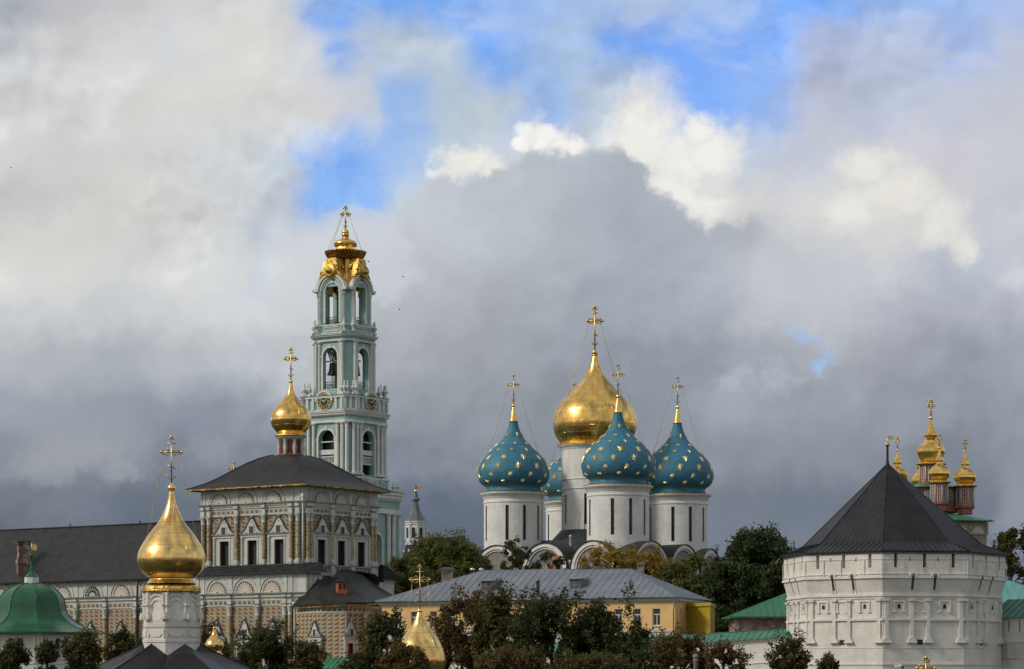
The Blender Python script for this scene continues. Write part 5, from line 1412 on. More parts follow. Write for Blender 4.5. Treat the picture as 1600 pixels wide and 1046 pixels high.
# ================================================================== five-tier belfry
def belfry():
    Y = 450.0; cx = X_(538, Y); k = S_(Y); th = R_(33)
    root = thing('belfry', 'tall turquoise and white tiered bell tower with clocks and a golden crown', 'bell tower', (cx, Y, 0))
    nl = Vector((-math.sin(th), -math.cos(th))); nr = Vector((math.cos(th), -math.sin(th)))
    def P(l, r): q = nl*l*k + nr*r*k; return (cx + q.x, Y + q.y)
    z = lambda py: Z_(py, Y)
    T = [M['teal'], M['twhite'], M['tgrey'], M['inner'], M['black'], M['goldcross']]
    faces = []
    for n, s in ((nl, nr), (nr, -nl), (-nl, -nr), (-nr, nl)):
        faces.append(frame((cx, Y, 0), s, n))      # local x along the face, local y outwards from the axis, origin at the axis
    diag = [((nl+nr).normalized()), ((nr-nl).normalized()), ((-nl-nr).normalized()), ((nl-nr).normalized())]
    def outline(R, D, h):
        a = R - 1.414*h; out = []
        for sl, sr in ((1, 1), (-1, 1), (-1, -1), (1, -1)):
            d1 = ((D+h)/1.4142, (D-h)/1.4142); d2 = ((D-h)/1.4142, (D+h)/1.4142)
            seq = [(R, a), d1, d2, (a, R)]
            seq = [(sl*p, sr*q) for p, q in seq]
            if sl*sr < 0: seq.reverse()
            out += [P(*q) for q in seq]
        return out
    def slab(mb, R, D, h, y0, y1, m): mb.extr(outline(R, D, h), z(y0), z(y1), m)
    def entab(name, R, D, h, ybot, ytop, proj=5):
        """architrave, frieze and stepped cornice between ybot and ytop (picture rows)"""
        H = ybot - ytop; mb = MB()
        slab(mb, R+.6, D+.6, h, ybot, ybot-H*.22, 1)
        slab(mb, R-.6, D-.6, h, ybot-H*.22, ybot-H*.58, 0)
        slab(mb, R+proj*.3, D+proj*.3, h+.4, ybot-H*.58, ybot-H*.68, 1)
        slab(mb, R+proj*.7, D+proj*.7, h+.8, ybot-H*.68, ybot-H*.86, 1)
        slab(mb, R+proj, D+proj, h+1.1, ybot-H*.86, ybot-H*.97, 1)
        slab(mb, R+proj+.4, D+proj+.4, h+1.2, ybot-H*.97, ytop, 2)
        return mb.build(name, T, root)
    def tier(R, D, h, y0, y1, hw, yb, ys, ry=None, th_=7, mold=3.2):
        """four pierced walls and the corner piers between picture rows y0 (foot) and y1 (head)"""
        a = R - 1.414*h
        for F in faces:
            mb = MB(F)
            archwall(mb, -a*k, a*k, z(y0), z(y1), 0, hw*k, z(yb), z(ys), (R-th_)*k, R*k, 0, 12, ry=(ry or hw)*k)
            w = mb.build('wall', T, root)
            mb = MB(F)
            archring(mb, 0, z(ys), (hw-.1)*k, (hw+mold)*k, R*k-.02, (R+1.2)*k, 1, 16, ry0=((ry or hw)-.1)*k, ry1=((ry or hw)+mold)*k, legs=z(ys)-z(y0)-.3)
            for sg in (-1, 1): mb.box(sg*(hw+mold/2)*k-mold*.7*k, sg*(hw+mold/2)*k+mold*.7*k, R*k, (R+1.8)*k, z(ys)-.15, z(ys)+.15, 1)
            mb.box(-hw*.18*k, hw*.18*k, R*k, (R+2)*k, z(ys)+(ry or hw)*k-.1, z(ys)+((ry or hw)+mold+1.5)*k, 1)
            mb.build('arch_moulding', T, w)
        for i, (sl, sr) in enumerate(((1, 1), (-1, 1), (-1, -1), (1, -1))):
            d1 = ((D+h)/1.4142, (D-h)/1.4142); d2 = ((D-h)/1.4142, (D+h)/1.4142)
            mb = MB(); mb.extr([P(sl*p, sr*q) for p, q in [(R, a), d1, d2, (a, R), (a-.01, a-.01)]], z(y0), z(y1), 0)
            mb.build('corner_pier', T, root)
    def cols(lst, y0, y1, r):
        """lst: (kind, along, out)"""
        for i in range(4):
            F = faces[i]
            dg = diag[i]; Fd = frame((cx, Y, 0), (-dg.y, dg.x), (dg.x, dg.y))
            for kd, s, t in lst:
                column('column', F if kd == 'f' else Fd, s*k, t*k, z(y0), z(y1), r*k, [M['twhite'], M['twhite']], root, cap=1.1, n=12)
    def urns(lst, yb, h=21, r=3.3):
        for i in range(4):
            F = faces[i]; dg = diag[i]; Fd = frame((cx, Y, 0), (-dg.y, dg.x), (dg.x, dg.y))
            for kd, s, t in lst:
                mb = MB((F if kd == 'f' else Fd) @ Matrix.Translation((s*k, t*k, 0))); b = z(yb); H = h*k; rr = r*k
                mb.box(-rr*.8, rr*.8, -rr*.8, rr*.8, b, b+H*.14, 1)
                mb.lathe(catmull([(rr*.75, b+H*.14), (rr*.35, b+H*.22), (rr*.95, b+H*.38), (rr*1.0, b+H*.5), (rr*.5, b+H*.62), (rr*.55, b+H*.68), (rr*.3, b+H*.8), (rr*.38, b+H*.9), (.01, b+H)], 2), 10, mat=1)
                mb.lathe([(rr*1.04, b+H*.42), (rr*1.05, b+H*.48)], 10, mat=0)
                mb.build('urn', T, root)
    # tier one (mostly hidden behind the church)
    tier(62, 83, 9, 1162, 804, 14, 1000, 850, th_=10)
    cols([('f', 27, 66), ('f', -27, 66), ('f', 40, 66), ('f', -40, 66), ('d', 5.5, 86), ('d', -5.5, 86)], 960, 804, 3.4)
    entab('entablature', 64, 86.5, 10, 804, 770, 7)
    mb = MB(); slab(mb, 63, 85, 9.6, 1162, 960, 1); mb.build('plinth', T, root)
    # pedestal with balustrades
    mb = MB(); slab(mb, 54, 68, 9, 770, 749, 0); slab(mb, 56, 71, 10, 752, 749.2, 1); slab(mb, 55.5, 70, 9.6, 770, 766, 1)
    mb.build('pedestal', T, root)
    for F in faces:
        mb = MB(F)
        for s in (-24, 24): mb.box((s-6)*k, (s+6)*k, 54*k, 57*k, z(768), z(751), 0)
        mb.build('pedestal_panel', T, root)
        for j in range(9):
            mb = MB(F @ Matrix.Translation(((-14 + 3.5*j)*k, 56.5*k, 0))); b = z(767); H = z(752.5)-b
            mb.lathe([(.09, b), (.16, b+H*.15), (.18, b+H*.3), (.08, b+H*.6), (.13, b+H*.85), (.13, b+H)], 8, mat=1); mb.build('baluster', T, root)
    urns([('f', 60, 60), ('d', 0, 78)], 768, 16, 3.6)
    # tier two
    tier(46, 60, 8, 749, 665, 15.5, 745, 691, th_=9)
    cols([('f', 23, 48.5), ('f', -23, 48.5), ('f', 32.5, 49), ('f', -32.5, 49), ('d', 5.4, 63.5), ('d', -5.4, 63.5)], 746, 665.5, 2.9)
    for F in faces:                                            # railings and louvres inside the openings
        mb = MB(F); t = 42*k
        for yy in (694, 707, 713, 717, 728): mb.box(-15.4*k, 15.4*k, t-.12, t+.12, z(yy)-.09, z(yy)+.09, 1)
        for j in range(12): mb.box((-15+2.7*j)*k-.05, (-15+2.7*j)*k+.05, t-.06, t+.06, z(728), z(717), 1)
        mb.box(-15.4*k, 15.4*k, t-.1, t+.1, z(714), z(707.5), 1)
        mb.build('belfry_railing', T, root)
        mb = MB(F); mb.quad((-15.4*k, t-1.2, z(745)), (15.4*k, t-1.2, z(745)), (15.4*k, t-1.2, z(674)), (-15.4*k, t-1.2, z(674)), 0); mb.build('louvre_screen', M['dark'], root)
    entab('entablature', 49, 66, 9, 665, 648, 5.5)
    # clock parapet
    mb = MB(); slab(mb, 50, 66, 10.5, 648, 624, 0); slab(mb, 53, 69, 11.5, 627, 624, 1); slab(mb, 53.6, 69.6, 11.8, 624, 623, 2); slab(mb, 51.5, 67.5, 11, 648, 645, 1)
    mb.build('parapet', T, root)
    for i, F in enumerate(faces):
        mb = MB(F)
        for s in (-22, -33, 22, 33): mb.box((s-2.2)*k, (s+2.2)*k, 50*k, 52.4*k, z(645), z(627), 1)
        mb.build('parapet_pilaster', T, root)
        dg = diag[i]; mb = MB(frame((cx, Y, 0), (-dg.y, dg.x), (dg.x, dg.y)))
        for s in (-8.5, 0, 8.5): mb.box((s-1.9)*k, (s+1.9)*k, 66*k, 67.8*k, z(645), z(627), 1)
        mb.build('parapet_pilaster', T, root)
        # clock
        mb = MB(F); zc = z(632.5); R = 12.6*k
        n = 32
        archring(mb, 0, zc+.1, R*1.08, R*1.34, 47*k, 53.5*k, 1, 20)
        mb.prism([(R*1.1*math.cos(2*PI*j/n), zc+R*1.1*math.sin(2*PI*j/n)) for j in range(n)], 48*k, 52.0*k, 1)
        mb.prism([(R*math.cos(2*PI*j/n), zc+R*math.sin(2*PI*j/n)) for j in range(n)], 50*k, 52.3*k, 4)
        ck = mb.build('clock', T, root)
        mb = MB(F); tt0, tt1 = 52.3*k, 52.6*k
        archring(mb, 0, zc, R*.96, R*1.04, tt0, tt1, 5, 40, a0=0, a1=2*PI); archring(mb, 0, zc, R*.54, R*.585, tt0, tt1, 5, 32, a0=0, a1=2*PI)
        pass
        NUM = {0: 'XII', 1: 'I', 2: 'II', 3: 'III', 4: 'IIII', 5: 'V', 6: 'VI', 7: 'VII', 8: 'VIII', 9: 'IX', 10: 'X', 11: 'XI'}
        for hnum, txt in NUM.items():
            a = PI/2 - hnum*PI/6
            Mn = F @ Matrix.Translation((0, 0, zc)) @ Matrix.Rotation(-(a-PI/2), 4, 'Y')
            sgn = 1 if F.to_3x3().determinant() > 0 else -1
            Mn = F @ Matrix(((math.sin(a), 0, math.cos(a), 0), (0, 1, 0, 0), (-math.cos(a), 0, math.sin(a), zc), (0, 0, 0, 1)))
            mb.M = Mn; wch = {'I': .05, 'V': .11, 'X': .11}
            tot = sum(wch[c] for c in txt) * R * 1.15; xx = -tot/2
            for c in txt:
                w_ = wch[c]*R*1.15; z0_, z1_ = R*.66, R*.88; b_ = .020*R
                if c == 'I': mb.box(xx+w_/2-b_, xx+w_/2+b_, tt0, tt1, z0_, z1_, 5)
                elif c == 'V':
                    mb.prism([(xx, z1_), (xx+2*b_, z1_), (xx+w_/2+b_, z0_), (xx+w_/2-b_, z0_)], tt0, tt1, 5); mb.prism([(xx+w_-b_, z1_), (xx+w_, z1_), (xx+w_/2+b_, z0_), (xx+w_/2, z0_)], tt0, tt1-.01, 5)
                else:
                    mb.prism([(xx, z1_), (xx+2*b_, z1_), (xx+w_, z0_), (xx+w_-2*b_, z0_)], tt0, tt1, 5); mb.prism([(xx+w_-b_, z1_), (xx+w_, z1_), (xx+b_, z0_), (xx, z0_)], tt0, tt1-.01, 5)
                xx += w_
        mb.M = F; mb.build('clock_numerals', T, ck)
        mb = MB(F)
        for ang, ln, wd in ((R_(38), .62, .07), (R_(152), .45, .09)):
            c, s_ = math.cos(ang), math.sin(ang)
            mb.prism([(-s_*wd*R, zc+c*wd*R), (c*ln*R, zc+s_*ln*R), (s_*wd*R, zc-c*wd*R)], 52.9*k, 53.3*k, 1)
        mb.build('clock_hands', T, ck)
    urns([('f', 42, 48), ('f', -42, 48), ('f', 31, 48), ('f', -31, 48), ('d', 9, 64), ('d', -9, 64)], 623, 22, 3.4)
    # tier three
    tier(36, 44, 10, 624, 538, 14, 611, 561, th_=7)
    cols([('d', 10, 45.5), ('d', -10, 45.5), ('f', 20.5, 37), ('f', -20.5, 37)], 622, 538.5, 2.5)
    entab('entablature', 38.5, 47, 11, 538, 527, 5)
    mb = MB(); slab(mb, 33, 42, 10.5, 527, 511, 0); slab(mb, 34.2, 43.2, 11, 513.5, 511, 1); slab(mb, 34.6, 43.6, 11.2, 527, 523.5, 1)
    mb.build('pedestal', T, root)
    for F in faces:
        mb = MB(F); mb.box(-14*k, 14*k, 33*k, 34*k, z(516), z(514.5), 1); mb.box(-14*k, 14*k, 33*k, 34*k, z(522), z(520.5), 1); mb.build('panel_border', T, root)
    urns([('d', 7, 47), ('d', -7, 47)], 524, 22, 3.4)
    # tier four with rising gables
    tier(31, 39, 10.5, 511, 452, 13.2, 511, 459, th_=6)
    for i in range(4):
        dg = diag[i]; Fd = frame((cx, Y, 0), (-dg.y, dg.x), (dg.x, dg.y))
        for s in (-8, 8):
            mb = MB(Fd); mb.box((s-2.2)*k, (s+2.2)*k, 38*k, 41*k, z(511), z(458), 1); mb.box((s-2.8)*k, (s+2.8)*k, 38*k, 42*k, z(466), z(458), 1); mb.box((s-2.8)*k, (s+2.8)*k, 38*k, 42*k, z(511), z(507), 1)
            mb.build('pilaster', T, root)
    for F in faces:
        mb = MB(F)
        archring(mb, 0, z(458), 15.5*k, 24*k, 24*k, 33.5*k, 0, 18, ry1=23*k, ry0=16*k); archring(mb, 0, z(458), 23.5*k, 28*k, 24*k, 36.5*k, 1, 18, ry0=22.5*k, ry1=25.5*k)
        archring(mb, 0, z(458), 19*k, 21*k, 24*k, 35*k, 1, 18)
        for sg in (-1, 1): mb.prism([(sg*23*k, z(459)), (sg*31*k, z(459)), (sg*33*k, z(455)), (sg*24*k, z(455))], 20*k, 38*k, 1)
        mb.build('curved_gable', T, root)
        mb = MB(F)   # iron railing
        for yy in (499, 503, 511): mb.tube([(-13*k, 27*k, z(yy)), (13*k, 27*k, z(yy))], .05, 4)
        for j in range(9):
            x0 = (-12 + 3*j)*k; mb.tube([(x0, 27*k, z(511)), (x0+.1, 27*k, z(505)), (x0-.1, 27*k, z(499))], .035, 4)
            mb.tube([(x0+.17*math.cos(t), 27*k, z(506)+.17*math.sin(t)) for t in [2*PI*q/8 for q in range(9)]], .03, 4)
        mb.build('iron_railing', M['iron'], root)
        mb = MB(F)
        for yy in (600, 604, 611): mb.tube([(-14*k, 31*k, z(yy)), (14*k, 31*k, z(yy))], .05, 4)
        for j in range(9): x0 = (-12.5 + 3.1*j)*k; mb.tube([(x0, 31*k, z(611)), (x0, 31*k, z(600))], .04, 4)
        mb.build('iron_railing', M['iron'], root)
        # gilded cartouche over the arch
        mb = MB(F); c = z(428)
        rng = random.Random(5)
        mb.M = F @ Matrix.Translation((0, 34*k, c)) @ Matrix.Rotation(R_(90), 4, 'X')
        mb.lathe([(11.5*k, 1.2), (12.5*k, -.3), (10*k, -.75), (7*k, -.45), (5*k, -.95), (.01, -1.15)], 24, sy=.85)
        mb.M = F
        for j in range(26):
            a = 2*PI*j/26; rr = (12.2 + 1.2*math.sin(j*2.3))*k
            mb.ball((rr*math.cos(a), 34.5*k, c + rr*math.sin(a)*.88), (2.2+.6*math.sin(j*1.7))*k, n=7)
        for j in range(7):
            for sg in (-1, 1): mb.ball((sg*(11+2.6*j)*k, (34.5)*k, z(431 + j*j*.62)), (2.5-.12*j)*k, n=7)
        mb.ball((0, 31*k, z(412.5)), 4.6*k, n=10); mb.ball((0, 33*k, z(418)), 4.4*k, n=8)
        for sg in (-1, 1):
            for j in range(5): mb.ball((sg*(3+2.6*j)*k, (26-1.2*j)*k, z(409+j*3.2)), (3.4-.2*j)*k, n=8)
        mb.prism([(-14*k, z(436)), (14*k, z(436)), (9*k, z(408)), (-9*k, z(408))], 8*k, 34.5*k)
        for j in range(10):
            a = PI*(j+.5)/10; mb.ball((6*k*math.cos(a), 35.6*k, c + 6*k*math.sin(a)), 1.3*k, n=6)
        mb.build('gilded_cartouche', M['goldtrim'], root)
    # cross beams and bells seen in the openings
    mb = MB(faces[0])
    for yy in (548, 566): mb.box(-30*k, 30*k, -3*k, -1*k, z(yy)-.15, z(yy)+.15); mb.box(-30*k, 30*k, 18*k, 19.5*k, z(yy)-.1, z(yy)+.1)
    for s in (-12, 12): mb.tube([(s*k, 19*k, z(566)), (s*k*1.6, 19*k, z(548))], .12, 4)
    mb.M = faces[1]
    for yy in (552, 569): mb.box(-30*k, 30*k, -3*k, -1*k, z(yy)-.12, z(yy)+.12)
    mb.build('bell_beam', M['twhite'], root)
    mb = MB(faces[0]); mb.box(-26*k, 26*k, 10*k, 11*k, z(457)-.1, z(457)+.1); mb.M = faces[1]
    for yy in (452, 463, 470): mb.box(-26*k, 26*k, 2*k, 3*k, z(yy)-.1, z(yy)+.1)
    mb.box(7*k, 8.4*k, 2*k, 3*k, z(511), z(452)); mb.tube([(-12*k, 2*k, z(457)), (10*k, 2*k, z(474))], .1, 4)
    mb.build('tie_beam', M['beam'], root)
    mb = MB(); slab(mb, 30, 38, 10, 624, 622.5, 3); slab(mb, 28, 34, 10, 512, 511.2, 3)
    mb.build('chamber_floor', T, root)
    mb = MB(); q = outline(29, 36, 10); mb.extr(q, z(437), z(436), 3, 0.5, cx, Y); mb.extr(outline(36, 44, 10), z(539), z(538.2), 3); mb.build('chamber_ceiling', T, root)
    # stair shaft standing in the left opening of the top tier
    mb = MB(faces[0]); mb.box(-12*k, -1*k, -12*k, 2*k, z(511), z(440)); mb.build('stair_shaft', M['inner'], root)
    # golden crown
    mb = MB(); x = cx + .2
    def L(prof, n=48, **kw): mb.lathe([(r*k, z(y)) for r, y in prof], n, x, Y, **kw)
    L([(29, 452), (28, 444), (25, 436), (21, 428), (18, 420), (15.5, 412), (15, 408), (14.8, 406), (12, 405)], 8, smooth=False, a0=R_(-90)+.2)
    mb.build('crown_body', M['gold'], root)
    for i in range(4):
        dg = diag[i]; Fd = frame((x, Y, 0), (-dg.y, dg.x), (dg.x, dg.y)); mb = MB(Fd)
        mb.prism([(-11*k, z(437)), (11*k, z(437)), (5*k, z(452)), (2*k, z(462)), (0, z(465)), (-2*k, z(462)), (-5*k, z(452))], 20*k, 37*k)
        for j in range(6): mb.tube([((-1.6+.6*j)*2*k, 37*k, z(438)), ((-.8+.3*j)*k, 37.6*k, z(462))], .09, 4)
        mb.prism([(-4*k, z(437)), (4*k, z(437)), (3*k, z(408)), (-3*k, z(408))], 10*k, 20*k)
        mb.build('gilded_lambrequin', M['goldtrim'], root)
    n = 40; v = []; f = []
    prof = [(14, 410), (17, 408), (22, 406.5), (27.5, 403), (30.5, 398.5), (31.5, 394.8), (29, 396), (20, 398), (14, 400)]
    for r, y in prof:
        for j in range(n*2):
            a = 2*PI*j/(n*2); rr = r*k*(1 + (.05*(r > 16))*(1 if j % 2 else -1)); v.append((x + rr*math.cos(a), Y + rr*math.sin(a), z(y - (1.2 if (j % 2 and r > 28) else 0))))
    N = n*2
    for i in range(len(prof)-1):
        for j in range(N): f.append((i*N+j, i*N+(j+1) % N, (i+1)*N+(j+1) % N, (i+1)*N+j))
    mb = MB(); mb.add(v, f, 0, False); mb.build('scalloped_cup', M['goldsm'], root)
    mb = MB()
    L([(14.5, 400), (15.5, 397), (15.5, 390), (14.5, 386), (16, 384.5), (17.5, 383), (17.8, 380), (15.5, 377.5), (10, 375), (6, 373), (5, 371), (5.5, 369.5), (3, 368)], 8, smooth=False)
    L([(14, 385), (17.9, 383.5), (18.2, 380.5), (15, 378)], 40)
    mb.ball((x, Y, z(363.5)), 5.6*k, n=16)
    L([(3, 369), (6.2, 368), (5, 366), (2.5, 359), (1, 357)], 16)
    mb.build('crown_top', M['gold'], root)
    for j in range(16):
        mb = MB(); a = 2*PI*j/16; mb.ball((x + 16.8*k*math.cos(a), Y + 16.8*k*math.sin(a), z(384.5)), 1.4*k, n=6)
        mb.build('crown_bead', M['goldtrim'], root)
    cross(root, x, Y, z(360), 37*k, yaw=0, arm=.18, r=.12, chain_r=.035, dome_r=27*k/.72, dome_z=z(395))
    # bells hang in the belfry
    def bell(name, label, F, s, t, ytop, ybot, r):
        o = F @ Vector((s*k, t*k, z(ybot)))
        rt = thing('church_bell', label, 'bell', tuple(o), 'bells in the belfry')
        mb = MB(); H = z(ytop)-z(ybot); rr = r*k; b = z(ybot)
        mb.lathe(catmull([(rr, b), (rr*.98, b+H*.06), (rr*.74, b+H*.22), (rr*.62, b+H*.45), (rr*.56, b+H*.68), (rr*.48, b+H*.80), (rr*.25, b+H*.86), (.02, b+H*.88)], 3), 24, o.x, o.y)
        mb.build('bell_body', M['bronze'], rt)
        mb = MB(); mb.tube([(o.x, o.y, b+H*.84), (o.x, o.y, z(ytop)+.5)], rr*.16, 6); mb.box(o.x-rr*.3, o.x+rr*.3, o.y-rr*.12, o.y+rr*.12, b+H*.86, b+H, 0); mb.build('hanger', M['iron'], rt)
        mb = MB(); mb.tube([(o.x, o.y, b+H*.5), (o.x, o.y, b-.05)], .05, 5); mb.ball((o.x, o.y, b-.08), rr*.16, n=8); mb.build('clapper', M['iron'], rt)
    bell('b', 'large dark bell hanging in the left arch above the clock', faces[0], -8.0, 20, 566, 588, 8.4)
    bell('b', 'small dark bell hanging in the right arch above the clock', faces[1], 9.5, 20, 571, 588, 3.4)
belfry()

# ================================================================== foreground gold-domed church (left)
def near_church():
    Y = 175.0; x = X_(268, Y); k = Y/FPX/2.859; S = S_(Y); z = lambda py: Z_(py, Y)
    root = thing('gold_domed_church', 'near church with big gold onion dome on carved white drum above pointed dark roof', 'church', (x, Y, 0))
    P = [(112,664),(100,650),(97,642),(108,634),(124,620),(140,600),(149,578),(152,556),(150,536),(144,516),(134,496),(120,472),(103,446),(86,424),(68,402),(52,378),(39,352),(29,328),(21,304),(15.5,280),(12.5,262),(11,252)]
    yb = 680
    pr = catmull([(r*k, z(yb + y/2.859)) for r, y in P], 4)
    mb = MB(); mb.lathe(pr, 96, x, Y); mb.lathe([(11*k, z(768)), (17*k, z(766.5)), (12*k, z(765.5))], 24, x, Y); mb.ball((x, Y, z(763)), 18*k, n=18); mb.lathe([(6*k, z(758)), (5*k, z(755))], 12, x, Y)
    mb.build('dome', M['goldp'], root)
    mb = MB(); mb.lathe([(100*k, z(911.5)), (106*k, z(913)), (112*k, z(915)), (124*k, z(918))], 64, x, Y); mb.build('dome_skirt', M['goldp'], root)
    mb = MB(); n = 96; v = []; f = []
    for j in range(n):
        a = 2*PI*j/n; r = 127*k
        for zz, rr in ((z(917), r), (z(921.5), r*1.02), (z(924.5) + .035*(1 if j % 2 else -1), r*1.03), (z(925)-.05*(j % 3), r*.99)): v.append((x+rr*math.cos(a), Y+rr*math.sin(a), zz))
    for j in range(n):
        for q in range(3): f.append((j*4+q, (j+1) % n*4+q, (j+1) % n*4+q+1, j*4+q+1))
    mb.add(v, f)
    for j in range(64):
        a = 2*PI*j/64; mb.ball((x+129*k*math.cos(a), Y+129*k*math.sin(a), z(921)), .055, n=5)
    mb.lathe([(112*k, z(917)), (127*k, z(917.2))], 64, x, Y)
    mb.build('openwork_valance', M['goldtrim'], root)
    cross(root, x, Y, z(757), z(683)-z(757), yaw=0.1, arm=.215, r=.052, chain_r=.014, dome_r=150*k, dome_z=z(840))
    # octagonal drum, wider at the foot
    a8 = [R_(-90 - 5 + 45*j) for j in range(8)]
    def ring(r): return [(x + r*k*math.cos(a), Y + r*k*math.sin(a)) for a in a8]
    mb = MB()
    def seg(r0, y0, r1, y1):
        A, B = ring(r0), ring(r1)
        for j in range(8):
            a, b = A[j], A[(j+1) % 8]; c, d = B[(j+1) % 8], B[j]
            mb.add([(*a, z(y0)), (*b, z(y0)), (*c, z(y1)), (*d, z(y1))], [(0,1,2,3)], 0, False, [[(j*3,z(y0)),(j*3+3,z(y0)),(j*3+3,z(y1)),(j*3,z(y1))]])
    seg(128, 1040, 128, 981); seg(132, 1004, 132, 1001); seg(128, 981, 128, 969); seg(128, 969, 124, 963); seg(124, 963, 119, 955); seg(119, 955, 117, 925)
    mb.build('drum', M['white'], root)
    for r, y0, y1, o in ((131, 1003, 999, 0), (130, 982.5, 981, 0), (121, 928, 925, 0)):
        mb = MB(); mb.extr(ring(r), z(y0), z(y1)); mb.build('string_course', M['white'], root)
    mb = MB(); mb.extr(ring(130.5), z(981.2), z(980.2)); mb.build('tin_ledge', M['tgrey'], root)
    for j in range(8):
        A = ring(118); a, b = A[j], A[(j+1) % 8]; L = math.dist(a, b); d = ((b[0]-a[0])/L, (b[1]-a[1])/L); m = Vector(((a[0]+b[0])/2-x, (a[1]+b[1])/2-Y)).normalized()
        F = frame((a[0], a[1], 0), d, m); mb = MB(F); c = L/2
        archring(mb, c, z(949), .42, .52, -.02, .09, 0, 12, legs=z(949)-z(976)); archring(mb, c, z(947.5), .68, .80, -.02, .10, 0, 12, a0=.12, a1=PI-.12)
        mb.prism([(c-.42, z(976)), (c+.42, z(976)), (c+.42, z(949))]+[(c+.42*math.cos(PI*q/8), z(949)+.42*math.sin(PI*q/8)) for q in range(1, 8)]+[(c-.42, z(949))], -.1, .012)
        mb.build('blind_arch', M['white'], root)
        mb = MB(F)
        for q in (-.0, L): 
            mb.box(q-.20, q+.20, -.12, .11, z(964), z(927)); mb.box(q-.26, q+.26, -.12, .20, z(947.5), z(945)); mb.prism([(q-.22, z(964)), (q+.22, z(964)), (q+.14, z(958)), (q-.14, z(958))], -.1, .34)
            mb.box(q-.22, q+.22, -.1, .36, z(969), z(964))
        mb.build('corner_pilaster', M['white'], root)
        A = ring(128.6); a, b = A[j], A[(j+1) % 8]; L2 = math.dist(a, b); F2 = frame((a[0], a[1], 0), d, m); mb = MB(F2); c = L2/2
        mb.prism([(c-.55, z(985)), (c+.55, z(985)), (c+.55, z(991)), (c+.3, z(996)), (c-.3, z(996)), (c-.55, z(991))], -.05, .05)
        mb.box(.06, .20, -.05, .06, z(997), z(984)); mb.box(L2-.20, L2-.06, -.05, .06, z(997), z(984)); mb.build('panel', M['white'], root)
    # pointed roof like a star of eight ridges
    mb = MB(); inr, mid, outr = [], [], []
    ANG = [(0,'v'),(34,'r'),(62,'n'),(92,'r'),(120,'n'),(150,'r'),(180,'v'),(210,'r'),(240,'n'),(268,'r'),(298,'n'),(326,'r')]
    for dg_, kd in ANG:
        a = R_(-90 + dg_); rr = {'v': 45, 'r': 45.5, 'n': 45}[kd]
        ya = {'v': 1025, 'r': 1007, 'n': 1018}[kd]; ym = {'v': 1037, 'r': 1021, 'n': 1030}[kd]; yo = {'v': 1078, 'r': 1052, 'n': 1066}[kd]
        for lst, q, yy in ((inr, rr, ya), (mid, 72, ym), (outr, 142, yo)): lst.append((x + q*S*math.cos(a), Y + q*S*math.sin(a), z(yy)))
    v = inr + mid + outr; n = len(ANG)
    f = [(q*n+j, q*n+(j+1) % n, (q+1)*n+(j+1) % n, (q+1)*n+j) for q in range(2) for j in range(n)]
    mb.add(v, f)
    for j, (dg_, kd) in enumerate(ANG):
        if kd == 'r': mb.tube([inr[j], mid[j], outr[j]], .05, 5)
    mb.build('roof', M['frontroof'], root)
    mb = MB(); h = 88*S
    mb.box(x-h, x+h, Y-h, Y+h, -.5, z(1068)); mb.build('wall', M['white'], root)
near_church()

def small_dome(px, Y, label, prof, k, zt, ball_r, cross_top, armf, r, yaw=0.0, drum_r=None, foot=None, group=None, chain=0.0, gold='goldp', name='domed_chapel', roofrow=None):
    """prof rows are (radius px, row) in photograph pixels"""
    x = X_(px, Y); S = S_(Y); z = lambda py: Z_(py, Y)
    root = thing(name, label, 'chapel', (x, Y, 0), group)
    pr = catmull([(a*S, z(b)) for a, b in prof], 4)
    mb = MB(); mb.lathe(pr, 56, x, Y); mb.ball((x, Y, z(zt)), ball_r*S, n=14); mb.build('dome', M[gold], root)
    cross(root, x, Y, z(zt-ball_r*.6), z(cross_top)-z(zt-ball_r*.6), yaw=yaw, arm=armf, r=r, chain_r=chain, dome_r=prof[3][0]*S, dome_z=z(prof[3][1]))
    dr = (drum_r or prof[0][0]*.8)*S; zb = z(prof[0][1]); zr = zb - (foot or 2.0)
    mb = MB(); mb.lathe([(dr, zr-.5), (dr, zb+.05)], 24, x, Y); mb.lathe([(dr+.01, zb-.2), (dr+.1, zb-.1), (dr+.1, zb), (dr*.5, zb+.02)], 24, x, Y); mb.build('drum', M['white'], root)
    W = max(dr*3.0, 1.5)
    mb = MB(); mb.extr([(x-W-.3, Y-W-.3), (x+W+.3, Y-W-.3), (x+W+.3, Y+W+.3), (x-W-.3, Y+W+.3)], zr-W*.8, zr, 0, dr/W, x, Y); mb.build('roof', M['frontroof'], root)
    mb = MB(); mb.box(x-W, x+W, Y-W, Y+W, -.5, zr-W*.8); mb.build('wall', M['white'], root)
    return root
small_dome(335, 196, 'tiny gold onion dome with thin cross right of the big near dome',
    [(9,1026),(13,1023),(10.5,1019),(11,1015),(14,1011),(14.5,1007),(12.5,1002),(8.5,997),(5,992.5),(3.3,988),(2.5,984)], 1, 982, 2.6, 955, .26, .022, foot=1.0)
small_dome(656, 150, 'pale gold onion dome with large ornate cross rising behind the reddish trees',
    [(30,1062),(32,1055),(37,1047),(41,1036),(40.5,1026),(37,1015),(30,1001),(21,989),(13,978),(8,967),(5,960),(4,957)], 1, 955, 3.9, 884, .225, .036, chain=.010, yaw=-.15, foot=2.0)
small_dome(1447, 140, 'gilded ornate cross top at the bottom edge before the big white tower',
    [(14,1150),(20,1140),(22,1130),(20,1120),(14,1108),(8,1098),(5,1090),(3,1083)], 1, 1081, 3.0, 1028, .27, .055, foot=1.5)
small_dome(365, 520, 'distant small gold cross showing over the curved roof of the painted church',
    [(14,800),(18,794),(19,788),(15,778),(9,770),(5,763),(3,757)], 1, 755, 2.2, 722, .26, .10, foot=8.0, gold='gold')

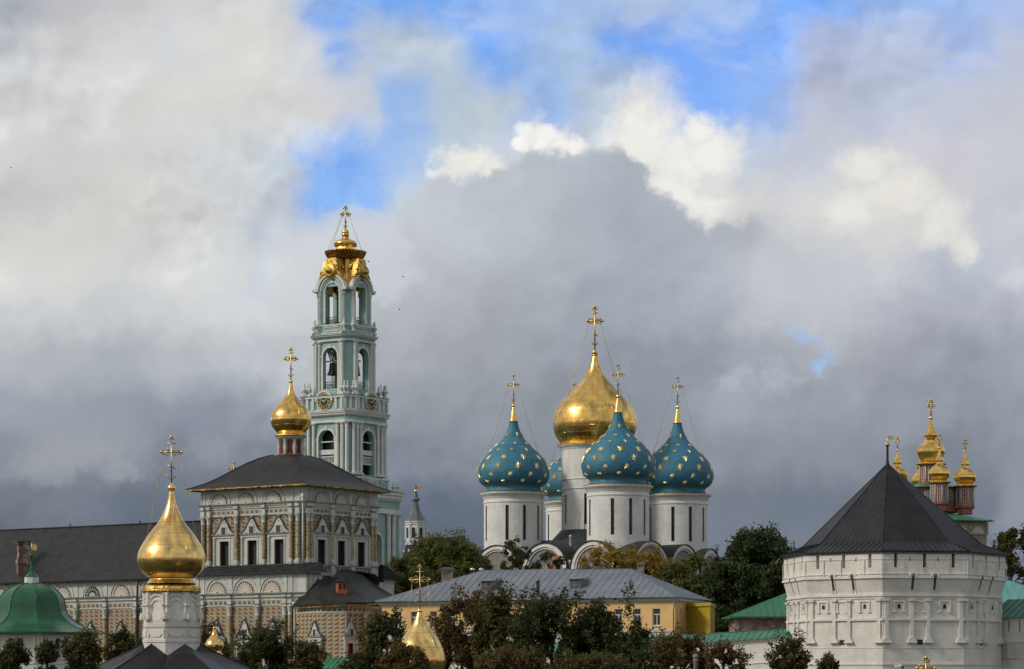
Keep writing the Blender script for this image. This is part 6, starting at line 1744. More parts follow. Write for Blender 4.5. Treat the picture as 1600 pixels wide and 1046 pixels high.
# ================================================================== green-domed pavilion
def green_pavilion():
    Y = 230.0; x = X_(49.5, Y); S = S_(Y); z = lambda py: Z_(py, Y)
    root = thing('green_domed_pavilion', 'white eight-sided pavilion with bell-shaped green roof, white lantern and spire', 'pavilion', (x, Y, 0))
    an = [R_(-90 + 18 - 45 + 45*j) for j in range(8)]
    P = [(112,989),(96,985),(84,981),(72,975.5),(64,970),(57,963),(53,956),(51.5,949),(50,940),(46,931),(40,924.5),(32,919),(22,914.5),(11,911.5)]
    cs = catmull([(r*1.0, y) for r, y in P], 3)
    mb = MB()
    for i in range(len(cs)-1):
        for j in range(8):
            q = []
            for (r, y), jj in ((cs[i], j), (cs[i], j+1), (cs[i+1], j+1), (cs[i+1], j)):
                a = an[jj % 8]; q.append((x + r*S*1.03*math.cos(a), Y + r*S*1.03*math.sin(a), z(y)))
            l0 = math.dist(q[0], q[1])/2; l1 = math.dist(q[3], q[2])/2
            mb.add(q, [(0,1,2,3)], 0, False, [[(-l0,i*.4),(l0,i*.4),(l1,i*.4+.4),(-l1,i*.4+.4)]])
    for j in range(8): mb.tube([(x + r*S*1.03*math.cos(an[j]), Y + r*S*1.03*math.sin(an[j]), z(y)+.02) for r, y in cs], .045, 4)
    ee = [(x + 115.4*S*math.cos(a), Y + 115.4*S*math.sin(a)) for a in an]; mb.extr(ee, z(991), z(989.3))
    # smooth shading across the courses but not the ridges is left to the flat facets
    mb.build('roof', M['greendome'], root)
    mb = MB(); c = [(x + 11.3*S*math.cos(a), Y + 11.3*S*math.sin(a)) for a in an]; mb.extr(c, z(913), z(902.5)); mb.build('lantern', M['pvc'], root)
    mb = MB(); c = [(x + 11.6*S*math.cos(a), Y + 11.6*S*math.sin(a)) for a in an]; mb.extr(c, z(902.5), z(893.5), 0, .3, x, Y)
    mb.lathe([(3.2*S, z(894.5)), (2.9*S, z(888)), (2.0*S, z(880)), (1.7*S, z(869)), (2.6*S, z(868.5)), (1.4*S, z(867)), (.3*S, z(865))], 12, x, Y); mb.build('spire', M['greendome'], root)
    mb = MB(); mb.tube([(x, Y, z(866)), (x, Y, z(848))], .035, 5)
    mb.prism([(x-.05, z(860)), (x+.42, z(860)), (x+.5, z(855)), (x+.36, z(851)), (x-.05, z(849))], Y-.02, Y+.02); mb.build('weather_vane', M['goldcross'], root)
    w = [(x + 97*S*math.cos(a), Y + 97*S*math.sin(a)) for a in an]; wall = MB()
    for j in range(8):
        a, b = w[j], w[(j+1) % 8]; L = math.dist(a, b); d = ((b[0]-a[0])/L, (b[1]-a[1])/L); m = Vector(((a[0]+b[0])/2-x, (a[1]+b[1])/2-Y)).normalized()
        F = frame((a[0], a[1], 0), d, m); wall.M = F; c = L/2
        holes = [(c-.68+o, c-.08+o, z(1029), z(1003)) for o in (0, .76)]
        wallp(wall, 0, L, -.5, z(989.8), holes, 0, .35, 0, 0)
        for sg in (-.38, .38):
            mb = MB(F); s = c+sg
            mb.quad((s-.3,-.3,z(1029)),(s+.3,-.3,z(1029)),(s+.3,-.3,z(1003)),(s-.3,-.3,z(1003)), 1)
            halfdisc(mb, s, z(1003.5), .30, -.3, .015, 2, 10); archring(mb, s, z(1003.5), .29, .38, 0, .1, 0, 10)
            mb.box(s-.3, s+.3, -.3, -.22, z(1017), z(1016), 3); mb.box(s-.38, s-.3, 0, .08, z(1029), z(1003.5), 0); mb.box(s+.3, s+.38, 0, .08, z(1029), z(1003.5), 0)
            mb.build('window', [M['white'], M['glass'], M['dark'], M['pvc']], root)
        tr = MB(F)
        for y0, y1, o in ((995, 993.5, .08), (1002, 1001, .06), (1031, 1029.5, .14), (1038, 1037, .06)):
            if y0 > 1001.5 and y0 < 1003: tr.box(0, c-.8, 0, o, z(y0), z(y1)); tr.box(c+.8, L, 0, o, z(y0), z(y1))
            else: tr.box(0, L, 0, o, z(y0), z(y1))
        for s in (0.14, .5, L-.14, L-.5): tr.box(s-.11, s+.11, 0, .13, z(1037), z(990))
        tr.build('trim', M['white'], root)
    wall.build('wall', M['white'], root)
    # small green roof before it
    Y = 200.0; z = lambda py: Z_(py, Y); x = X_(4, Y)
    root = thing('gatehouse', 'little building with green hipped roof at the bottom left corner', 'gatehouse', (x, Y, 0))
    mb = MB(); mb.box(x-1.6, x+1.6, Y-1.6, Y+1.6, -.5, z(1056)); mb.build('wall', M['white'], root)
    mb = MB(); e = 2.0; zz = z(1056)
    prf = [(2.1, 1057), (1.5, 1048), (1.15, 1041), (.75, 1034.5), (.3, 1029), (.02, 1026.5)]
    for i in range(len(prf)-1):
        for j in range(8):
            q = []
            for (r, y), jj in ((prf[i], j), (prf[i], j+1), (prf[i+1], j+1), (prf[i+1], j)):
                a = R_(22.5+45*jj); q.append((x + r*math.cos(a), Y + r*math.sin(a), z(y)))
            mb.add(q, [(0,1,2,3)], 0)
    mb.build('roof', M['greenroof'], root)
green_pavilion()

# ================================================================== far watch tower with lantern
def watch_tower():
    Y = 430.0; x = X_(649.5, Y); S = S_(Y); z = lambda py: Z_(py, Y)
    root = thing('watch_tower', 'slim white lantern tower with grey bell-shaped roof and gold weather vane', 'tower', (x, Y, 0))
    sq = lambda r: [(x + r*S*math.cos(a), Y + r*S*math.sin(a)) for a in [R_(-90-45+90*j+12) for j in range(4)]]
    an = [R_(-90 + 12 + 45*j) for j in range(8)]
    oc = lambda r: [(x + r*S*math.cos(a), Y + r*S*math.sin(a)) for a in an]
    mb = MB(); mb.extr(oc(15.6), z(852), z(813)); 
    mb.build('lantern', M['twhite'], root)
    for r, a, b in ((17, 852, 849.5), (16.6, 846, 844.5), (17, 820, 818.5), (17.4, 816.5, 814.8)):
        mb = MB(); mb.extr(oc(r), z(a), z(b)); mb.build('cornice', M['twhite'], root)
    for j in range(8):
        A = oc(15.7); a, b = A[j], A[(j+1) % 8]; L = math.dist(a, b); d = ((b[0]-a[0])/L, (b[1]-a[1])/L); m = Vector(((a[0]+b[0])/2-x, (a[1]+b[1])/2-Y)).normalized()
        F = frame((a[0], a[1], 0), d, m); mb = MB(F); c = L/2
        mb.prism([(c-.33, z(841)), (c+.33, z(841)), (c+.33, z(828))]+[(c+.33*math.cos(PI*q/6), z(828)+.4*math.sin(PI*q/6)) for q in range(1, 6)]+[(c-.33, z(828))], 0, .03, 1)
        archring(mb, c, z(828), .33, .46, 0, .12, 0, 8, legs=z(828)-z(841)); mb.box(-.1, .12, -.1, .12, z(844), z(820), 0); mb.box(L-.12, L+.1, -.1, .12, z(844), z(820), 0)
        mb.build('window', [M['twhite'], M['dark']], root)
    mb = MB()
    cs = catmull([(17.6, 814.8), (13.2, 808.5), (8.8, 801), (6.0, 793), (4.4, 786), (3.9, 781)], 3)
    for i in range(len(cs)-1):
        A, B = oc(cs[i][0]), oc(cs[i+1][0])
        for j in range(8): mb.add([(*A[j], z(cs[i][1])), (*A[(j+1) % 8], z(cs[i][1])), (*B[(j+1) % 8], z(cs[i+1][1])), (*B[j], z(cs[i+1][1]))], [(0,1,2,3)])
    mb.lathe([(4.2*S, z(785)), (4.4*S, z(783)), (7.0*S, z(781.5)), (7.0*S, z(780)), (4.5*S, z(778.5)), (3.8*S, z(774.5)), (3.2*S, z(773)), (2.2*S, z(768)), (1.0*S, z(760)), (.8*S, z(758))], 16, x, Y)
    mb.build('roof', M['slate'], root)
    mb = MB(); mb.ball((x, Y, z(772.5)), 0.01); mb.ball((x, Y, z(770.5-3)), 3.0*S, n=14)
    mb.tube([(x, Y, z(768)), (x, Y, z(760))], .05, 5); mb.prism([(x, z(764)), (x+12*S, z(763)), (x+10.5*S, z(761.5)), (x+12*S, z(760)), (x, z(760))], Y-.04, Y+.04)
    mb.build('weather_vane', M['goldp'], root)
    mb = MB(); A, B = oc(16.5), oc(34)
    mb.extr(oc(40), z(960), z(851.5), 0, 15.8/40, x, Y); mb.build('tent_roof', M['roofdk'], root)
    for j in range(8):
        for t in [i/9 for i in range(1, 9)]:
            mb = MB(); a = an[j]; r = (15.8 + (40-15.8)*t)*S*1.01; mb.box(x + r*math.cos(a)-.14, x + r*math.cos(a)+.14, Y + r*math.sin(a)-.14, Y + r*math.sin(a)+.14, z(851.5+108.5*t), z(851.5+108.5*t)+.5); mb.build('crocket', M['twhite'], root)
    mb = MB(); mb.extr(oc(38), -.5, z(960)); mb.build('wall', M['white'], root)
watch_tower()

# ================================================================== gate church with five faceted gold heads
def gate_church():
    Y = 400.0; S = S_(Y); z = lambda py: Z_(py, Y)
    root = thing('gate_church', 'brick-red gate church crowned by faceted gold domes behind the big white tower', 'church', (X_(1455, Y), Y+4, 0))
    q = 4.182
    def head(px, Yh, rows, drum, cross_rows, nm, w):
        """rows: (radius, crop row) ; drum: (r, top row, bottom row, base r, base row)"""
        x = X_(px, Yh); s = S_(Yh)/q; zz = lambda c: Z_(610 + c/q, Yh)
        mb = MB(); n = 8; a0 = R_(-90+8)
        mb.lathe([(r*s*1.03, zz(c)) for r, c in rows], n, x, Yh, a0=a0, smooth=False)
        mb.ball((x, Yh, zz(rows[-1][1]-6)), 10*s*w, n=12)
        mb.build('dome', M['gold'], root)
        cross(root, x, Yh, zz(rows[-1][1]-10), zz(cross_rows)-zz(rows[-1][1]-10), yaw=0, arm=.17, r=.085*w)
        r, c0, c1, rb, cb = drum
        if r:
            mb = MB(); mb.lathe([(r*s, zz(c1)), (r*s, zz(c0+8)), (r*1.12*s, zz(c0+5)), (r*1.35*s, zz(c0)), (r*1.2*s, zz(c0-4))], 8, x, Yh, a0=a0, smooth=False)
            mb.lathe([(rb*s, zz(cb)), (rb*s, zz(c1+8)), (r*1.12*s, zz(c1+4)), (r*1.14*s, zz(c1-6)), (r*s, zz(c1-8))], 8, x, Yh, a0=a0, smooth=False)
            dr = mb.build('drum', M['redwall'], root)
            mb = MB(); mb.lathe([(r*1.36*s, zz(c0+2)), (r*1.42*s, zz(c0-1)), (r*1.42*s, zz(c0-5)), (r*1.1*s, zz(c0-6))], 8, x, Yh, a0=a0, smooth=False); mb.build('gilded_ledge', M['goldtrim'], dr)
            for j in range(8):
                a = a0 + PI/4*j
                for rad, da, ww in ((1.03, 0, .09),):
                    mb = MB(); mb.tube([(x + r*rad*s*math.cos(a), Yh + r*rad*s*math.sin(a), zz(c1-4)), (x + r*rad*s*math.cos(a), Yh + r*rad*s*math.sin(a), zz(c0+8))], ww*w, 6)
                    mb.build('colonnette', M['trim'], dr)
                am = a + PI/8; rr_ = r*s*math.cos(PI/8)
                F = frame((x + rr_*math.cos(am), Yh + rr_*math.sin(am), 0), (-math.sin(am), math.cos(am)), (math.cos(am), math.sin(am)))
                mb = MB(F); hw = r*s*.16; H0, H1 = zz(c1-14), zz(c0+16)
                mb.box(-hw, hw, -.02, .05, H0, H1, 1); mb.box(-hw*.5, hw*.5, .05, .07, H0+.1, H1-.1, 2)
                for t in (.25, .5, .75): mb.box(-hw*.5, hw*.5, .07, .09, H0+(H1-H0)*t-.03, H0+(H1-H0)*t+.03, 1)
                mb.build('window', [M['redwall'], M['trim'], M['dark']], dr)
    big = [(70,480),(62,474),(66,462),(78,440),(94,404),(93,386),(80,364),(60,350),(44,332),(30,316),(28,310),(43,304),(45,296),(38,286),(30,268),(21,245),(14,222),(9,200),(6,188)]
    head(1454.6, 404.5, big, (72, 486, 612, 74, 640), 65, 'c', 1.25)
    sm = [(60,600),(50,593),(54,580),(68,566),(72,548),(70,536),(60,514),(44,500),(26,486),(20,474),(20,468),(28,460),(28,454),(22,444),(14,424),(8,400),(5,382)]
    head(1467.8, 398, sm, (56, 606, 742, 45, 790), 290, 'f', .9)
    head(1508, 401, [(r*1.04, c+24) for r, c in sm], (58, 630, 768, 50, 812), 322, 'r', .9)
    head(1402, 409, [(r*1.03, c+16) for r, c in sm], (58, 622, 760, 50, 800), 310, 'l', .9)
    head(1438, 412, [(r*.8, c*1.0+46) for r, c in sm], (48, 650, 760, 45, 790), 420, 'b', .8)
    # octagon storey
    x = X_(1455, 404.5); zz = lambda c: Z_(610 + c/q, 404)
    an = [R_(-90+8+45*j) for j in range(8)]
    mb = MB(); mb.extr([(x + 4.6*math.cos(a), 404.5 + 4.6*math.sin(a)) for a in an], zz(800), zz(640)); mb.build('upper_storey', M['redwall'], root)
    mb = MB(); mb.extr([(x + 5.4*math.cos(a), 404.5 + 5.4*math.sin(a)) for a in an], zz(642), zz(612), 0, .42, x, 404.5); mb.build('upper_roof', M['greenwall'], root)
    for j in range(8):
        a = an[j] + PI/8; r = 4.6*math.cos(PI/8)
        F = frame((x + r*math.cos(a), 404.5 + r*math.sin(a), 0), (-math.sin(a), math.cos(a)), (math.cos(a), math.sin(a)))
        mb = MB(F); mb.box(-.62, .62, 0, .15, zz(728), zz(665), 1); mb.box(-.42, .42, .15, .2, zz(722), zz(672), 2)
        for t in (-.14, .14): mb.box(t-.03, t+.03, .2, .23, zz(722), zz(672), 1)
        for c in (684, 697, 710): mb.box(-.42, .42, .2, .23, zz(c)-.03, zz(c)+.03, 1)
        mb.build('window', [M['redwall'], M['trim'], M['glass']], root)
    # body
    Y0 = 396.0; xr = X_(1541.5, Y0); xl = X_(1384, Y0); zb = lambda py: Z_(py, Y0)
    th = R_(24); d = Vector((math.cos(th), math.sin(th))); n = Vector((math.sin(th), -math.cos(th)))
    cR = Vector((xr, Y0)); L = 15.5; cL = cR - d*L; back = -n*16
    mb = MB(); poly = [tuple(cL), tuple(cR), tuple(cR+back), tuple(cL+back)]
    mb.extr(poly, -.5, zb(814)); mb.build('wall', M['creamw'], root)
    for (o, dd, nn, LL) in ((cL, d, n, L), (cR, -n, d, 16)):
        F = frame((o.x, o.y, 0), dd, nn)
        mb = MB(F); mb.box(0, LL, 0, .25, zb(836.5), zb(834)); mb.box(0, LL, 0, .2, zb(817), zb(814.5)); mb.box(0, LL, 0, .12, zb(842), zb(840)); mb.build('cornice', M['creamw'], root)
        for j in range(5):
            s = LL*(j+.5)/5; mb = MB(F); r = LL/5*.36
            halfdisc(mb, s, zb(833.8), r, 0, .06, 0, 12); archring(mb, s, zb(833.8), r, r*1.18, 0, .18, 1, 12, ry1=r*1.25)
            mb.box(s+LL/10-.18, s+LL/10+.18, 0, .22, zb(834), zb(818), 1)
            mb.build('gable_niche', [M['trim'], M['creamw']], root)
            for sg in (-.25, .25):
                mb = MB(F); mb.box(s+sg*LL/5-.12, s+sg*LL/5+.12, 0, .2, zb(880), zb(842), 0); mb.build('pilaster', M['creamw'], root)
    mb = MB()
    e = [cL - d*.8 + n*.9, cR + d*.8 + n*.9, cR + d*.8 + back - n*.9, cL - d*.8 + back - n*.9]
    zE = zb(814); zR = zb(797)
    P = [(p.x, p.y, zE) for p in e]; m0 = (e[0]+e[3])/2; m1 = (e[1]+e[2])/2; mm = (m1-m0)
    r0 = m0 + mm*.25; r1 = m0 + mm*.62; R0 = (r0.x, r0.y, zR+.4); R1 = (r1.x, r1.y, zR+.4)
    for fc in ((P[0], P[1], R1, R0), (P[1], P[2], R1), (P[2], P[3], R0, R1), (P[3], P[0], R0)): roofface(mb, fc, 0, 1.0)
    mb.extr([(p[0], p[1]) for p in P], zE-.15, zE-.004)
    mb.build('roof', M['greenwall'], root)
gate_church()

# ================================================================== yellow house with grey hipped roof
def yellow_house():
    N = Vector((X_(1055, 300), 300.0)); Lc = Vector((X_(597, 318), 318.0)); Rc = Vector((X_(1102, 313.0), 313.0))
    root = thing('yellow_house', 'long yellow house with grey metal hipped roof, dormers and white window frames', 'house', ((N.x+Lc.x)/2, 315, 0))
    z = lambda py, Y=300.0: Z_(py, Y)
    d1 = (N-Lc).normalized(); L1 = (N-Lc).length; n1 = Vector((d1.y, -d1.x))
    d2 = (Rc-N).normalized(); L2 = (Rc-N).length; n2 = Vector((d2.y, -d2.x))
    F1 = frame((Lc.x, Lc.y, 0), d1, n1); F2 = frame((N.x, N.y, 0), d2, n2)
    def sp(px): kk = (px-800)/FPX; return (kk*Lc.y - Lc.x)/(d1.x - kk*d1.y)
    zw0, zw1, zt = z(977.5), z(951), z(941)
    wins = [sp(621 + 28.05*i*(1+.0035*(i-7))) for i in range(15)]
    wins = [sp(p) for p in (621.5, 647.5, 677, 705.5, 733, 762, 791, 821, 850, 880, 909, 938.5, 966, 995, 1025.5)]
    mb = MB(F1); wallp(mb, 0, L1, z(986), zt, [(s-.5, s+.5, zw0, zw1) for s in wins], 0, .25, 0, 0)
    mb.M = F2; w2 = [L2*.17]
    s2 = (X_(1064, 302.5)-N.x)/d2.x
    wallp(mb, 0, L2, z(986), zt, [(s2-.42, s2+.42, zw0, zw1)], 0, .25, 0, 0)
    mb.M = Matrix.Identity(4)
    K = Rc - d1*0 ; B3 = Lc + (Rc-N)
    for a, b in ((Rc, B3), (B3, Lc)): mb.add([(a.x,a.y,-.5),(b.x,b.y,-.5),(b.x,b.y,zt),(a.x,a.y,zt)], [(0,1,2,3)])
    mb.build('wall', M['yellow'], root)
    mb = MB(F1); mb.box(0, L1, -.3, .10, -.5, z(986)); mb.box(0, L1, 0, .2, z(987.5), z(985)); mb.M = F2; mb.box(0, L2, -.3, .10, -.5, z(986)); mb.box(0, L2, 0, .2, z(987.5), z(985)); mb.build('plinth', M['cornice'], root)
    mb = MB(F1); mb.box(-.2, L1+.2, -.2, .12, zt, z(938.5)); mb.box(-.3, L1+.3, -.2, .38, z(938.5), z(933.2)); mb.M = F2; mb.box(0, L2, -.2, .121, zt, z(938.5)); mb.box(0.3, L2+.3, -.2, .381, z(938.5), z(933.2)); mb.build('cornice', M['cornice'], root)
    for F, ss, hw in ((F1, wins, .5), (F2, [s2], .42)):
        for s in ss:
            mb = MB(F); t = -.24
            mb.quad((s-hw,t,zw0),(s+hw,t,zw0),(s+hw,t,zw1),(s-hw,t,zw1), 0)
            w = mb.build('window', M['glass'], root)
            mb = MB(F); zm = zw1 - (zw1-zw0)*.34
            mb.box(s-hw, s-hw+.09, t, t+.07, zw0, zw1); mb.box(s+hw-.09, s+hw, t, t+.07, zw0, zw1); mb.box(s-hw, s+hw, t, t+.072, zm-.05, zm+.05); mb.box(s-.04, s+.04, t, t+.07, zw0, zm); mb.box(s-hw, s+hw, t, t+.071, zw0, zw0+.09)
            mb.build('frame', M['pvc'], w)
            mb = MB(F); mb.box(s-hw-.1, s+hw+.1, -.1, .14, zw0-.12, zw0-.04); mb.build('sill', M['cornice'], w)
    # hipped roof
    ov = .65
    def W(F, s, t, zz): q = F @ Vector((s, t, zz)); return Vector(q)
    ze = z(933)
    eL = Lc + n1*ov - d1*ov; eN = N + n1*ov + n2*ov*.6; eR = Rc + n2*ov + d2*ov; eB = B3 - n1*ov - d1*ov + d2*.0
    pL, pN, pR, pB = [(p.x, p.y, ze) for p in (eL, eN, eR, eB)]
    YrL, YrR = 321.0, 309.0
    rL = (X_(752, YrL), YrL, Z_(893, YrL)); rR = (X_(986, YrR), YrR, Z_(889, YrR))
    A = Vector(pL); nq = (Vector(pN)-A).cross(Vector(rR)-A).normalized(); dv = Vector(((752-800)/FPX, 1.0, (HOR-892)/FPX)); o = Vector((0, 0, CAMZ))
    rL = tuple(o + dv*((A-o).dot(nq)/dv.dot(nq))); zr = rR[2]
    mb = MB()
    roofface(mb, [pL, pN, rR, rL], 0, .95, .04, .03); roofface(mb, [pN, pR, rR], 0, .95, .04, .03); roofface(mb, [pR, pB, rL, rR], 0, .95, .04, .03); roofface(mb, [pB, pL, rL], 0, .95, .04, .03)
    mb.extr([(p[0], p[1]) for p in (pL, pN, pR, pB)], ze-.12, ze-.004)
    for a, b in ((pL, rL), (pN, rR), (pR, rR), (rL, rR)): mb.tube([a, b], .06, 5)
    mb.build('roof', M['greyroof'], root)
    mb = MB(); mb.tube([tuple(Vector(pL)+Vector((0,-.05,-.06))), tuple(Vector(pN)+Vector((0,-.05,-.06)))], .09, 6); mb.tube([tuple(Vector(pN)+Vector((.05,0,-.06))), tuple(Vector(pR)+Vector((.05,0,-.06)))], .09, 6); mb.build('gutter', M['greypipe'], root)
    # downpipe at the near corner
    c = N + n1*.25 - d1*.1; mb = MB(); mb.tube([(eN.x-.1, eN.y, ze-.1), (eN.x-.15, eN.y, ze-.5), (c.x, c.y, ze-1.6), (c.x, c.y, 0)], .08, 6); mb.lathe([(.09, ze-.45), (.2, ze-.2), (.2, ze-.1)], 8, eN.x-.1, eN.y); mb.build('downpipe', M['greypipe'], root)
    # plane helper for things standing on the front slope
    A = Vector(pL); e = (Vector(pN)-A).normalized(); nr_ = e.cross(Vector(rL)-A).normalized(); nr_ = nr_ if nr_.z > 0 else -nr_
    def on_roof(px, py):
        dirv = Vector(((px-800)/FPX, 1.0, (HOR-py)/FPX)); o = Vector((0, 0, CAMZ))
        t = (A-o).dot(nr_)/dirv.dot(nr_); return o + dirv*t
    for px, py in ((760, 924), (898, 921)):
        b = on_roof(px, py+.5); Y = b.y; s = S_(Y)
        F = frame((b.x, b.y, 0), d1, n1)
        zb, zt2 = b.z - .35, Z_(py-16.5, Y)
        mb = MB(F); hw = 9.0*s*1.05
        mb.prism([(-hw, zb), (hw, zb), (hw, zt2), (-hw, zt2)], -3.2, .0, 0)
        dm = mb.build('dormer', M['greyroof'], root)
        mb = MB(F); 
        mb.box(-hw+.12, hw-.12, .0, .03, zb+.55, zt2-.12, 1)
        for j in range(1, 5): zz_ = zb+.55 + (zt2-.12-zb-.55)*j/5; mb.box(-hw+.12, hw-.12, .03, .06, zz_-.03, zz_+.03, 0)
        mb.box(-.05, .05, .03, .08, zb+.55, zt2-.12, 0)
        mb.build('louvre', [M['greypipe'], M['dark']], dm)
        mb = MB(F); a_, b_ = (-hw-.18), (hw+.18)
        v = [(a_, .35, zt2+.02), (b_, .35, zt2+.02), (b_, -2.2, zt2+.3), (a_, -2.2, zt2+.3)]
        mb.add(v + [(q[0], q[1], q[2]-.08) for q in v], [(0,1,2,3),(4,7,6,5),(0,4,5,1),(1,5,6,2),(2,6,7,3),(3,7,4,0)]); mb.build('dormer_roof', M['greyroof'], dm)
    b = on_roof(840.5, 933); Y = b.y; mb = MB(); r = .22
    mb.lathe([(r, b.z-.5), (r, Z_(909, Y)), (r*1.4, Z_(909, Y)), (r*1.4, Z_(906, Y)), (.02, Z_(905.6, Y))], 12, b.x, Y); mb.build('vent_pipe', M['greypipe'], root)
    # ridge things: chimneys and floodlights
    def chim(px, y0, y1, hw, Y, m='brick'):
        x = X_(px, Y); mb = MB(); mb.box(x-hw, x+hw, Y-hw, Y+hw, Z_(y1, Y), Z_(y0+4, Y), 0); mb.box(x-hw*1.3, x+hw*1.3, Y-hw*1.3, Y+hw*1.3, Z_(y0+4, Y), Z_(y0+2.6, Y), 1)
        for sx_ in (-1, 1):
            for sy_ in (-1, 1): mb.box(x+sx_*hw-.05, x+sx_*hw+.05, Y+sy_*hw-.05, Y+sy_*hw+.05, Z_(y0+2.6, Y), Z_(y0+1, Y), 1)
        mb.extr([(x-hw*1.4, Y-hw*1.4), (x+hw*1.4, Y-hw*1.4), (x+hw*1.4, Y+hw*1.4), (x-hw*1.4, Y+hw*1.4)], Z_(y0+1, Y), Z_(y0-.6, Y), 1, .3, x, Y)
        mb.build('chimney', [M[m], M['greypipe']], root)
    chim(699, 888, 912, .72, 323.5); chim(1001, 880, 900, .40, 311.5)
    x = X_(850, 316); mb = MB(); mb.tube([(x, 316, zr-.2), (x, 316, Z_(885, 316))], .06, 5); mb.build('vent_pipe', M['greypipe'], root)
    mb = MB(); xx = X_(917, 313.5); mb.lathe([(.4, zr-.2), (.4, zr+.25), (.55, zr+.3), (.05, zr+.5)], 10, xx, 313.5); mb.build('roof_vent', M['iron'], root)
    xx = X_(970, 311.0)
    for px, py in ((738, 889.5), (752, 888.5)):
        Y = 322.5; x = X_(px, Y); rt = thing('roof_floodlight', 'left round steel floodlight standing on the grey roof ridge' if px < 745 else 'right round steel floodlight standing on the grey roof ridge', 'floodlight', (x, Y, Z_(894, Y)))
        mb = MB(); mb.lathe(catmull([(.05, Z_(892.5, Y)), (.30, Z_(891.5, Y)), (.36, Z_(890, Y)), (.22, Z_(888.4, Y)), (.02, Z_(887.6, Y))], 3), 14, x, Y); mb.build('reflector', M['chrome'], rt)
        mb = MB(); mb.tube([(x, Y, Z_(897, Y)), (x, Y, Z_(892, Y))], .06, 5); mb.box(x-.4, x+.4, Y-.15, Y+.15, Z_(894.5, Y), Z_(893.5, Y)); mb.build('bracket', M['iron'], rt)
    # bright yellow annex against the side wall
    s0 = (X_(1074, 305)-N.x)/d2.x
    a = N + d2*s0 + n2*.02
    P0 = Vector((X_(1074.5, 305), 304.8)); P1 = Vector((X_(1109.5, 300.5), 300.5)); P2 = Vector((X_(1116.8, 308.5), 308.5)); P3 = Vector((X_(1085, 312), 312.0))
    mb = MB(); mb.extr([tuple(p) for p in (P0, P1, P2, P3)], -.5, Z_(943.5, 303))
    ax = mb.build('annex_wall', M['bright'], root)
    cc = (P0+P1+P2+P3)/4
    mb = MB(); mb.extr([tuple(cc+(p-cc)*1.08) for p in (P0, P1, P2, P3)], Z_(948, 303), Z_(942.8, 303)); mb.build('annex_parapet', M['bright'], root)
    mb = MB()
    for p, q in ((P0, P1), (P1, P2)):
        d = (q-p).normalized(); nn = Vector((d.y, -d.x)); Fq = frame((p.x, p.y, 0), d, nn); mb.M = Fq
        for s in [i*1.0 for i in range(1, int((q-p).length)+1)]: mb.box(s-.02, s+.02, 0, .02, -.4, Z_(949, 303))
        mb.M = Fq; mb.box(-.06, .06, -.06, .06, -.4, Z_(949, 303))
    mb.build('annex_seams', M['bright'], root)
yellow_house()

# ================================================================== street things at the bottom edge
def street():
    Y = 120.0; x = X_(1087, Y); S = S_(Y)
    rt = thing('gate_post', 'slim grey round post with a ball finial standing among the rusty trees', 'post', (x, Y, 0))
    z = lambda py: Z_(py, Y)
    mb = MB(); mb.lathe([(.16, -.3), (.16, .6), (.12, .7), (.105, z(1034)), (.13, z(1032.5)), (.13, z(1031)), (.09, z(1029.5))], 16, x, Y); mb.build('shaft', M['postgrey'], rt)
    mb = MB(); mb.ball((x, Y, z(1026.2)), 4.6*S, n=18); mb.build('ball_finial', M['postgrey'], rt)
    Y = 110.0; x = X_(1405, Y); z = lambda py: Z_(py, Y)
    rt = thing('security_camera', 'white security camera on a pole against the big white tower', 'camera', (x, Y, 0))
    mb = MB(); mb.tube([(x+.12, Y, -.3), (x+.12, Y, z(1046))], .05, 8); mb.build('pole', M['postgrey'], rt)
    mb = MB(Matrix.Translation((x, Y, z(1039.5))) @ Matrix.Rotation(R_(-10), 4, 'Y') @ Matrix.Rotation(R_(-35), 4, 'Z'))
    mb.box(-.20, .14, -.07, .07, -.06, .06); mb.box(-.24, .10, -.09, .09, .06, .075); mb.build('housing', M['pvc'], rt)
    mb = MB(); mb.tube([(x+.12, Y, z(1047)), (x+.14, Y, z(1043)), (x+.05, Y, z(1041))], .03, 6); mb.ball((x+.17, Y, z(1043)), .055, n=8); mb.build('bracket', M['iron'], rt)
street()

def bird(px, py, Y, span, roll, label):
    x, z = X_(px, Y), Z_(py, Y)
    mb = MB(Matrix.Translation((x, Y, z)) @ Matrix.Rotation(roll, 4, 'Y'))
    mb.tube([(-.17*span, 0, 0), (-.06*span, 0, .01), (.08*span, 0, 0), (.24*span, .0, -.01)], [.02, .06*span, .055*span, .01], 6)
    for sg in (-1, 1):
        v = [(-.08*span, 0, .02), (.10*span, 0, .02), (.10*span, sg*.28*span, .13*span), (-.06*span, sg*.26*span, .14*span), (.14*span, sg*.5*span, .07*span)]
        mb.add(v + [(a, b, c-.025) for a, b, c in v], [(0,1,2,3),(3,2,4),(5,8,7,6),(8,9,7),(0,5,6,1),(3,8,5,0),(3,4,9,8),(4,2,7,9),(2,1,6,7)])
    o = mb.build('bird', M['bird']); tag(o, label, 'bird', 'birds in the sky')
bird(575.5, 409, 300, .7, .5, 'small dark bird flying just right of the golden crown of the belfry')
bird(630, 433, 320, .6, -.2, 'tiny dark bird in the grey cloud, upper of the two right of the belfry')
bird(624, 484, 320, .65, .2, 'tiny dark bird in the grey cloud, lower of the two right of the belfry')
bird(17, 262, 300, .55, .9, 'tiny dark bird alone against the pale cloud at the left edge')

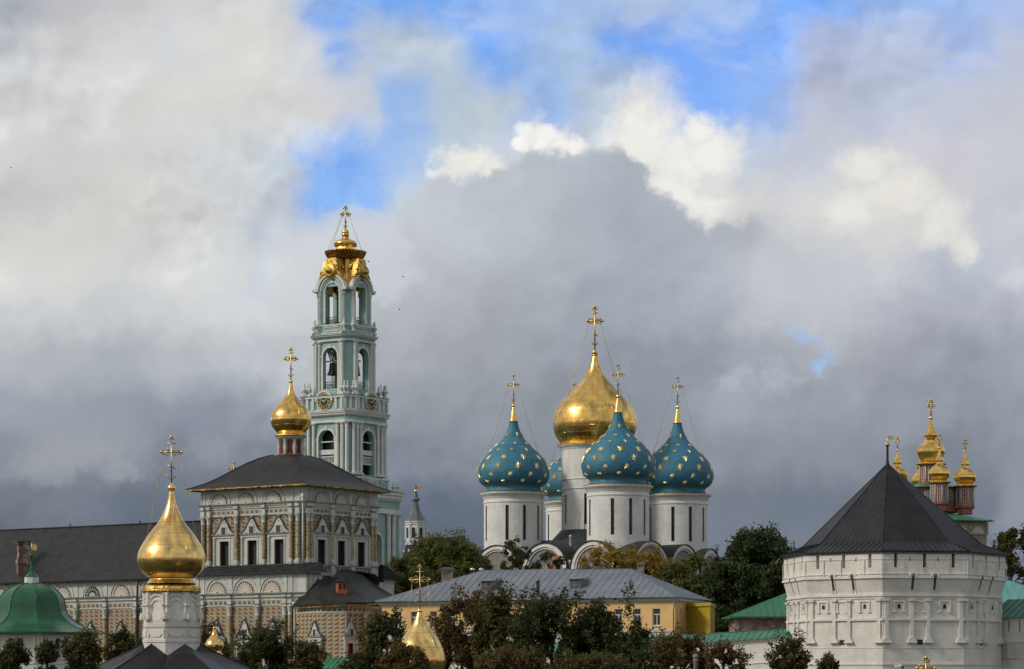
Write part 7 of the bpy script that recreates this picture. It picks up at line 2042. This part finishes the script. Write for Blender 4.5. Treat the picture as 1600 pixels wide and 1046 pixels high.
# ================================================================== trees
def tree(name, label, px, top, Y, wpx, hpx, leafm, seed, n=9000, leaf=0.17, lumps=26, lr=.30, shape='round', group=None, cat='tree', spike=0.0, holes=0.0, skew=0.0, dens_top=1.0):
    """crown: wpx wide and hpx high in photograph pixels at distance Y, reaching up to picture row 'top'"""
    rng = np.random.default_rng(seed); S = S_(Y)
    x = X_(px, Y); zt = Z_(top, Y); W = wpx*S/2; H = hpx*S
    zc = zt - H*.5
    root = thing(name, label, cat, (x, Y, 0), group)
    # clump centres fill the crown, twigs fan out of each clump, leaves sit along the twigs
    K = int(lumps*1.7); cc = []
    tries = 0
    while len(cc) < K and tries < 9000:
        tries += 1
        u = rng.uniform(-1, 1, 3); rr = math.hypot(u[0], u[1])
        if shape == 'cone':
            if rr > 1.02 - (u[2]+1)/2*.95: continue
        elif shape == 'column':
            if rr > (1-.5*max(0, u[2])**2): continue
        else:
            q2 = rr*rr + (abs(u[2])**2.2 if u[2] > 0 else (abs(u[2])*.8)**2.6)
            if q2 > 1 or (q2 < .3 and rng.random() < .6): continue
        cc.append(u)
    cc = np.array(cc); sg = lr*min(W, H*.5)*.62
    C0 = cc*np.array([W-sg*1.1, (W-sg*1.1)*.9, H*.5-sg*1.0]); C0[:, 0] += skew*W*cc[:, 2]
    csz = sg*(.65 + .7*rng.random(len(C0)))
    nt = max(60, n//34); ci = rng.integers(0, len(C0), nt)
    bdir = rng.normal(size=(nt, 3)); bdir /= np.linalg.norm(bdir, axis=1)[:, None]
    cen = C0[ci]; outw = cen/np.array([W, W, H*.5]) + np.array([0, 0, .35]); outw /= (np.linalg.norm(outw, axis=1)[:, None] + 1e-6)
    bdir = bdir*.9 + outw*.7; bdir /= np.linalg.norm(bdir, axis=1)[:, None]
    p0 = cen + rng.normal(size=(nt, 3))*csz[ci][:, None]*.42
    ln = csz[ci]*(.5 + .8*rng.random(nt))
    # leading shoots give the ragged top
    ns = int(40*spike) + 4
    a = rng.uniform(0, 2*PI, ns); rr = rng.uniform(0, .9, ns)**.7
    hh = (1-rr**2)**.5 if shape != 'cone' else (1-rr)
    sp0 = np.stack([rr*np.cos(a)*W*.92, rr*np.sin(a)*W*.8, H*.5*(hh*1.86-.96 if shape == 'cone' else hh*.80)], 1); sp0[:, 0] += skew*W*.8
    spd = np.stack([np.cos(a)*rr*.7, np.sin(a)*rr*.7, np.ones(ns)], 1) + rng.normal(size=(ns, 3))*.16; spd /= np.linalg.norm(spd, axis=1)[:, None]
    sl = (W*.16 + .20*H*rng.random(ns)**1.8)*(1 if spike else .5)
    ti = rng.integers(0, nt, n); f = rng.random(n)
    pos = p0[ti] + bdir[ti]*(ln[ti]*f)[:, None] + rng.normal(size=(n, 3))*(leaf*.9 + csz[ci][ti][:, None]*.10)
    m2 = ns*(70 if spike else 24); si = rng.integers(0, ns, m2); f2 = rng.random(m2)
    pos2 = sp0[si] + spd[si]*(sl[si]*f2)[:, None] + rng.normal(size=(m2, 3))*(leaf*1.0 + (sl[si]*.16*(1-f2))[:, None])
    pos = np.concatenate([pos, pos2]); d = np.concatenate([bdir[ti], spd[si]]); n = len(pos)
    pos[:, 2] += H*.5 - np.percentile(pos[:, 2], 99.7)
    sh = 0.0
    if holes:
        f = np.sin(pos[:, 0]*7/W+seed) * np.sin(pos[:, 2]*8/W+seed*2) + .5*np.sin(pos[:, 0]*15/W+seed*3)*np.sin(pos[:, 2]*13/W)
        keep = f < 1.25 - holes*1.9; pos = pos[keep]; d = d[keep]; n = len(pos)
    L = [(c, s_) for c, s_ in zip(C0, csz)]
    # leaf quads, tilted, roughly facing outwards
    nn = d*.6 + rng.normal(size=(n, 3))*.8; nn[:, 2] += .35; nn /= np.linalg.norm(nn, axis=1)[:, None]
    t = np.cross(nn, rng.normal(size=(n, 3))); t /= np.linalg.norm(t, axis=1)[:, None]; b = np.cross(nn, t)
    sz = leaf*(.6 + .8*rng.random(n))[:, None]
    w = sz*.62
    v = np.stack([pos - t*sz, pos + b*w*.9 - t*sz*.1, pos + t*sz, pos - b*w*.9 - t*sz*.1], 1)
    v += (nn*sz*.25)[:, None, :]*np.array([0, 1, 0, 1])[None, :, None]
    v = v.reshape(-1, 3) + np.array([0, 0, zc])
    me = bpy.data.meshes.new('crown'); m = len(v)
    me.vertices.add(m); me.vertices.foreach_set('co', v.astype(np.float32).ravel())
    me.loops.add(m); me.loops.foreach_set('vertex_index', np.arange(m, dtype=np.int32))
    me.polygons.add(m//4); me.polygons.foreach_set('loop_start', np.arange(0, m, 4, dtype=np.int32))
    try: me.polygons.foreach_set('loop_total', np.full(m//4, 4, dtype=np.int32))
    except Exception: pass
    me.materials.append(M[leafm]); me.update(calc_edges=True); me.validate()
    cr = bpy.data.objects.new('crown', me); sc.collection.objects.link(cr); cr.parent = root
    # trunk and limbs
    tb = MB(); r0 = max(.16, W*.075); zc0 = zc - H*.30
    tb.tube([(x, Y, -.5), (x+.1, Y, zc0*.5), (x, Y, zc0), (x, Y, zc + H*.18)], [r0*1.25, r0, r0*.75, r0*.25], 8)
    for (c, r) in L[:min(len(L), 30)]:
        s0 = max(zc0*.8, min(zc + c[2] + sh - H*.25, zc + H*.1)); e = (x + c[0], Y + c[1], zc + c[2] + sh)
        mid = (x + c[0]*.45, Y + c[1]*.45, s0 + (e[2]-s0)*.55)
        tb.tube([(x, Y, s0), mid, e], [r0*.32, r0*.22, r0*.07], 5)
        for q in range(4):
            dv = rng.normal(size=3); dv /= np.linalg.norm(dv); dv[2] = abs(dv[2])
            tb.tube([e, (e[0]+dv[0]*r*.9, e[1]+dv[1]*r*.9, e[2]+dv[2]*r*.95)], [r0*.07, r0*.025], 3)
    tb.build('trunk', M['bark'], root)
    return root

GF = 'trees in front of the fortress'
GB = 'trees inside the fortress'
# inside the walls, before and between the churches
tree('broadleaf_tree', 'broad green tree filling the gap between the slim watch tower and the cathedral', 700, 838, 372, 150, 120, 'leafgr', 3, 52000, .20, 56, .34, group=GB)
tree('broadleaf_tree', 'lower green tree in front of the watch tower foot, beside the yellow house gable', 640, 872, 360, 80, 90, 'leafgr', 31, 20000, .20, 18, .36, group=GB)
tree('broadleaf_tree', 'yellowing bush-like tree between the belfry foot and the grey roof', 604, 905, 356, 50, 60, 'leafye', 32, 3200, .22, 12, .38, group=GB)
tree('willow_tree', 'thin feathery green tree before the left blue dome drum', 806, 842, 345, 56, 80, 'leafwi', 4, 4200, .16, 22, .22, shape='column', holes=.4, group=GB)
tree('broadleaf_tree', 'sparse yellowish tree before the first painted cathedral arch', 858, 862, 344, 62, 56, 'leafwi', 41, 3600, .16, 20, .22, holes=.4, group=GB)
tree('autumn_tree', 'golden yellow tree before the middle cathedral arches', 962, 850, 340, 132, 84, 'leafye', 5, 26000, .14, 44, .30, holes=.10, group=GB)
tree('autumn_tree', 'brownish yellow tree right of the golden one, before the cathedral corner', 1028, 861, 338, 84, 80, 'leafye', 6, 16000, .14, 28, .30, holes=.1, group=GB)
tree('broadleaf_tree', 'dull dark tree under the right cathedral arches', 1078, 872, 336, 100, 100, 'leafgr', 61, 26000, .20, 26, .28, group=GB)
tree('broadleaf_tree', 'large dense dark green tree left of the white tower', 1184, 831, 335, 132, 170, 'leafdeep', 7, 80000, .20, 70, .34, group=GB)
tree('broadleaf_tree', 'dark green tree touching the large dense one on its left side', 1132, 880, 333, 84, 130, 'leafdeep', 71, 36000, .20, 40, .36, group=GB)
tree('conifer', 'narrow dark red tree tip poking up beside the right cathedral arch', 1121, 852, 345, 14, 60, 'leafre', 8, 900, .16, 14, .5, shape='cone', group=GB, cat='tree')
tree('broadleaf_tree', 'thin autumn tree at the right edge behind the white tower', 1580, 828, 330, 78, 140, 'leafmx', 9, 13000, .20, 34, .22, holes=.35, group=GB)
# before the walls
T_ = tree
T_('dark_tree', 'dark tree standing before the green domed pavilion windows', 130, 988, 150, 68, 120, 'leafmx', 10, 15000, .095, 26, .30, group=GF, spike=.8)
T_('dark_tree', 'small dark ragged tree in front of the pavilion at the left edge', 22, 1003, 148, 44, 90, 'leafdk', 11, 9000, .095, 18, .30, group=GF, spike=.8)
T_('dark_tree', 'spindly dark twig top between the pavilion windows', 74, 1002, 148, 30, 70, 'leafdk', 12, 2600, .09, 10, .34, group=GF, spike=.5, shape='column')
T_('dark_tree', 'brownish tree between the pavilion and the big near gold dome', 192, 982, 212, 60, 120, 'leafmx', 13, 9000, .12, 18, .28, group=GF, holes=.15, spike=.8)
T_('dark_tree', 'turning tree just right of the big near gold dome', 330, 976, 215, 74, 130, 'leafmx', 14, 10500, .12, 24, .26, group=GF, holes=.2, spike=.6)
T_('dark_tree', 'dark green dense tree before the painted gallery wall', 420, 976, 190, 116, 150, 'leafdk', 15, 30000, .115, 40, .24, group=GF, spike=.9)
T_('dark_tree', 'small turning tree at the right shoulder of the dense gallery tree', 480, 1004, 186, 64, 90, 'leafmx', 16, 9000, .12, 20, .26, group=GF, spike=.6)
T_('dark_tree', 'low turning tree before the wall roof left of the pale gold dome', 566, 1020, 184, 70, 70, 'leafmx', 44, 6000, .12, 18, .28, group=GF, spike=.6)
T_('dark_tree', 'dark ragged tree before the left end of the yellow house', 604, 956, 185, 76, 160, 'leafdk', 17, 17000, .12, 32, .22, group=GF, holes=.2, spike=1.0)
T_('autumn_tree', 'rusty low tree wrapping the foot of the pale gold dome', 632, 1006, 130, 80, 90, 'leafru', 18, 14000, .08, 26, .24, group=GF, spike=1.0, holes=.15)
T_('autumn_tree', 'tall rusty tree, left one of the pair over the yellow wall', 722, 926, 175, 92, 200, 'leafru', 19, 27000, .115, 34, .24, group=GF, spike=1.0)
T_('autumn_tree', 'tall rusty tree, right one of the pair over the yellow wall', 780, 922, 172, 92, 200, 'leafmx', 20, 29000, .115, 34, .26, group=GF, spike=1.0)
T_('dark_tree', 'broad dark green tree in the middle of the front row', 862, 931, 168, 150, 200, 'leafdk', 21, 50000, .115, 48, .24, group=GF, spike=1.0)
T_('dark_tree', 'dark green tree filling the row between the broad tree and the pointed one', 930, 947, 167, 100, 180, 'leafdk', 24, 30000, .115, 32, .28, group=GF, spike=.9)
T_('dark_tree', 'pointed dark green tree before the right yellow window', 986, 939, 165, 92, 190, 'leafdk', 22, 30000, .115, 36, .40, shape='cone', group=GF, spike=.3)
T_('dark_tree', 'low dark shrub-like tree between the pointed tree and the post', 1030, 1000, 160, 76, 100, 'leafdk', 25, 13000, .11, 22, .28, group=GF, spike=.6)
T_('autumn_tree', 'rusty low tree under the broad dark tree', 800, 1012, 128, 150, 90, 'leafru', 45, 16000, .085, 34, .26, group=GF, spike=.8)
T_('autumn_tree', 'low olive tree at the bottom edge under the pointed dark tree', 930, 1020, 126, 150, 80, 'leafmx', 46, 14000, .085, 34, .26, group=GF, spike=.8)
T_('autumn_tree', 'rusty brown tree beside the slim grey post', 1064, 986, 140, 104, 130, 'leafru', 23, 16000, .09, 34, .20, group=GF, holes=.2, spike=1.0)
T_('autumn_tree', 'thin rusty tree right of the slim grey post before the white wall', 1130, 1003, 138, 76, 90, 'leafru', 26, 5200, .09, 26, .16, group=GF, holes=.35, spike=1.0)
T_('dark_tree', 'dark twin-topped tree before the left edge of the white tower', 1234, 990, 135, 66, 130, 'leafmx', 27, 12000, .08, 30, .20, group=GF, spike=.9, holes=.1)
T_('dark_tree', 'small dark twig tip before the white tower wall', 1296, 1022, 134, 32, 60, 'leafmx', 28, 2400, .075, 10, .26, group=GF, spike=.5)
